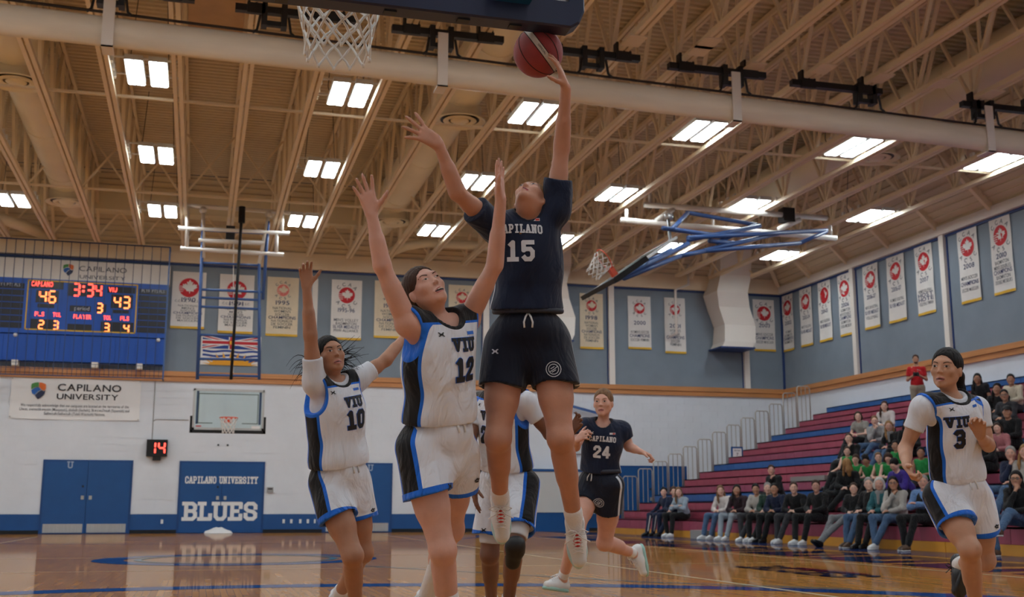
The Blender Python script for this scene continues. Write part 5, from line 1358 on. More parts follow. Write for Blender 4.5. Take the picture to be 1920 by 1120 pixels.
# ================================================================== players
def PX(x, y, d): return atD(x, y, d)
BLK_, BLU_, WHT_, NAV_ = rgb(20,20,24), rgb(28,104,210), rgb(220,223,232), rgb(14,26,52)
NAV2 = rgb(12,18,36)
M_jw = layered_mat('white_jersey', WHT_, [('side',-1,0.058,BLU_),('side',-1,0.044,BLK_),('yoke',-0.010,9,BLU_),('yoke',0.0,9,BLK_),('armd',-1,0.011,BLU_),('neckd',-1,0.017,BLK_)], fold=0.9)
M_sw = layered_mat('white_shorts', WHT_, [('side',-1,0.062,BLU_),('side',-1,0.046,BLK_),('hemd',-1,0.026,BLU_)], fold=0.9)
M_jn = layered_mat('navy_jersey', NAV_, [('side',-1,0.009,rgb(200,204,212)),('neckd',-1,0.014,rgb(10,18,38))], fold=0.6)
M_sn = layered_mat('navy_shorts', NAV2, [('side',-1,0.011,rgb(200,204,212))], fold=0.6)
M_under = layered_mat('white_undershirt', rgb(210,212,220), [], fold=0.35)
M_tights = layered_mat('white_tights', rgb(208,206,208), [], fold=0.1)
M_lnum = mat('print_white', rgb(206,206,210), 0.6)
M_bnum = mat('print_black', rgb(18,18,24), 0.6)
M_blup = mat('print_blue', rgb(30,100,200), 0.6)
M_sock = mat('white_sock', rgb(222,220,220), 0.9, bump=0.2, bscale=150)
M_shoew = mat('white_shoe', rgb(216,218,218), 0.55, var=0.06, vscale=14)
M_shoemint = mat('mint_sole', rgb(176,206,204), 0.5)
M_shoegreen = mat('green_sole', rgb(150,196,188), 0.5)
M_shoered = mat('red_tongue', rgb(196,40,44), 0.6)
M_shoeblack = mat('black_shoe', rgb(20,20,22), 0.35)
M_drawstring = mat('drawstring', rgb(222,222,222), 0.8)
M_nylonbelt = mat('dark_waistband', rgb(34,38,52), 0.6)
LOGO_UA = [[(-1.15,0.72),(-0.66,0.62),(-0.5,-0.2),(0.5,-0.2),(0.66,0.62),(1.15,0.72)],[(-1.15,-0.72),(-0.66,-0.62),(-0.5,0.2),(0.5,0.2),(0.66,-0.62),(1.15,-0.72)]]
def strokes2d(pls, s, t):
    V = []; Fc = []
    for q, pl in enumerate(pls):
        for a, b in zip(pl[:-1], pl[1:]):
            a = np.array(a, float)*s; b = np.array(b, float)*s; d = b-a; d /= np.linalg.norm(d); p = np.array([-d[1], d[0]])*t/2; n = len(V)
            z = 0.0002*len(Fc); V += [(*(a-p-d*t*0.2), z), (*(b-p+d*t*0.2), z), (*(b+p+d*t*0.2), z), (*(a+p-d*t*0.2), z)]; Fc.append((n,n+1,n+2,n+3))
    return V, Fc

def athlete(label, J, H, skin, hairm, top, word, num, h=0.0061, browm=None, mouth=0.0, lipm=None, iris=None, look=(0,0), sleeves=None, hands=(None, None), hair_extra=None,
            short_len=0.60, shoes=True, shoe_mats=None, socks=(True, True), long_sock=None, tights=False, hem_up=0.075, foot=None, arm_r=1.0, leg_r=1.0, hair_cut=0.020, face=True, text_off=(0,0), jersey_w=1.0, eh=1.0, ngap=0.125, yoke=0.97):
    base = np.array([J['pel'][0], J['pel'][1], 0.0]) 
    root = thing('person', label, 'person', base)
    xL = nrm(J['shL']-J['shR']); hx = nrm(J['hipL']-J['hipR']); up = nrm(J['neck']-J['pel'])
    xT = nrm(xL*0.6+hx*0.4); xT = nrm(xT-up*(xT@up)); fw = np.cross(xT, up); RT_ = np.array([xT, fw, up])
    hx = nrm(hx); hup = nrm(up*0.7 + np.array([0,0,0.3])); hx = nrm(hx-hup*(hx@hup)); hf = np.cross(hx, hup); RH = np.array([hx, hf, hup])
    pel, neck = J['pel'], J['neck']; tl = np.linalg.norm(neck-pel); T = lambda t: pel + (neck-pel)*t
    mid_sh = (J['shL']+J['shR'])/2
    # ---------------- body
    B = Blob()
    B.ell(T(0.66)-fw*0.005, RT_, (0.138,0.098,0.17), 0.03); B.ell(T(0.34), RT_, (0.112,0.085,0.14), 0.04); B.ell(pel, RH, (0.148,0.108,0.115), 0.05)
    for s in 'LR':
        sh, el, wr = J['sh'+s], J['el'+s], J['wr'+s]; hp_, kn, an = J['hip'+s], J['kn'+s], J['an'+s]
        B.cone(T(0.93), sh, 0.050, 0.050, 0.05); B.cone(T(0.72), sh-nrm(sh-T(0.8))*0.02, 0.07, 0.052, 0.05)
        ar = arm_r
        limb(B, sh, el, 0.048*ar, 0.035*ar, (0.45, np.zeros(3), 0.044*ar, 0.05), 0.018); limb(B, el, wr, 0.035*ar, 0.0245*ar, (0.28, np.zeros(3), 0.037*ar, 0.05), 0.018)
        lr = leg_r
        limb(B, hp_, kn, 0.088*lr, 0.055*lr, (0.38, np.zeros(3), 0.083*lr, 0.09), 0.04)
        sdir = nrm(an-kn); fleg = nrm(hf - sdir*(hf@sdir)); tdir_ = nrm(kn-hp_); bend = nrm(tdir_ - sdir); 
        cb = -fleg if np.linalg.norm(tdir_-sdir) < 0.25 else -bend
        limb(B, kn, an, 0.052*lr, 0.034*lr, (0.30, cb*0.016, 0.052*lr, 0.06), 0.03); B.ball(kn - cb*0.014, 0.046*lr, 0.03)
        B.cone(an, an + nrm(foot[s][0] if foot else hf)*0.10 - (foot[s][1] if foot else hup)*0.035, 0.035, 0.028, 0.03)
        hs = hands[0] if s == 'L' else hands[1]
        if hs: hand_shape(B, wr, hs['d'], hs['n'], hs['t'], hs.get('curl', (0.15,0.15,0.18,0.22)), hs.get('spread', (0.16,0.04,-0.08,-0.2)), hs.get('k', 0.93), hs.get('tc', 0.2), hs.get('td', (0.62,0.75,0.25)))
    nk = H.w(0,-0.02,-0.06)
    B.cone(T(0.97), nk, 0.046, 0.043, 0.022)
    head_shape(B, H, mouth)
    body = B.mesh(h); bo = blob_obj('body', None, h, skin, root, pack=body)
    bv = bvh_of(body) if face else None
    if face: face_marks(root, H, bv, browm or hairm, mouth, lipm, iris, look, eh)
    # ---------------- hair
    B = Blob(); hair_shape(B, H, hair_cut)
    ho = blob_obj('hair', B, 0.0068, hairm, root)
    if hair_extra:
        B = Blob(); hair_extra(B, H); blob_obj('hair_tail', B, 0.006, hairm, root)
    # ---------------- jersey
    jw = jersey_w
    B = Blob(); ac = {}
    B.ell(T(0.70), RT_, (0.166*jw,0.122*jw,0.20), 0.04); B.ell(T(0.42), RT_, (0.152*jw,0.118*jw,0.20), 0.06); B.ell(T(0.16), RT_, (0.163*jw,0.128*jw,0.13), 0.06)
    for s, sg_ in (('L',1),('R',-1)):
        sh = J['sh'+s]; B.cone(T(0.95)+xT*sg_*0.03, sh, 0.057, 0.057, 0.05); B.cone(T(0.75), sh-xT*sg_*0.02, 0.085, 0.062, 0.05)
        if sleeves == 'jersey': el = J['el'+s]; e = sh+(el-sh)*0.52; B.cone(sh, sh+(el-sh)*0.7, 0.068, 0.064, 0.03, cut=(e, nrm(el-sh)))
    hem_p = T(0.0)+up*(-0.02+hem_up)
    B.wave(0.0034, [((11*xT[0]+17*up[0], 11*xT[1]+17*up[1], 11*xT[2]+17*up[2]), 0.3), ((-19*xT[0]+13*up[0], -19*xT[1]+13*up[1], -19*xT[2]+13*up[2]), 1.7), ((31*xT[0]+5*fw[0]-22*up[0], 31*xT[1]+5*fw[1]-22*up[1], 31*xT[2]+5*fw[2]-22*up[2]), 2.1)])
    B.plane(hem_p, -up)
    nc = T(1.0)+fw*0.035+up*0.035; nr_ = (0.073,0.084,0.082) if top[0] is M_jw else (0.064,0.074,0.076)
    B.ell(nc, RT_, nr_, 0.006, True)
    arm_c = {}
    if sleeves != 'jersey':
        for s, sg_ in (('L',1),('R',-1)):
            sh = J['sh'+s]; ac_ = sh + xT*sg_*0.035 - up*0.045; arm_c[s] = ac_; B.ell(ac_, RT_, (0.068,0.12,0.115), 0.006, True)
    pj = B.mesh(h); V = pj[0]; q = V-pel; lat = q@xT; fo = q@fw
    side = np.abs(fo-0.012) + 4*np.maximum(0, 0.10-np.abs(lat))
    def elld(c, R, r): qq = (V-c)@np.asarray(R).T/np.asarray(r); return (np.linalg.norm(qq, axis=1)-1)*min(r)
    neckd = elld(nc, RT_, nr_); armd = np.full(len(V), 1.0)
    for s, c in arm_c.items(): armd = np.minimum(armd, elld(c, RT_, (0.068,0.12,0.115)))
    if sleeves == 'jersey': side = np.where(np.minimum(np.linalg.norm(V-J['shL'], axis=1), np.linalg.norm(V-J['shR'], axis=1)) < 0.19, 1.0, side)
    hd = (V-hem_p)@up
    jo = blob_obj('jersey', None, h, top[0], root, {'side': side, 'neckd': neckd, 'armd': armd, 'hemd': hd, 'yoke': (V-T(yoke))@up}, pack=pj)
    jb = bvh_of(pj)
    if sleeves == 'white':
        B = Blob(); B.ell(T(0.70), RT_, (0.155,0.112,0.19), 0.04)
        for s in 'LR':
            sh, el = J['sh'+s], J['el'+s]; e = sh+(el-sh)*0.55; B.cone(T(0.80)+xT*(0.05 if s == 'L' else -0.05), sh+(el-sh)*0.12, 0.055, 0.056, 0.04); B.cone(T(0.94), sh, 0.052, 0.053, 0.05); B.cone(sh, sh+(el-sh)*0.75, 0.058, 0.056, 0.03, cut=(e, nrm(el-sh)))
        B.ell(T(1.0)+fw*0.03+up*0.055, RT_, (0.066,0.072,0.075), 0.006, True)
        blob_obj('undershirt', B, h, M_under, root)
    # ---------------- shorts
    B = Blob(); B.ell(pel+hup*0.0, RH, (0.168,0.140,0.130), 0.05)
    legs = {}
    for s, sg_ in (('L',1),('R',-1)):
        hp_, kn = J['hip'+s], J['kn'+s]; e = hp_+(kn-hp_)*short_len; dn = nrm(kn-hp_); legs[s] = (hp_, e, dn, sg_)
        B.cone(hp_, hp_+(kn-hp_)*(short_len+0.12)+hx*sg_*0.004, 0.106, 0.114, 0.035, cut=(e, dn), inner=(0.03, 0.021))
    B.ell((J['hipL']+J['hipR'])/2 - hup*0.06 + hf*0.01, RH, (0.10,0.115,0.11), 0.05)
    B.wave(0.0030, [((14*hx[0]+9*hup[0], 14*hx[1]+9*hup[1], 14*hx[2]+9*hup[2]), 0.9), ((27*hx[0]-12*hf[0]+6*hup[0], 27*hx[1]-12*hf[1]+6*hup[1], 27*hx[2]-12*hf[2]+6*hup[2]), 0.2), ((-23*hx[0]+16*hup[0], -23*hx[1]+16*hup[1], -23*hx[2]+16*hup[2]), 2.6)])
    B.plane(pel+hup*0.098, hup)
    ps = B.mesh(h); V = ps[0]; q = V-pel; lat = q@hx
    hemd = np.full(len(V), 1.0); sd = np.full(len(V), 1.0)
    for s, (hp_, e, dn, sg_) in legs.items():
        own = (lat*sg_ > -0.01); along = (V-hp_)@dn
        hemd = np.where(own, np.minimum(hemd, -((V-e)@dn)), hemd)
        axp = hp_ + along[:,None]*dn; r_ = V-axp; ff = nrm(hf-dn*(hf@dn)); oo = np.cross(dn, ff)
        if oo@hx*sg_ < 0: oo = -oo
        val = np.abs(r_@ff-0.006) + 4*np.maximum(0, 0.045-(r_@oo)); sd = np.where(own, np.minimum(sd, val), sd)
    so = blob_obj('shorts', None, h, top[1], root, {'side': sd, 'hemd': hemd}, pack=ps)
    sbv = bvh_of(ps)
    mb = MB(); R_ = 0.0
    # drawstring
    ds = pel+hup*0.085
    for s in (-1, 1):
        pts = []
        for t, (a, b) in enumerate(((0.0,0.0),(0.012,-0.02),(0.02,-0.045),(0.018,-0.07))):
            oo = ds + hx*s*a + hup*b + hf*0.3; hit = sbv.ray_cast(Vector(oo), Vector(-hf), 0.6)[0]
            pts.append(np.array(hit)+hf*0.006 if hit is not None else ds+hf*0.13+hup*b+hx*s*a)
        mb.tube(pts, 0.0045, 6)
    mb.build('drawstring', M_drawstring, so, smooth=True)
    # ---------------- prints
    tc = T(0.70)+xT*text_off[0]+up*text_off[1]; white = top[0] is M_jw
    wh, nh = (0.060, 0.105) if white else (0.042, 0.098)
    def jp(name, V2, Fc, c, m, off, res=0.018, curve=0.0): return decal(name, V2, Fc, c, xT, up, jb, off, m, jo, res, 0.35, curve)
    if white:
        V2, F2 = block2d(word, wh, thick=1.7, wide=0.85, grow=0.22, lift=0.00008); jp('word_outline', V2, F2, tc+up*0.012, M_blup, 0.0022)
        V2, F2 = block2d(word, wh, thick=1.7, wide=0.85, lift=0.00008); jp('word', V2, F2, tc+up*0.012, M_bnum, 0.0040)
        V2, F2 = block2d(num, nh, thick=1.75, wide=0.8, gap=1.6, grow=0.2, lift=0.00008); jp('number_outline', V2, F2, tc-up*ngap, M_blup, 0.0022)
        V2, F2 = block2d(num, nh, thick=1.75, wide=0.8, gap=1.6, lift=0.00008); jp('number', V2, F2, tc-up*ngap, M_bnum, 0.0040)
    else:
        V2, F2 = block2d(word, wh, thick=1.35, wide=0.66, gap=1.75, lift=0.00008); jp('word', V2, F2, tc+up*0.02, M_lnum, 0.0030, curve=-0.6)
        V2, F2 = block2d(num, nh, thick=1.6, wide=0.8, gap=1.7, lift=0.00008); jp('number', V2, F2, tc-up*0.112, M_lnum, 0.0030)
    lm_ = M_bnum if white else M_lnum
    lgp = T(0.90) if white else tc+up*0.083
    V2, F2 = strokes2d(LOGO_UA, 0.010, 0.0042); jp('chest_logo', V2, F2, lgp-xT*0.085, lm_, 0.0025)
    jp('chest_patch', [(-0.022,-0.007,0),(0.022,-0.007,0),(0.022,0.007,0),(-0.022,0.007,0)], [(0,1,2,3)], lgp+xT*0.075, M_blup if white else M_lnum, 0.0022)
    if not white: jp('patch_mark', [(0.002,-0.005,0),(0.020,-0.005,0),(0.020,0.005,0),(0.002,0.005,0)], [(0,1,2,3)], lgp+xT*0.075, mat('patch_red', rgb(190,60,50), 0.6), 0.0035)
    hpR, eR, dR, _ = legs['R']; hpL, eL, dL, _ = legs['L']
    def sp(name, V2, Fc, c, m, off): return decal(name, V2, Fc, c, hx, hup, sbv, off, m, so, 0.015, 0.35)
    if white:
        V2, F2 = strokes2d(LOGO_UA, 0.013, 0.0052); sp('shorts_logo', V2, F2, eR-dR*0.05+hx*0.03, M_bnum, 0.003)
        V2, F2 = strokes2d([[(-1.2,-0.2),(-0.2,0.5),(0.6,0.1),(1.3,0.4)],[(-0.8,-0.5),(0.9,-0.5)]], 0.014, 0.008); sp('club_mark', V2, F2, eL-dL*0.05+hx*0.03, M_bnum, 0.003)
    else:
        V2, F2 = strokes2d(LOGO_UA, 0.012, 0.005); sp('shorts_logo', V2, F2, hpR+dR*0.03-hx*0.05, M_lnum, 0.003)
        rg = [[(math.cos(t)*1.0, math.sin(t)*1.0) for t in np.linspace(0, 2*math.pi, 19)], [(math.cos(t)*0.68, math.sin(t)*0.68) for t in np.linspace(0, 2*math.pi, 15)], [(-0.5,-0.35),(0.15,0.05),(0.55,0.4)],[(-0.2,-0.4),(0.3,-0.1)],[(-0.4,0.05),(0.1,0.35)]]
        V2, F2 = strokes2d(rg, 0.034, 0.0032); sp('club_crest', V2, F2, eL-dL*0.09+hx*0.0, M_lnum, 0.003)
        B = Blob(); B.ell(pel+hup*0.095, RH, (0.170,0.133,0.05), 0.02); B.plane(pel+hup*0.112, hup); B.plane(pel+hup*0.082, -hup)
        blob_obj('waistband', B, 0.006, M_nylonbelt, root)
    # ---------------- legs wear
    for i, s in enumerate('LR'):
        kn, an = J['kn'+s], J['an'+s]; ax_ = nrm(an-kn)
        if tights:
            B = Blob(); e = J['hip'+s]+(kn-J['hip'+s])*0.84; B.cone(J['hip'+s], kn, 0.095, 0.064, 0.02, cut=(e, nrm(kn-J['hip'+s]))); blob_obj('tights', B, h, M_tights, root)
        if socks[i]:
            hgt = (long_sock or {}).get(s, 0.17); a0 = an+(kn-an)*hgt
            B = Blob(); B.cone(a0, an, 0.036+0.02*hgt, 0.039, 0.01); B.cone(a0+ax_*0.0, a0+ax_*0.02, 0.041+0.02*hgt, 0.040+0.02*hgt, 0.01)
            if foot: B.cone(an, an+foot[s][0]*0.05-foot[s][1]*0.03, 0.04, 0.036, 0.02)
            sk = blob_obj('sock', B, 0.006, M_sock, root)
            MB().add([a0+ax_*0.04+q_ for q_ in (fw*0.0+hf*0.05+hx*0.008, hf*0.05-hx*0.010, hf*0.05-hx*0.010+ax_*0.008, hf*0.05+hx*0.008+ax_*0.005)], [(0,1,2,3)]).build('sock_logo', M_bnum, sk) if False else None
        if shoes and foot:
            mu, ms, ml, mt = shoe_mats or (M_shoew, M_shoemint, M_sock, M_shoew)
            make_shoe(root, an, foot[s][0], foot[s][1], mu, ms, ml, mt, h=0.0065)
    return root, dict(xT=xT, up=up, fw=fw, T=T, bv=bv)

FL = np.array([0,0,1.0])
SK_fair = skin_mat('skin_fair', rgb(186,134,110)); SK_pale = skin_mat('skin_pale', rgb(204,156,138)); SK_tan = skin_mat('skin_tan', rgb(168,120,94)); SK_brown = skin_mat('skin_brown', rgb(120,80,60)); SK_olive = skin_mat('skin_olive', rgb(184,138,112))
HR_blond = hair_mat('hair_blond', rgb(150,112,72)); HR_brown = hair_mat('hair_brown', rgb(66,46,36)); HR_black = hair_mat('hair_black', rgb(22,18,18)); HR_light = hair_mat('hair_light_brown', rgb(120,90,64)); HR_grey = hair_mat('hair_grey', rgb(150,146,142)); HR_white = hair_mat('hair_white', rgb(200,196,190)); HR_red = hair_mat('hair_auburn', rgb(96,56,40))
def horiz(v): v = np.asarray(v, float).copy(); v[2] = 0; return nrm(v)

# ---- A: number 15 in navy, leaping with the ball
JA = dict(neck=PX(988,404,5.36), pel=PX(990,622,5.36), shR=PX(926,424,5.30), shL=PX(1040,398,5.36), elR=PX(858,362,5.12), wrR=PX(823,272,5.06), elL=PX(1053,279,5.34), wrL=PX(1061,166,5.24),
          hipR=PX(950,648,5.36), hipL=PX(1031,645,5.36), knR=PX(934,822,5.22), knL=PX(1051,822,5.20), anR=PX(938,943,5.50), anL=PX(1079,988,5.40))
HA = Head(PX(995,377,5.35), camv(-0.22,0.90,0.36), camv(0.27,0.38,-0.88), 0.97)
def tailA(B, H): B.chain([H.w(0,-0.10,0.0), H.w(0.02,-0.13,-0.05), H.w(0.03,-0.12,-0.12), H.w(0.03,-0.10,-0.17)], [0.03,0.036,0.028,0.012], 0.02)
athlete('player in navy number 15 leaping with ball raised overhead', JA, HA, SK_fair, HR_blond, (M_jn, M_sn), 'CAPILANO', '15', mouth=0.55, lipm=mat('lips_red', rgb(176,54,58), 0.4), sleeves='jersey',
    hands=({'d': camv(-0.30,0.95,0.12), 'n': camv(-0.95,-0.2,-0.25), 't': camv(-0.2,-0.3,0.95), 'curl': (0.22,0.2,0.2,0.2), 'spread': (0.22,0.06,-0.1,-0.28), 'td': (0.45,0.7,0.5)},
           {'d': camv(-0.80,0.55,0.15), 'n': camv(-0.35,-0.25,-0.9), 't': camv(0.55,0.8,0.1), 'k': 1.0, 'curl': (0.08,0.06,0.08,0.12), 'spread': (0.55,0.18,-0.16,-0.5), 'td': (0.75,0.3,0.75)}),
    hair_extra=tailA, short_len=0.47, foot={'R': (camv(0.04,-0.98,0.2), camv(0,0.2,0.98)), 'L': (camv(0.10,-0.97,0.2), camv(0,0.2,0.98))}, shoe_mats=(M_shoew, M_shoemint, M_sock, M_shoered), browm=HR_light, iris=mat('iris_blue', rgb(70,96,116), 0.2), hem_up=0.125, text_off=(-0.05, 0.055), jersey_w=1.05, leg_r=1.04)

# ---- B: number 12 in white, both arms up
JB = dict(neck=PX(826,600,5.06), pel=PX(822,812,5.10), shR=PX(764,606,4.94), shL=PX(878,598,5.18), elR=PX(717,500,4.88), wrR=PX(697,403,4.86), elL=PX(928,497,5.06), wrL=PX(939,374,4.98),
          hipR=PX(784,842,5.01), hipL=PX(854,846,5.19), knR=PX(830,1032,4.92), knL=PX(846,992,5.34), anR=PX(846,1203,5.05), anL=PX(796,1128,5.66))
HB = Head(PX(799,546,5.04), camv(0.36,0.64,0.68), camv(-0.60,0.64,-0.48), 1.03)
def tailB(B, H): B.chain([H.w(0,-0.10,-0.01), H.w(0.01,-0.13,-0.05), H.w(0.015,-0.13,-0.12), H.w(0.02,-0.11,-0.19)], [0.026,0.034,0.03,0.012], 0.02)
athlete('player in white number 12 stretching both bare arms up', JB, HB, SK_pale, HR_brown, (M_jw, M_sw), 'VIU', '12', mouth=0.9, hands=(
           {'d': camv(-0.06,1,0.02), 'n': camv(0.92,0.0,0.38), 't': camv(-0.35,0,0.93), 'curl': (0.06,0.05,0.06,0.08), 'spread': (0.1,0.03,-0.04,-0.1), 'td': (0.8,0.5,0.25)},
           {'d': camv(-0.22,0.95,0.1), 'n': camv(0.15,-0.05,1), 't': camv(1,0.2,0), 'curl': (0.10,0.10,0.12,0.14), 'spread': (0.16,-0.10,-0.24,-0.40), 'td': (0.55,0.8,0.2)}),
    hair_extra=tailB, short_len=0.46, foot={'R': (horiz(camv(0.5,0,0.85)), FL), 'L': (nrm(horiz(camv(0.4,0,0.9))*0.8-FL*0.5), nrm(FL*0.8+horiz(camv(0.4,0,0.9))*0.5))}, long_sock={'L': 0.62, 'R': 0.5}, browm=HR_brown, eh=0.62, ngap=0.12, jersey_w=1.14, yoke=1.0, hem_up=0.075, text_off=(0.025, 0.012))

# ---- C: number 10 in white with blown dark hair
JC = dict(neck=PX(624,714,6.42), pel=PX(637,890,6.44), shR=PX(590,722,6.31), shL=PX(667,714,6.50), elR=PX(582,630,6.26), wrR=PX(575,540,6.24), elL=PX(723,676,6.62), wrL=PX(760,630,6.78),
          hipR=PX(613,908,6.38), hipL=PX(661,908,6.52), knR=PX(661,1042,6.20), knL=PX(680,1036,6.52), anR=PX(668,1156,6.50), anL=PX(632,1122,6.95))
HC = Head(PX(620,668,6.40), camv(0.45,0.38,0.81), camv(-0.28,0.92,-0.27))
def tailC(B, H):
    a = H.w(0,-0.095,0.0); B.chain([H.w(0,-0.07,0.01), a, a+RT*0.05+UP*0.005, a+RT*0.10+UP*0.01], [0.03,0.034,0.022,0.008], 0.02); B.chain([a, a-RT*0.05-UP*0.03], [0.02,0.008], 0.02)
rootC, _ = athlete('player in white number 10 with blown black hair and one arm raised', JC, HC, SK_tan, HR_black, (M_jw, M_sw), 'VIU', '10', mouth=0.35, text_off=(0.035,0.0), ngap=0.11, jersey_w=1.15, sleeves='white', hands=(
           {'d': camv(0.7,0.5,-0.3), 'n': camv(0.3,0.1,-0.9), 't': camv(-0.3,1,0)}, {'d': camv(-0.05,1,0.05), 'n': camv(0.25,0,0.95), 't': camv(1,0,-0.1), 'curl': (0.45,0.5,0.55,0.6), 'spread': (0.1,0.0,-0.1,-0.2), 'td': (0.7,0.75,0.1)}),
    hair_extra=tailC, short_len=0.50, foot={'R': (horiz(camv(0.3,0,1)), FL), 'L': (nrm(horiz(camv(0.3,0,1))*0.7-FL*0.6), nrm(FL*0.7+horiz(camv(0.3,0,1))*0.6))}, h=0.0066)

rng = np.random.RandomState(5); a = HC.w(0,-0.10,0.0); mb = MB()
for i in range(70):
    s_ = a + RT*rng.uniform(-0.02,0.06) + UP*rng.uniform(-0.035,0.03) - FW*rng.uniform(-0.02,0.02)
    left = i % 5 == 0
    d = nrm(-RT*rng.uniform(0.5,1.0) + UP*rng.uniform(-0.5,0.2)) if left else nrm(RT*rng.uniform(0.7,1.0) + UP*rng.uniform(-0.55,0.75))
    L = rng.uniform(0.08,0.14) if left else rng.uniform(0.08,0.20); s_ = s_ - RT*0.09 - UP*0.03 if left else s_
    c1 = s_ + d*L*0.5 + UP*rng.uniform(-0.01,0.04); c2 = s_ + d*L + UP*rng.uniform(-0.07,0.03)
    mb.tube([s_*(1-t)**2 + (c1*2-(s_+c2)*0.5)*2*t*(1-t) + c2*t*t for t in np.linspace(0,1,7)], list(np.linspace(0.0034,0.0006,7)), 4, caps=False)
mb.build('loose_strands', HR_black, rootC)['kind'] = 'stuff'

# ---- D: white player hidden behind the leaping one
JD = dict(neck=PX(937,738,7.04), pel=PX(952,895,7.08), shR=PX(895,758,7.20), shL=PX(984,752,6.96), elR=PX(880,842,6.95), wrR=PX(888,908,6.85), elL=PX(1030,815,6.98), wrL=PX(1068,812,6.80),
          hipR=PX(927,908,7.16), hipL=PX(982,908,7.00), knR=PX(918,1040,7.10), knL=PX(964,1030,6.72), anR=PX(922,1140,7.42), anL=PX(952,1140,6.98))
HD = Head(PX(934,690,7.05), camv(-0.3,0.3,0.9), camv(0,1,-0.3))
athlete('player in white crouching behind leaping navy player, black knee tape', JD, HD, SK_brown, HR_black, (M_jw, M_sw), 'VIU', '25', sleeves='white', jersey_w=1.12, hands=(
           {'d': camv(0.55,0.75,0.35), 'n': camv(-0.5,0.2,0.85), 't': camv(-0.7,0.7,0), 'curl': (0.5,0.5,0.55,0.55), 'spread': (0.15,0.02,-0.1,-0.25)}, {'d': camv(0.1,-1,0.2), 'n': camv(0.9,0,-0.3), 't': camv(0.1,0.1,1)}),
    short_len=0.72, tights=True, foot={'R': (horiz(camv(-0.1,0,1)), FL), 'L': (horiz(camv(-0.1,0,1)), FL)}, h=0.007)
kt = bpy.data.objects['person.003'] if 'person.003' in bpy.data.objects else None
kn_, an_ = JD['knL'], JD['anL']; B = Blob(); sd_ = nrm(an_-kn_); kf = -FW
B.cone(kn_+kf*0.02-sd_*0.03, kn_+kf*0.016+sd_*0.10, 0.058, 0.046, 0.03); B.cone(kn_+kf*0.02+RT*0.015, kn_+kf*0.02-sd_*0.05+RT*0.02, 0.046, 0.036, 0.03)
blob_obj('knee_tape', B, 0.006, mat('black_tape', rgb(20,20,22), 0.6), kt)

# ---- E: number 24 in navy, running
JE = dict(neck=PX(1131,796,9.08), pel=PX(1125,903,9.10), shR=PX(1093,803,9.04), shL=PX(1167,806,9.10), elR=PX(1079,838,8.92), wrR=PX(1082,826,8.72), elL=PX(1179,838,9.12), wrL=PX(1200,847,8.94),
          hipR=PX(1106,910,9.16), hipL=PX(1146,910,9.02), knR=PX(1082,990,8.86), knL=PX(1134,1018,9.14), anR=PX(1054,1090,9.15), anL=PX(1190,1039,9.46))
HE = Head(PX(1131,757,9.06), camv(-0.30,0.22,0.92), camv(0.02,0.97,-0.22))
def tailE(B, H): B.cone(H.w(0,-0.085,0.03), H.w(0,-0.12,0.03), 0.03, 0.04, 0.02)
athlete('player in navy number 24 running behind the play', JE, HE, SK_pale, HR_light, (M_jn, M_sn), 'CAPILANO', '24', mouth=0.3, sleeves='jersey', hands=(
           {'d': camv(0.85,-0.3,0.3), 'n': camv(-0.2,-0.9,0.2), 't': camv(0.1,0.4,0.9), 'curl': (0.9,0.9,0.95,1.0), 'spread': (0.05,0,-0.03,-0.06)}, {'d': camv(0.5,0.5,0.6), 'n': camv(0.7,-0.3,-0.4), 't': camv(0,1,0.3), 'curl': (0.8,0.8,0.8,0.9)}),
    hair_extra=tailE, short_len=0.46, foot={'R': (nrm(horiz(camv(-0.75,0,0.65))+FL*0.15), nrm(FL-horiz(camv(-0.75,0,0.65))*0.15)), 'L': (camv(0.16,-0.95,0.25), camv(-0.93,-0.1,0.35))}, shoe_mats=(M_shoew, M_shoegreen, M_sock, M_shoew), h=0.008, hem_up=0.10, text_off=(0.01,0.0), leg_r=1.12)

# ---- F: number 3 in white, near the bleachers
JF = dict(neck=PX(1784,744,6.42), pel=PX(1797,918,6.44), shR=PX(1731,762,6.34), shL=PX(1831,764,6.48), elR=PX(1697,842,6.36), wrR=PX(1700,873,6.14), elL=PX(1853,836,6.42), wrL=PX(1838,818,6.18),
          hipR=PX(1768,934,6.40), hipL=PX(1828,934,6.46), knR=PX(1818,1030,6.16), knL=PX(1846,1050,6.48), anR=PX(1832,1160,6.38), anL=PX(1798,1058,6.86))
HF = Head(PX(1774,694,6.40), camv(-0.64,0.22,0.74), camv(0.12,0.97,-0.17), 1.05)
def tailF(B, H): B.chain([H.w(0,-0.10,0.01), H.w(-0.01,-0.15,-0.01), H.w(-0.02,-0.17,-0.08), H.w(-0.02,-0.165,-0.14)], [0.03,0.034,0.028,0.01], 0.02)
athlete('player in white number 3 jogging in front of the bleachers', JF, HF, SK_olive, HR_black, (M_jw, M_sw), 'VIU', '3', mouth=0.5, text_off=(-0.065,-0.008), ngap=0.105, sleeves='white', hands=(
           {'d': camv(-0.25,0.85,0.45), 'n': camv(-0.55,-0.35,0.75), 't': camv(-0.8,0.3,-0.3), 'curl': (0.6,0.55,0.5,0.5), 'spread': (0.1,0.02,-0.1,-0.2), 'td': (0.85,0.30,0.35)}, {'d': camv(0.05,-0.6,0.8), 'n': camv(0.7,0.3,0.3), 't': camv(0.4,0.8,0.4), 'curl': (1.0,1.0,1.05,1.05), 'spread': (0.05,0,-0.03,-0.06)}),
    hair_extra=tailF, short_len=0.56, foot={'R': (horiz(camv(-0.15,0,1)), FL), 'L': (camv(-0.3,-0.92,0.1), camv(-0.35,0.1,-0.9))}, shoe_mats=(M_shoeblack, M_shoeblack, M_shoeblack, M_shoeblack), socks=(True, True), h=0.0066)
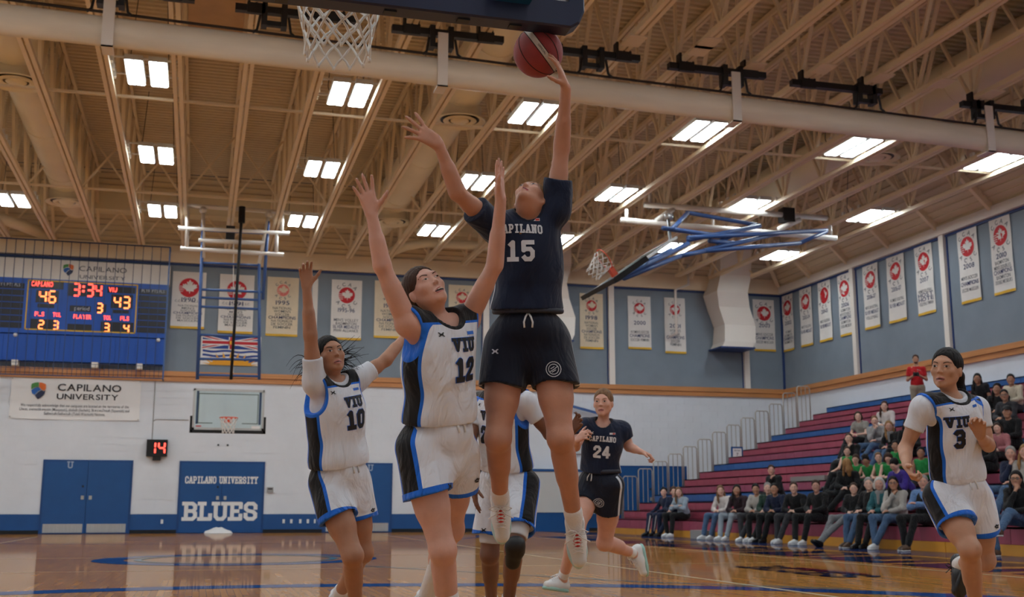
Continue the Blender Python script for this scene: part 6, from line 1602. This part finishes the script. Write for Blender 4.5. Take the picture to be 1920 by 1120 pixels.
# ================================================================== spectators on the bleachers
def cloth(name, c, rough=0.85): return layered_mat('cloth_'+name, c, [], rough, 0.8, 14.0, 0.1) if 'cloth_'+name not in MATS else MATS['cloth_'+name]
CL = {k: cloth(k, rgb(*v)) for k, v in dict(black=(26,26,28), navy=(30,38,64), denim_grey=(150,166,180), white=(214,206,202), burgundy=(50,34,40), grey=(150,148,148), charcoal=(56,56,60), green=(34,60,50), teal=(48,104,112),
      jeans=(74,100,132), lightjeans=(150,162,172), sweats=(122,124,128), blueshirt=(104,138,186), purple=(66,48,140), jersey_green=(40,140,70), red=(190,32,38), khaki=(150,140,124), cream=(206,194,172), greytee=(152,148,140), pink=(186,120,124), oatmeal=(176,172,166)).items()}
M_shoes = {'white': MATS['white_shoe'], 'black': MATS['black_shoe'], 'brown': mat('brown_shoe', rgb(86,66,52), 0.5)}
M_cap = mat('black_cap', rgb(20,20,22), 0.7)
M_specs = mat('dark_glasses', rgb(18,18,20), 0.3)
# features of a small distant face, in head space: eyes, brows, mouth
def small_face(root, H, pack, hairm):
    bv = bvh_of(pack); mb = MB()
    def put(V2, mi, off):
        W = []
        for p in V2:
            o = H.w(-p[0], 0.2, p[1]); hit = bv.ray_cast(Vector(o), Vector(-H.f), 0.4)[0]
            W.append((np.array(hit) if hit is not None else H.w(-p[0], 0.08, p[1])) + H.f*off)
        mb.add(W, [tuple(range(len(V2)))], mi)
    for s in (-1, 1):
        put([(s*0.031+0.014*math.cos(t), 0.005+0.0065*math.sin(t)) for t in np.linspace(0, 2*math.pi, 9)[:-1]], 0, 0.004)
        put([(s*0.031+0.0065*math.cos(t), 0.005+0.0060*math.sin(t)) for t in np.linspace(0, 2*math.pi, 7)[:-1]], 1, 0.006)
        put([(s*0.014,0.018),(s*0.05,0.020),(s*0.05,0.025),(s*0.014,0.025)], 2, 0.005)
    put([(-0.021,-0.060),(0,-0.068),(0.021,-0.060),(0,-0.055)], 3, 0.005)
    mb.build('face_features', [M_eyew, M_pupil, hairm, M_lip], root)['kind'] = 'stuff'
UPZ = np.array([0,0,1.0])
def find_seat(px, py, hz, xoff):
    best = None
    for i in range(1, NR+1):
        p = atX(px, py, rowx(i)+xoff); e = abs(p[2]-(rowz(i)+hz))
        if best is None or e < best[0]: best = (e, i, p[1])
    return best[1], best[2]
def spectator(label, px, py, top='black', legs='black', hairm=None, style='short', skin=None, arms='lap', sleeve=1.0, shoes='black', k=1.0, lean=0.25, yaw=0.45, look=None, row=None, extra=None, group=None, tilt=0.0, cross=False, slide=0.0):
    hairm = hairm or HR_black; skin = skin or SK_crowd
    i, Y = find_seat(px, py, 0.76*k, 0.02)
    if row: i = row; Y = atX(px, py, rowx(i)+0.02)[1]
    rs = np.random.RandomState(int(px*7+py)); yaw = yaw + rs.uniform(-0.25, 0.35); lean = lean + rs.uniform(-0.08, 0.1)
    zs = rowz(i); f = nrm((-math.cos(yaw), -math.sin(yaw), 0)); l = np.cross(UPZ, f)
    hip = np.array([rowx(i)+0.14, Y, zs+0.11*k])
    root = thing('person', label, 'person', (hip[0], Y, zs), group)
    up = nrm(UPZ + f*lean); neck = hip + up*0.47*k
    hd = neck + up*0.09*k + UPZ*0.055*k + f*0.03
    # keep the measured line of sight of the head
    lk = nrm(look if look is not None else (np.array([3.0, 6.0, 1.6]) - hd)*np.array([1,1,0.5])); H = Head(hd, nrm(lk - UPZ*tilt), UPZ + l*rs.uniform(-0.12,0.12), 1.07*k)
    shL, shR = neck - up*0.05*k + l*0.165*k, neck - up*0.05*k - l*0.165*k
    J = {}
    lowz = 0.085 if i <= 2 else zs-0.464+0.085
    for s, sg_ in (('L',1),('R',-1)):
        hp_ = hip + l*sg_*0.085*k; kn = hip + l*sg_*0.11*k + np.array([-0.44*k, 0, 0])*0.75 + f*0.11*k; kn[2] = zs + 0.115*k
        an = np.array([rowx(i)-0.36 if i <= 2 else rowx(i)-0.60, kn[1]+0.02*sg_, lowz]); 
        if i == 2: an[0] = BX0-0.2
        an = an + (np.array([rs.uniform(-0.12, 0.05), rs.uniform(-0.08, 0.08), 0]) if i <= 2 else np.array([0, rs.uniform(-0.06, 0.06), 0])); kn = kn + l*sg_*rs.uniform(-0.02, 0.07)*k
        if slide: an = an + np.array([-slide, 0.10*sg_, 0])
        if cross and s == 'L': kn = kn + UPZ*0.10 ; an = kn + np.array([-0.30, -0.12, -0.26])
        J[s] = (hp_, kn, an)
    A = {}
    for s, sg_, sh in (('L',1,shL),('R',-1,shR)):
        mode = arms if isinstance(arms, str) else arms[0 if s == 'L' else 1]
        if mode == 'lap': el = sh - UPZ*0.25*k + f*0.10*k + l*sg_*0.05*k; wr = hip + f*0.33*k + UPZ*0.13*k + l*sg_*0.045*k
        elif mode == 'knee': el = sh - UPZ*0.24*k + f*0.14*k + l*sg_*0.05*k; wr = J[s][1] + UPZ*0.07*k + f*0.0 - f*0.06
        elif mode == 'chin': el = hip + f*0.30*k + UPZ*0.16*k + l*sg_*0.10*k; wr = H.w(-sg_*0.02, 0.075, -0.19)
        elif mode == 'cross': el = sh - UPZ*0.23*k + f*0.12*k + l*sg_*0.06*k; wr = neck - up*0.22*k + f*0.22*k - l*sg_*0.08*k
        elif mode == 'down': el = sh - UPZ*0.27*k - f*0.02 + l*sg_*0.07*k; wr = el - UPZ*0.20*k + f*0.12*k
        A[s] = (sh, el, wr)
    B = Blob()
    B.ell(hip+up*0.30*k, np.array([l, np.cross(l, up), up]), (0.13*k,0.09*k,0.17*k), 0.03); B.ell(hip, np.array([l, np.cross(l, up), up]), (0.14*k,0.11*k,0.11*k), 0.05)
    B.cone(neck-up*0.03, H.w(0,-0.02,-0.06), 0.052*k, 0.048*k, 0.03)
    for s in 'LR':
        sh, el, wr = A[s]; B.cone(neck-up*0.04, sh, 0.045*k, 0.045*k, 0.04); B.cone(sh, el, 0.042*k, 0.034*k, 0.02); B.cone(el, wr, 0.034*k, 0.025*k, 0.02)
        hd_ = nrm(wr-el); sg_ = 1 if s == 'L' else -1
        for q in (-0.018, 0.0, 0.018): B.cone(wr, wr+hd_*0.075*k+l*q*k, 0.018*k, 0.014*k, 0.012); B.cone(wr+hd_*0.075*k+l*q*k, wr+hd_*0.13*k+l*q*k-UPZ*0.025, 0.011*k, 0.009*k, 0.008)
        B.cone(wr+hd_*0.02, wr+hd_*0.06*k-l*sg_*0.03*k+UPZ*0.015, 0.013*k, 0.010*k, 0.01)
        a, b, c = J[s]; B.cone(a, b, 0.075*k, 0.05*k, 0.03); B.cone(b, c, 0.05*k, 0.035*k, 0.03)
    head_shape(B, H, 0, False)
    pk = B.mesh(0.0150); blob_obj('body', None, 0, skin, root, pack=pk); small_face(root, H, pk, hairm)
    # hair
    if style != 'bald':
        B = Blob(); hair_shape(B, H, {'short': 0.002, 'cap': 0.05}.get(style, 0.006), 1.0 if style in ('short','cap') else 1.03)
        if style == 'long':
            for s in (-1, 1): B.chain([H.w(s*0.066,-0.03,0.03), H.w(s*0.078,-0.02,-0.08), H.w(s*0.080,0.02,-0.19), H.w(s*0.07,0.035,-0.27)], [0.022,0.026,0.026,0.015], 0.02)
            B.chain([H.w(0,-0.09,0.0), H.w(0,-0.10,-0.10), H.w(0,-0.09,-0.20)], [0.05,0.055,0.035], 0.03)
        if style == 'bob':
            for s in (-1, 1): B.chain([H.w(s*0.068,-0.03,0.04), H.w(s*0.078,-0.015,-0.03), H.w(s*0.070,0.0,-0.08)], [0.024,0.028,0.02], 0.02)
            B.chain([H.w(0,-0.09,0.0), H.w(0,-0.085,-0.06)], [0.05,0.045], 0.03)
        if style == 'tail': B.chain([H.w(0,-0.10,0.02), H.w(0,-0.14,-0.02), H.w(0,-0.13,-0.14)], [0.025,0.03,0.015], 0.02)
        if style == 'curly':
            rng = np.random.RandomState(int(px)); 
            for q in range(16): a_ = rng.uniform(0, 6.28); b_ = rng.uniform(-0.2, 1.3); B.ball(H.w(0.08*math.cos(a_)*math.cos(b_), -0.03+0.09*math.sin(a_)*math.cos(b_)*0.9-0.01, 0.04+0.08*math.sin(b_)), 0.022, 0.02)
        V, Q = B.mesh(0.0150) if style in ('long','bob','tail','curly') else B.mesh(0.0150)
        blob_obj('hair', None, 0, hairm, root, pack=(V, Q))
    if style == 'cap':
        B = Blob(); B.ell(H.w(0,-0.012,0.045), H.R, (0.083,0.104,0.088), 0.01); B.plane(H.w(0,0,0.038), -H.u); B.ell(H.w(0,0.10,0.043), H.R, (0.06,0.07,0.010), 0.01); blob_obj('cap', B, 0.0140, M_cap, root)
    # top
    B = Blob(); RT2 = np.array([l, np.cross(l, up), up])
    B.ell(hip+up*0.31*k, RT2, (0.168*k,0.128*k,0.20*k), 0.04); B.ell(hip+up*0.11*k, RT2, (0.172*k,0.138*k,0.15*k), 0.06)
    for s in 'LR':
        sh, el, wr = A[s]; B.cone(neck-up*0.045, sh, 0.058*k, 0.064*k, 0.05)
        if sleeve >= 1: B.cone(sh, el, 0.066*k, 0.054*k, 0.03); B.cone(el, el+(wr-el)*0.95, 0.054*k, 0.040*k, 0.03)
        elif sleeve > 0: e = sh+(el-sh)*0.6; B.cone(sh, el, 0.064*k, 0.060*k, 0.03, cut=(e, nrm(el-sh)))
    B.wave(0.004, [((23,9,31), 0.4), ((-17,29,11), 1.3), ((9,-31,27), px)])
    B.ell(neck+up*0.03+f*0.02, RT2, (0.062*k,0.066*k,0.06*k), 0.01, True)
    if sleeve == 0:
        for sg_, sh in ((1, shL), (-1, shR)): B.ell(sh+l*sg_*0.04-up*0.02, RT2, (0.06,0.1,0.11), 0.01, True)
    nm = {0: 'jersey', 0.5: 'shirt', 1.0: 'jacket'}[sleeve]
    blob_obj(nm, B, 0.0185, CL[top], root)
    # trousers
    B = Blob(); B.ell(hip, np.array([l, np.cross(l, UPZ), UPZ]), (0.165*k,0.135*k,0.115*k), 0.04)
    for s in 'LR': a, b, c = J[s]; B.cone(a, b, 0.092*k, 0.070*k, 0.035); B.cone(b, c+(b-c)*0.08, 0.068*k, 0.056*k, 0.03)
    B.wave(0.003, [((27,13,19), 0.4), ((-19,31,9), 1.3)]); B.plane((0,0,zs+0.003), (0,0,-1)) if False else None
    blob_obj('trousers', B, 0.0185, CL[legs], root)
    for s in 'LR':
        a, b, c = J[s]; d = horiz(np.array([-1.0, -0.45 if s == 'L' else -0.25, 0])) if not slide else nrm(np.array([-0.75, -0.2, 0.55])); u2 = UPZ if not slide else nrm(np.array([0.6,0.1,0.75]))
        make_shoe(root, c, d, u2, M_shoes[shoes], M_shoes['white'] if shoes != 'black' else M_shoes['black'], M_sock, h=0.0150, laces=False, k=0.98*k)
    if extra: extra(root, H, dict(hip=hip, f=f, l=l, up=up, neck=neck, A=A, J=J, k=k))
    return root
def ex_glasses(root, H, d):
    mb = MB()
    for s in (-1, 1): mb.tube([H.w(s*0.031+0.02*math.cos(t), 0.094, 0.004+0.015*math.sin(t)) for t in np.linspace(0, 2*math.pi, 11)[:-1]], 0.003, 5, closed=True)
    mb.tube([H.w(-0.011,0.096,0.006), H.w(0.011,0.096,0.006)], 0.003, 5); mb.tube([H.w(0.051,0.092,0.008), H.w(0.078,0.0,0.006)], 0.003, 5); mb.tube([H.w(-0.051,0.092,0.008), H.w(-0.078,0.0,0.006)], 0.003, 5)
    mb.build('glasses', M_specs, root)['kind'] = 'stuff'
def ex_vest(root, H, d):
    B = Blob(); R = np.array([d['l'], np.cross(d['l'], d['up']), d['up']]); B.ell(d['hip']+d['up']*0.31, R, (0.176,0.138,0.185), 0.04); B.ell(d['hip']+d['up']*0.12, R, (0.18,0.146,0.13), 0.05)
    B.ell(d['neck']+d['f']*0.10-d['up']*0.02, R, (0.05,0.12,0.12), 0.02, True)
    for sg_ in (1,-1): B.ell(d['hip']+d['up']*0.36+d['l']*sg_*0.2, R, (0.06,0.12,0.14), 0.01, True)
    blob_obj('vest', B, 0.0185, CL['black'], root)
def ex_scarf(col):
    def fn(root, H, d):
        B = Blob(); B.cone(d['neck']+d['l']*0.06+d['f']*0.05, d['neck']-d['l']*0.06+d['f']*0.05, 0.04, 0.04, 0.03); B.cone(d['neck']+d['f']*0.09, d['neck']-d['up']*0.2+d['f']*0.13, 0.035, 0.03, 0.03); blob_obj('scarf', B, 0.0185, CL[col], root)
    return fn
def ex_stripe(root, H, d):
    mb = MB(); 
    for s in 'LR': a, b, c = d['J'][s]; mb.bar(b + np.array([0,-0.072,0]), c + np.array([0,-0.06,0.05]), 0.03, 0.006, (0,1,0))
    mb.build('leg_stripe', CL['white'], root)['kind'] = 'stuff'
P_ = spectator
SK_crowd = skin_mat('skin_light_rosy', rgb(222,180,160))
P_('man with moustache in navy tracksuit sitting at bleacher end', 1244, 924, 'navy', 'navy', HR_black, 'curly', arms='knee', extra=ex_stripe)
P_('curly-haired person in navy between tracksuit man and denim-jacket woman', 1259, 922, 'navy', 'navy', HR_brown, 'curly', row=1, lean=0.1)
P_('woman in pale denim jacket and black trousers, white sneakers', 1274, 926, 'denim_grey', 'black', HR_light, 'long', arms='cross', shoes='white', lean=0.3)
P_('woman with long light hair in white hoodie and blue jeans', 1353, 926, 'white', 'jeans', HR_light, 'long', shoes='white')
P_('woman with long black hair in burgundy hoodie and pale jeans', 1381, 925, 'burgundy', 'lightjeans', HR_black, 'long', SK_olive, shoes='white', lean=0.32)
P_('woman with black ponytail in light grey hoodie, dark trousers', 1417, 925, 'oatmeal', 'charcoal', HR_black, 'tail', SK_olive, shoes='white')
P_('grey-haired man in dark green jacket on front row', 1436, 914, 'green', 'black', HR_grey, 'short', row=1, arms='lap', shoes='white', lean=0.15)
P_('dark-haired man in navy sweater with clasped hands', 1453, 924, 'navy', 'black', HR_black, 'short', SK_olive, lean=0.4)
P_('short-haired man in black jacket and white sneakers, front row', 1485, 915, 'black', 'charcoal', HR_brown, 'short', shoes='white', lean=0.3)
P_('woman with tied hair in black puffer jacket', 1526, 910, 'black', 'black', HR_brown, 'tail', SK_pale, shoes='white', lean=0.1)
P_('balding man in black behind front row, hand on chin', 1450, 874, 'black', 'black', HR_brown, 'short', SK_pale, ('lap','chin'))
P_('boy in black hoodie and grey sweatpants stretching legs out', 1591, 921, 'black', 'sweats', HR_brown, 'short', k=0.9, arms='lap', slide=0.22, row=1, lean=0.0)
P_('old man with grey hair in black jacket and jeans', 1622, 906, 'black', 'jeans', HR_grey, 'short', shoes='brown', arms='lap', row=1, lean=0.1)
P_('white-haired woman in teal jacket, dark trousers', 1648, 914, 'teal', 'black', HR_white, 'bob', SK_pale, row=1, extra=ex_scarf('grey'))
P_('woman with glasses in grey sweater, hand at mouth, blue jeans', 1673, 916, 'oatmeal', 'jeans', HR_black, 'long', SK_olive, ('lap','chin'), shoes='white', row=1, extra=ex_glasses)
P_('old man in blue shirt and dark vest with crossed arms', 1723, 903, 'blueshirt', 'black', HR_grey, 'short', SK_pale, 'cross', shoes='brown', row=1, extra=ex_vest, lean=0.05)
P_('person in purple hoodie bending forward behind front row', 1692, 893, 'purple', 'black', HR_black, 'short', arms='lap', lean=0.75, row=3, look=np.array([-0.7,-0.4,-0.6]))
P_('person in black jacket with long blond hair, back half turned', 1583, 880, 'black', 'black', HR_blond, 'long', lean=0.3, row=3, look=np.array([0.3,0.9,0.0]))
kg = 'young players in green jerseys on the bleachers'
P_('young player in green jersey with brown hair, elbow on knee', 1583, 851, 'jersey_green', 'black', HR_brown, 'tail', k=0.86, sleeve=0, arms='knee', group=kg)
P_('young player in green jersey looking down beside the aisle', 1600, 862, 'jersey_green', 'black', HR_brown, 'tail', k=0.86, sleeve=0, arms='lap', group=kg, tilt=0.3)
P_('young player in green jersey with curly dark hair bowed', 1626, 857, 'jersey_green', 'black', HR_black, 'curly', SK_olive, k=0.86, sleeve=0, arms='knee', group=kg, tilt=0.5, lean=0.5)
P_('young player in green jersey with light hair sitting upright', 1647, 848, 'jersey_green', 'black', HR_light, 'tail', k=0.86, sleeve=0, group=kg)
P_('young player in green jersey with hair over bowed face', 1660, 855, 'jersey_green', 'black', HR_brown, 'bob', k=0.86, sleeve=0, group=kg, tilt=0.6, lean=0.45)
P_('young player in green jersey with black hair, tallest of the row', 1679, 837, 'jersey_green', 'black', HR_black, 'tail', SK_olive, k=0.9, sleeve=0, group=kg)
P_('young player in green jersey with dark bun leaning aside', 1719, 838, 'jersey_green', 'charcoal', HR_black, 'tail', SK_tan, k=0.9, sleeve=0, group=kg)
P_('man in black hoodie resting cheek on hand above green jerseys', 1591, 822, 'black', 'black', HR_brown, 'short', arms=('lap','chin'))
P_('large man in grey sweater covering mouth, blue jeans', 1637, 788, 'grey', 'jeans', HR_light, 'short', arms=('lap','chin'))
P_('woman in grey t-shirt and black leggings on upper rows', 1609, 772, 'greytee', 'black', HR_brown, 'bob', sleeve=0.5)
P_('woman in white fleece on the upper rows', 1656, 763, 'white', 'charcoal', HR_brown, 'long')
P_('blond woman in black jacket over grey shirt, jeans', 1670, 794, 'black', 'jeans', HR_blond, 'long', SK_pale, extra=ex_scarf('grey'))
P_('dark-haired woman in black partly hidden beside blond woman', 1697, 790, 'black', 'black', HR_black, 'long', SK_olive)
P_('woman in black t-shirt with pale print, long black hair', 1836, 710, 'black', 'black', HR_black, 'long', SK_tan, sleeve=0.5, arms='down')
P_('woman in black jacket seated between t-shirt woman and cream-sweater man', 1863, 725, 'black', 'black', HR_black, 'long', SK_olive)
P_('man in cream sweater on the top rows', 1893, 711, 'cream', 'charcoal', HR_black, 'short', SK_olive)
P_('bearded man with glasses in dark green-black jacket', 1882, 742, 'charcoal', 'black', HR_black, 'short', SK_olive, extra=ex_glasses)
P_('man in black cap and black hoodie on middle rows', 1887, 774, 'black', 'black', HR_black, 'cap', SK_olive)
P_('person in pink top beside the man in black cap', 1866, 795, 'pink', 'black', HR_brown, 'bob', k=0.85)
P_('person in black behind player number 3', 1842, 815, 'black', 'black', HR_black, 'short', SK_olive)
P_('grey-haired man in navy jacket with fist at mouth, jeans', 1893, 843, 'navy', 'jeans', HR_grey, 'short', SK_pale, ('lap','chin'))
P_('woman with long blond hair in grey sweater', 1917, 842, 'oatmeal', 'jeans', HR_blond, 'long', SK_pale)
P_('woman with glasses in black top, crossed legs in jeans', 1900, 897, 'black', 'jeans', HR_black, 'long', SK_olive, ('lap','chin'), shoes='brown', extra=ex_glasses, cross=True, row=1)
# standing man in red with a camera, near the top
def stander(label, px, py):
    i, Y = 14, atX(px, py, rowx(14)+0.25)[1]; best = None
    for r in range(11, 17):
        p = atX(px, py, rowx(r)+0.25); e = abs(p[2]-(rowz(r)+1.63))
        if best is None or e < best[0]: best = (e, r, p[1])
    _, i, Y = best; zs = rowz(i); f = nrm((-0.6,-0.8,0)); l = np.cross(UPZ, f); base = np.array([rowx(i)+0.25, Y, zs])
    root = thing('person', label, 'person', base); hip = base+UPZ*0.92; neck = base+UPZ*1.46; H = Head(base+UPZ*1.63+f*0.03, f, UPZ, 0.98)
    B = Blob(); B.ell(base+UPZ*1.25, np.array([l,f,UPZ]), (0.15,0.1,0.2), 0.03); B.ell(hip, np.array([l,f,UPZ]), (0.15,0.11,0.12), 0.05); B.cone(neck-UPZ*0.03, H.w(0,-0.02,-0.06), 0.055, 0.05, 0.03); T_ = Blob(); T_.ell(base+UPZ*1.25, np.array([l,f,UPZ]), (0.162,0.12,0.22), 0.03); T_.ell(base+UPZ*1.02, np.array([l,f,UPZ]), (0.16,0.12,0.15), 0.05)
    Q = Blob(); Q.ell(hip, np.array([l,f,UPZ]), (0.165,0.125,0.12), 0.05)
    for sg_ in (1,-1):
        sh = neck-UPZ*0.07+l*sg_*0.16; el = sh-UPZ*0.27+l*sg_*0.06; wr = base+UPZ*1.2+f*0.26+l*sg_*0.06
        B.cone(neck-UPZ*0.04, sh, 0.05, 0.05, 0.04); B.cone(sh, el, 0.046, 0.038, 0.02); B.cone(el, wr, 0.038, 0.027, 0.02); hand_shape(B, wr, f-l*sg_*0.4, UPZ*0.4-l*sg_, UPZ, (0.6,0.6,0.6,0.6))
        T_.cone(neck-UPZ*0.05, sh, 0.052, 0.056, 0.04); T_.cone(sh, el, 0.058, 0.058, 0.03, cut=(sh+(el-sh)*0.7, nrm(el-sh)))
        a = hip+l*sg_*0.09; b = a-UPZ*0.42; c = base+l*sg_*0.10+UPZ*0.085; B.cone(a, b, 0.08, 0.055, 0.03); B.cone(b, c, 0.05, 0.036, 0.03); Q.cone(a, b, 0.095, 0.072, 0.03); Q.cone(b, c+UPZ*0.03, 0.072, 0.06, 0.03)
        make_shoe(root, c, f, UPZ, M_shoes['black'], M_shoes['white'], M_sock, h=0.0150, laces=False)
    head_shape(B, H, 0, False); pk = B.mesh(0.0150); blob_obj('body', None, 0, SK_olive, root, pack=pk); small_face(root, H, pk, HR_brown)
    T_.ell(neck+UPZ*0.03+f*0.02, np.array([l,f,UPZ]), (0.065,0.07,0.06), 0.01, True); T_.wave(0.004, [((23,9,31),0.4),((-17,29,11),1.3)])
    pt_ = T_.mesh(0.018); so_ = blob_obj('shirt', None, 0, CL['red'], root, pack=pt_); decal('shirt_print', [(-0.09,-0.08),(0.09,-0.1),(0.1,0.07),(0.03,0.1),(-0.08,0.06)], [(0,1,2,3,4)], base+UPZ*1.27, np.cross(UPZ, f), UPZ, bvh_of(pt_), 0.004, mat('shirt_print_grey', rgb(170,160,156), 0.8), so_, 0.05); blob_obj('trousers', Q, 0.018, CL['khaki'], root)
    B = Blob(); hair_shape(B, H, 0.02, 1.02); blob_obj('hair', B, 0.0140, HR_brown, root)
    B = Blob(); B.ell(H.w(0,0.045,-0.085), H.R, (0.045,0.035,0.03), 0.01); B.plane(H.w(0,0,-0.075), H.u); blob_obj('beard', B, 0.009, HR_brown, root)
    pc = base+UPZ*1.22+f*0.34
    cm = thing('camera', 'dark handheld camera held by the man in red', 'camera', pc)
    B = Blob(); MB().bar(pc-l*0.07, pc+l*0.07, 0.07, 0.09, UPZ).build('camera_body', M_black, cm); MB().lathe([(0.0,0.11),(0.034,0.11),(0.036,0.0)], pc+f*0.03, f, 16).build('lens', M_rubber, cm, smooth=True)
stander('man in red t-shirt standing on upper rows holding a camera', 1718, 692)
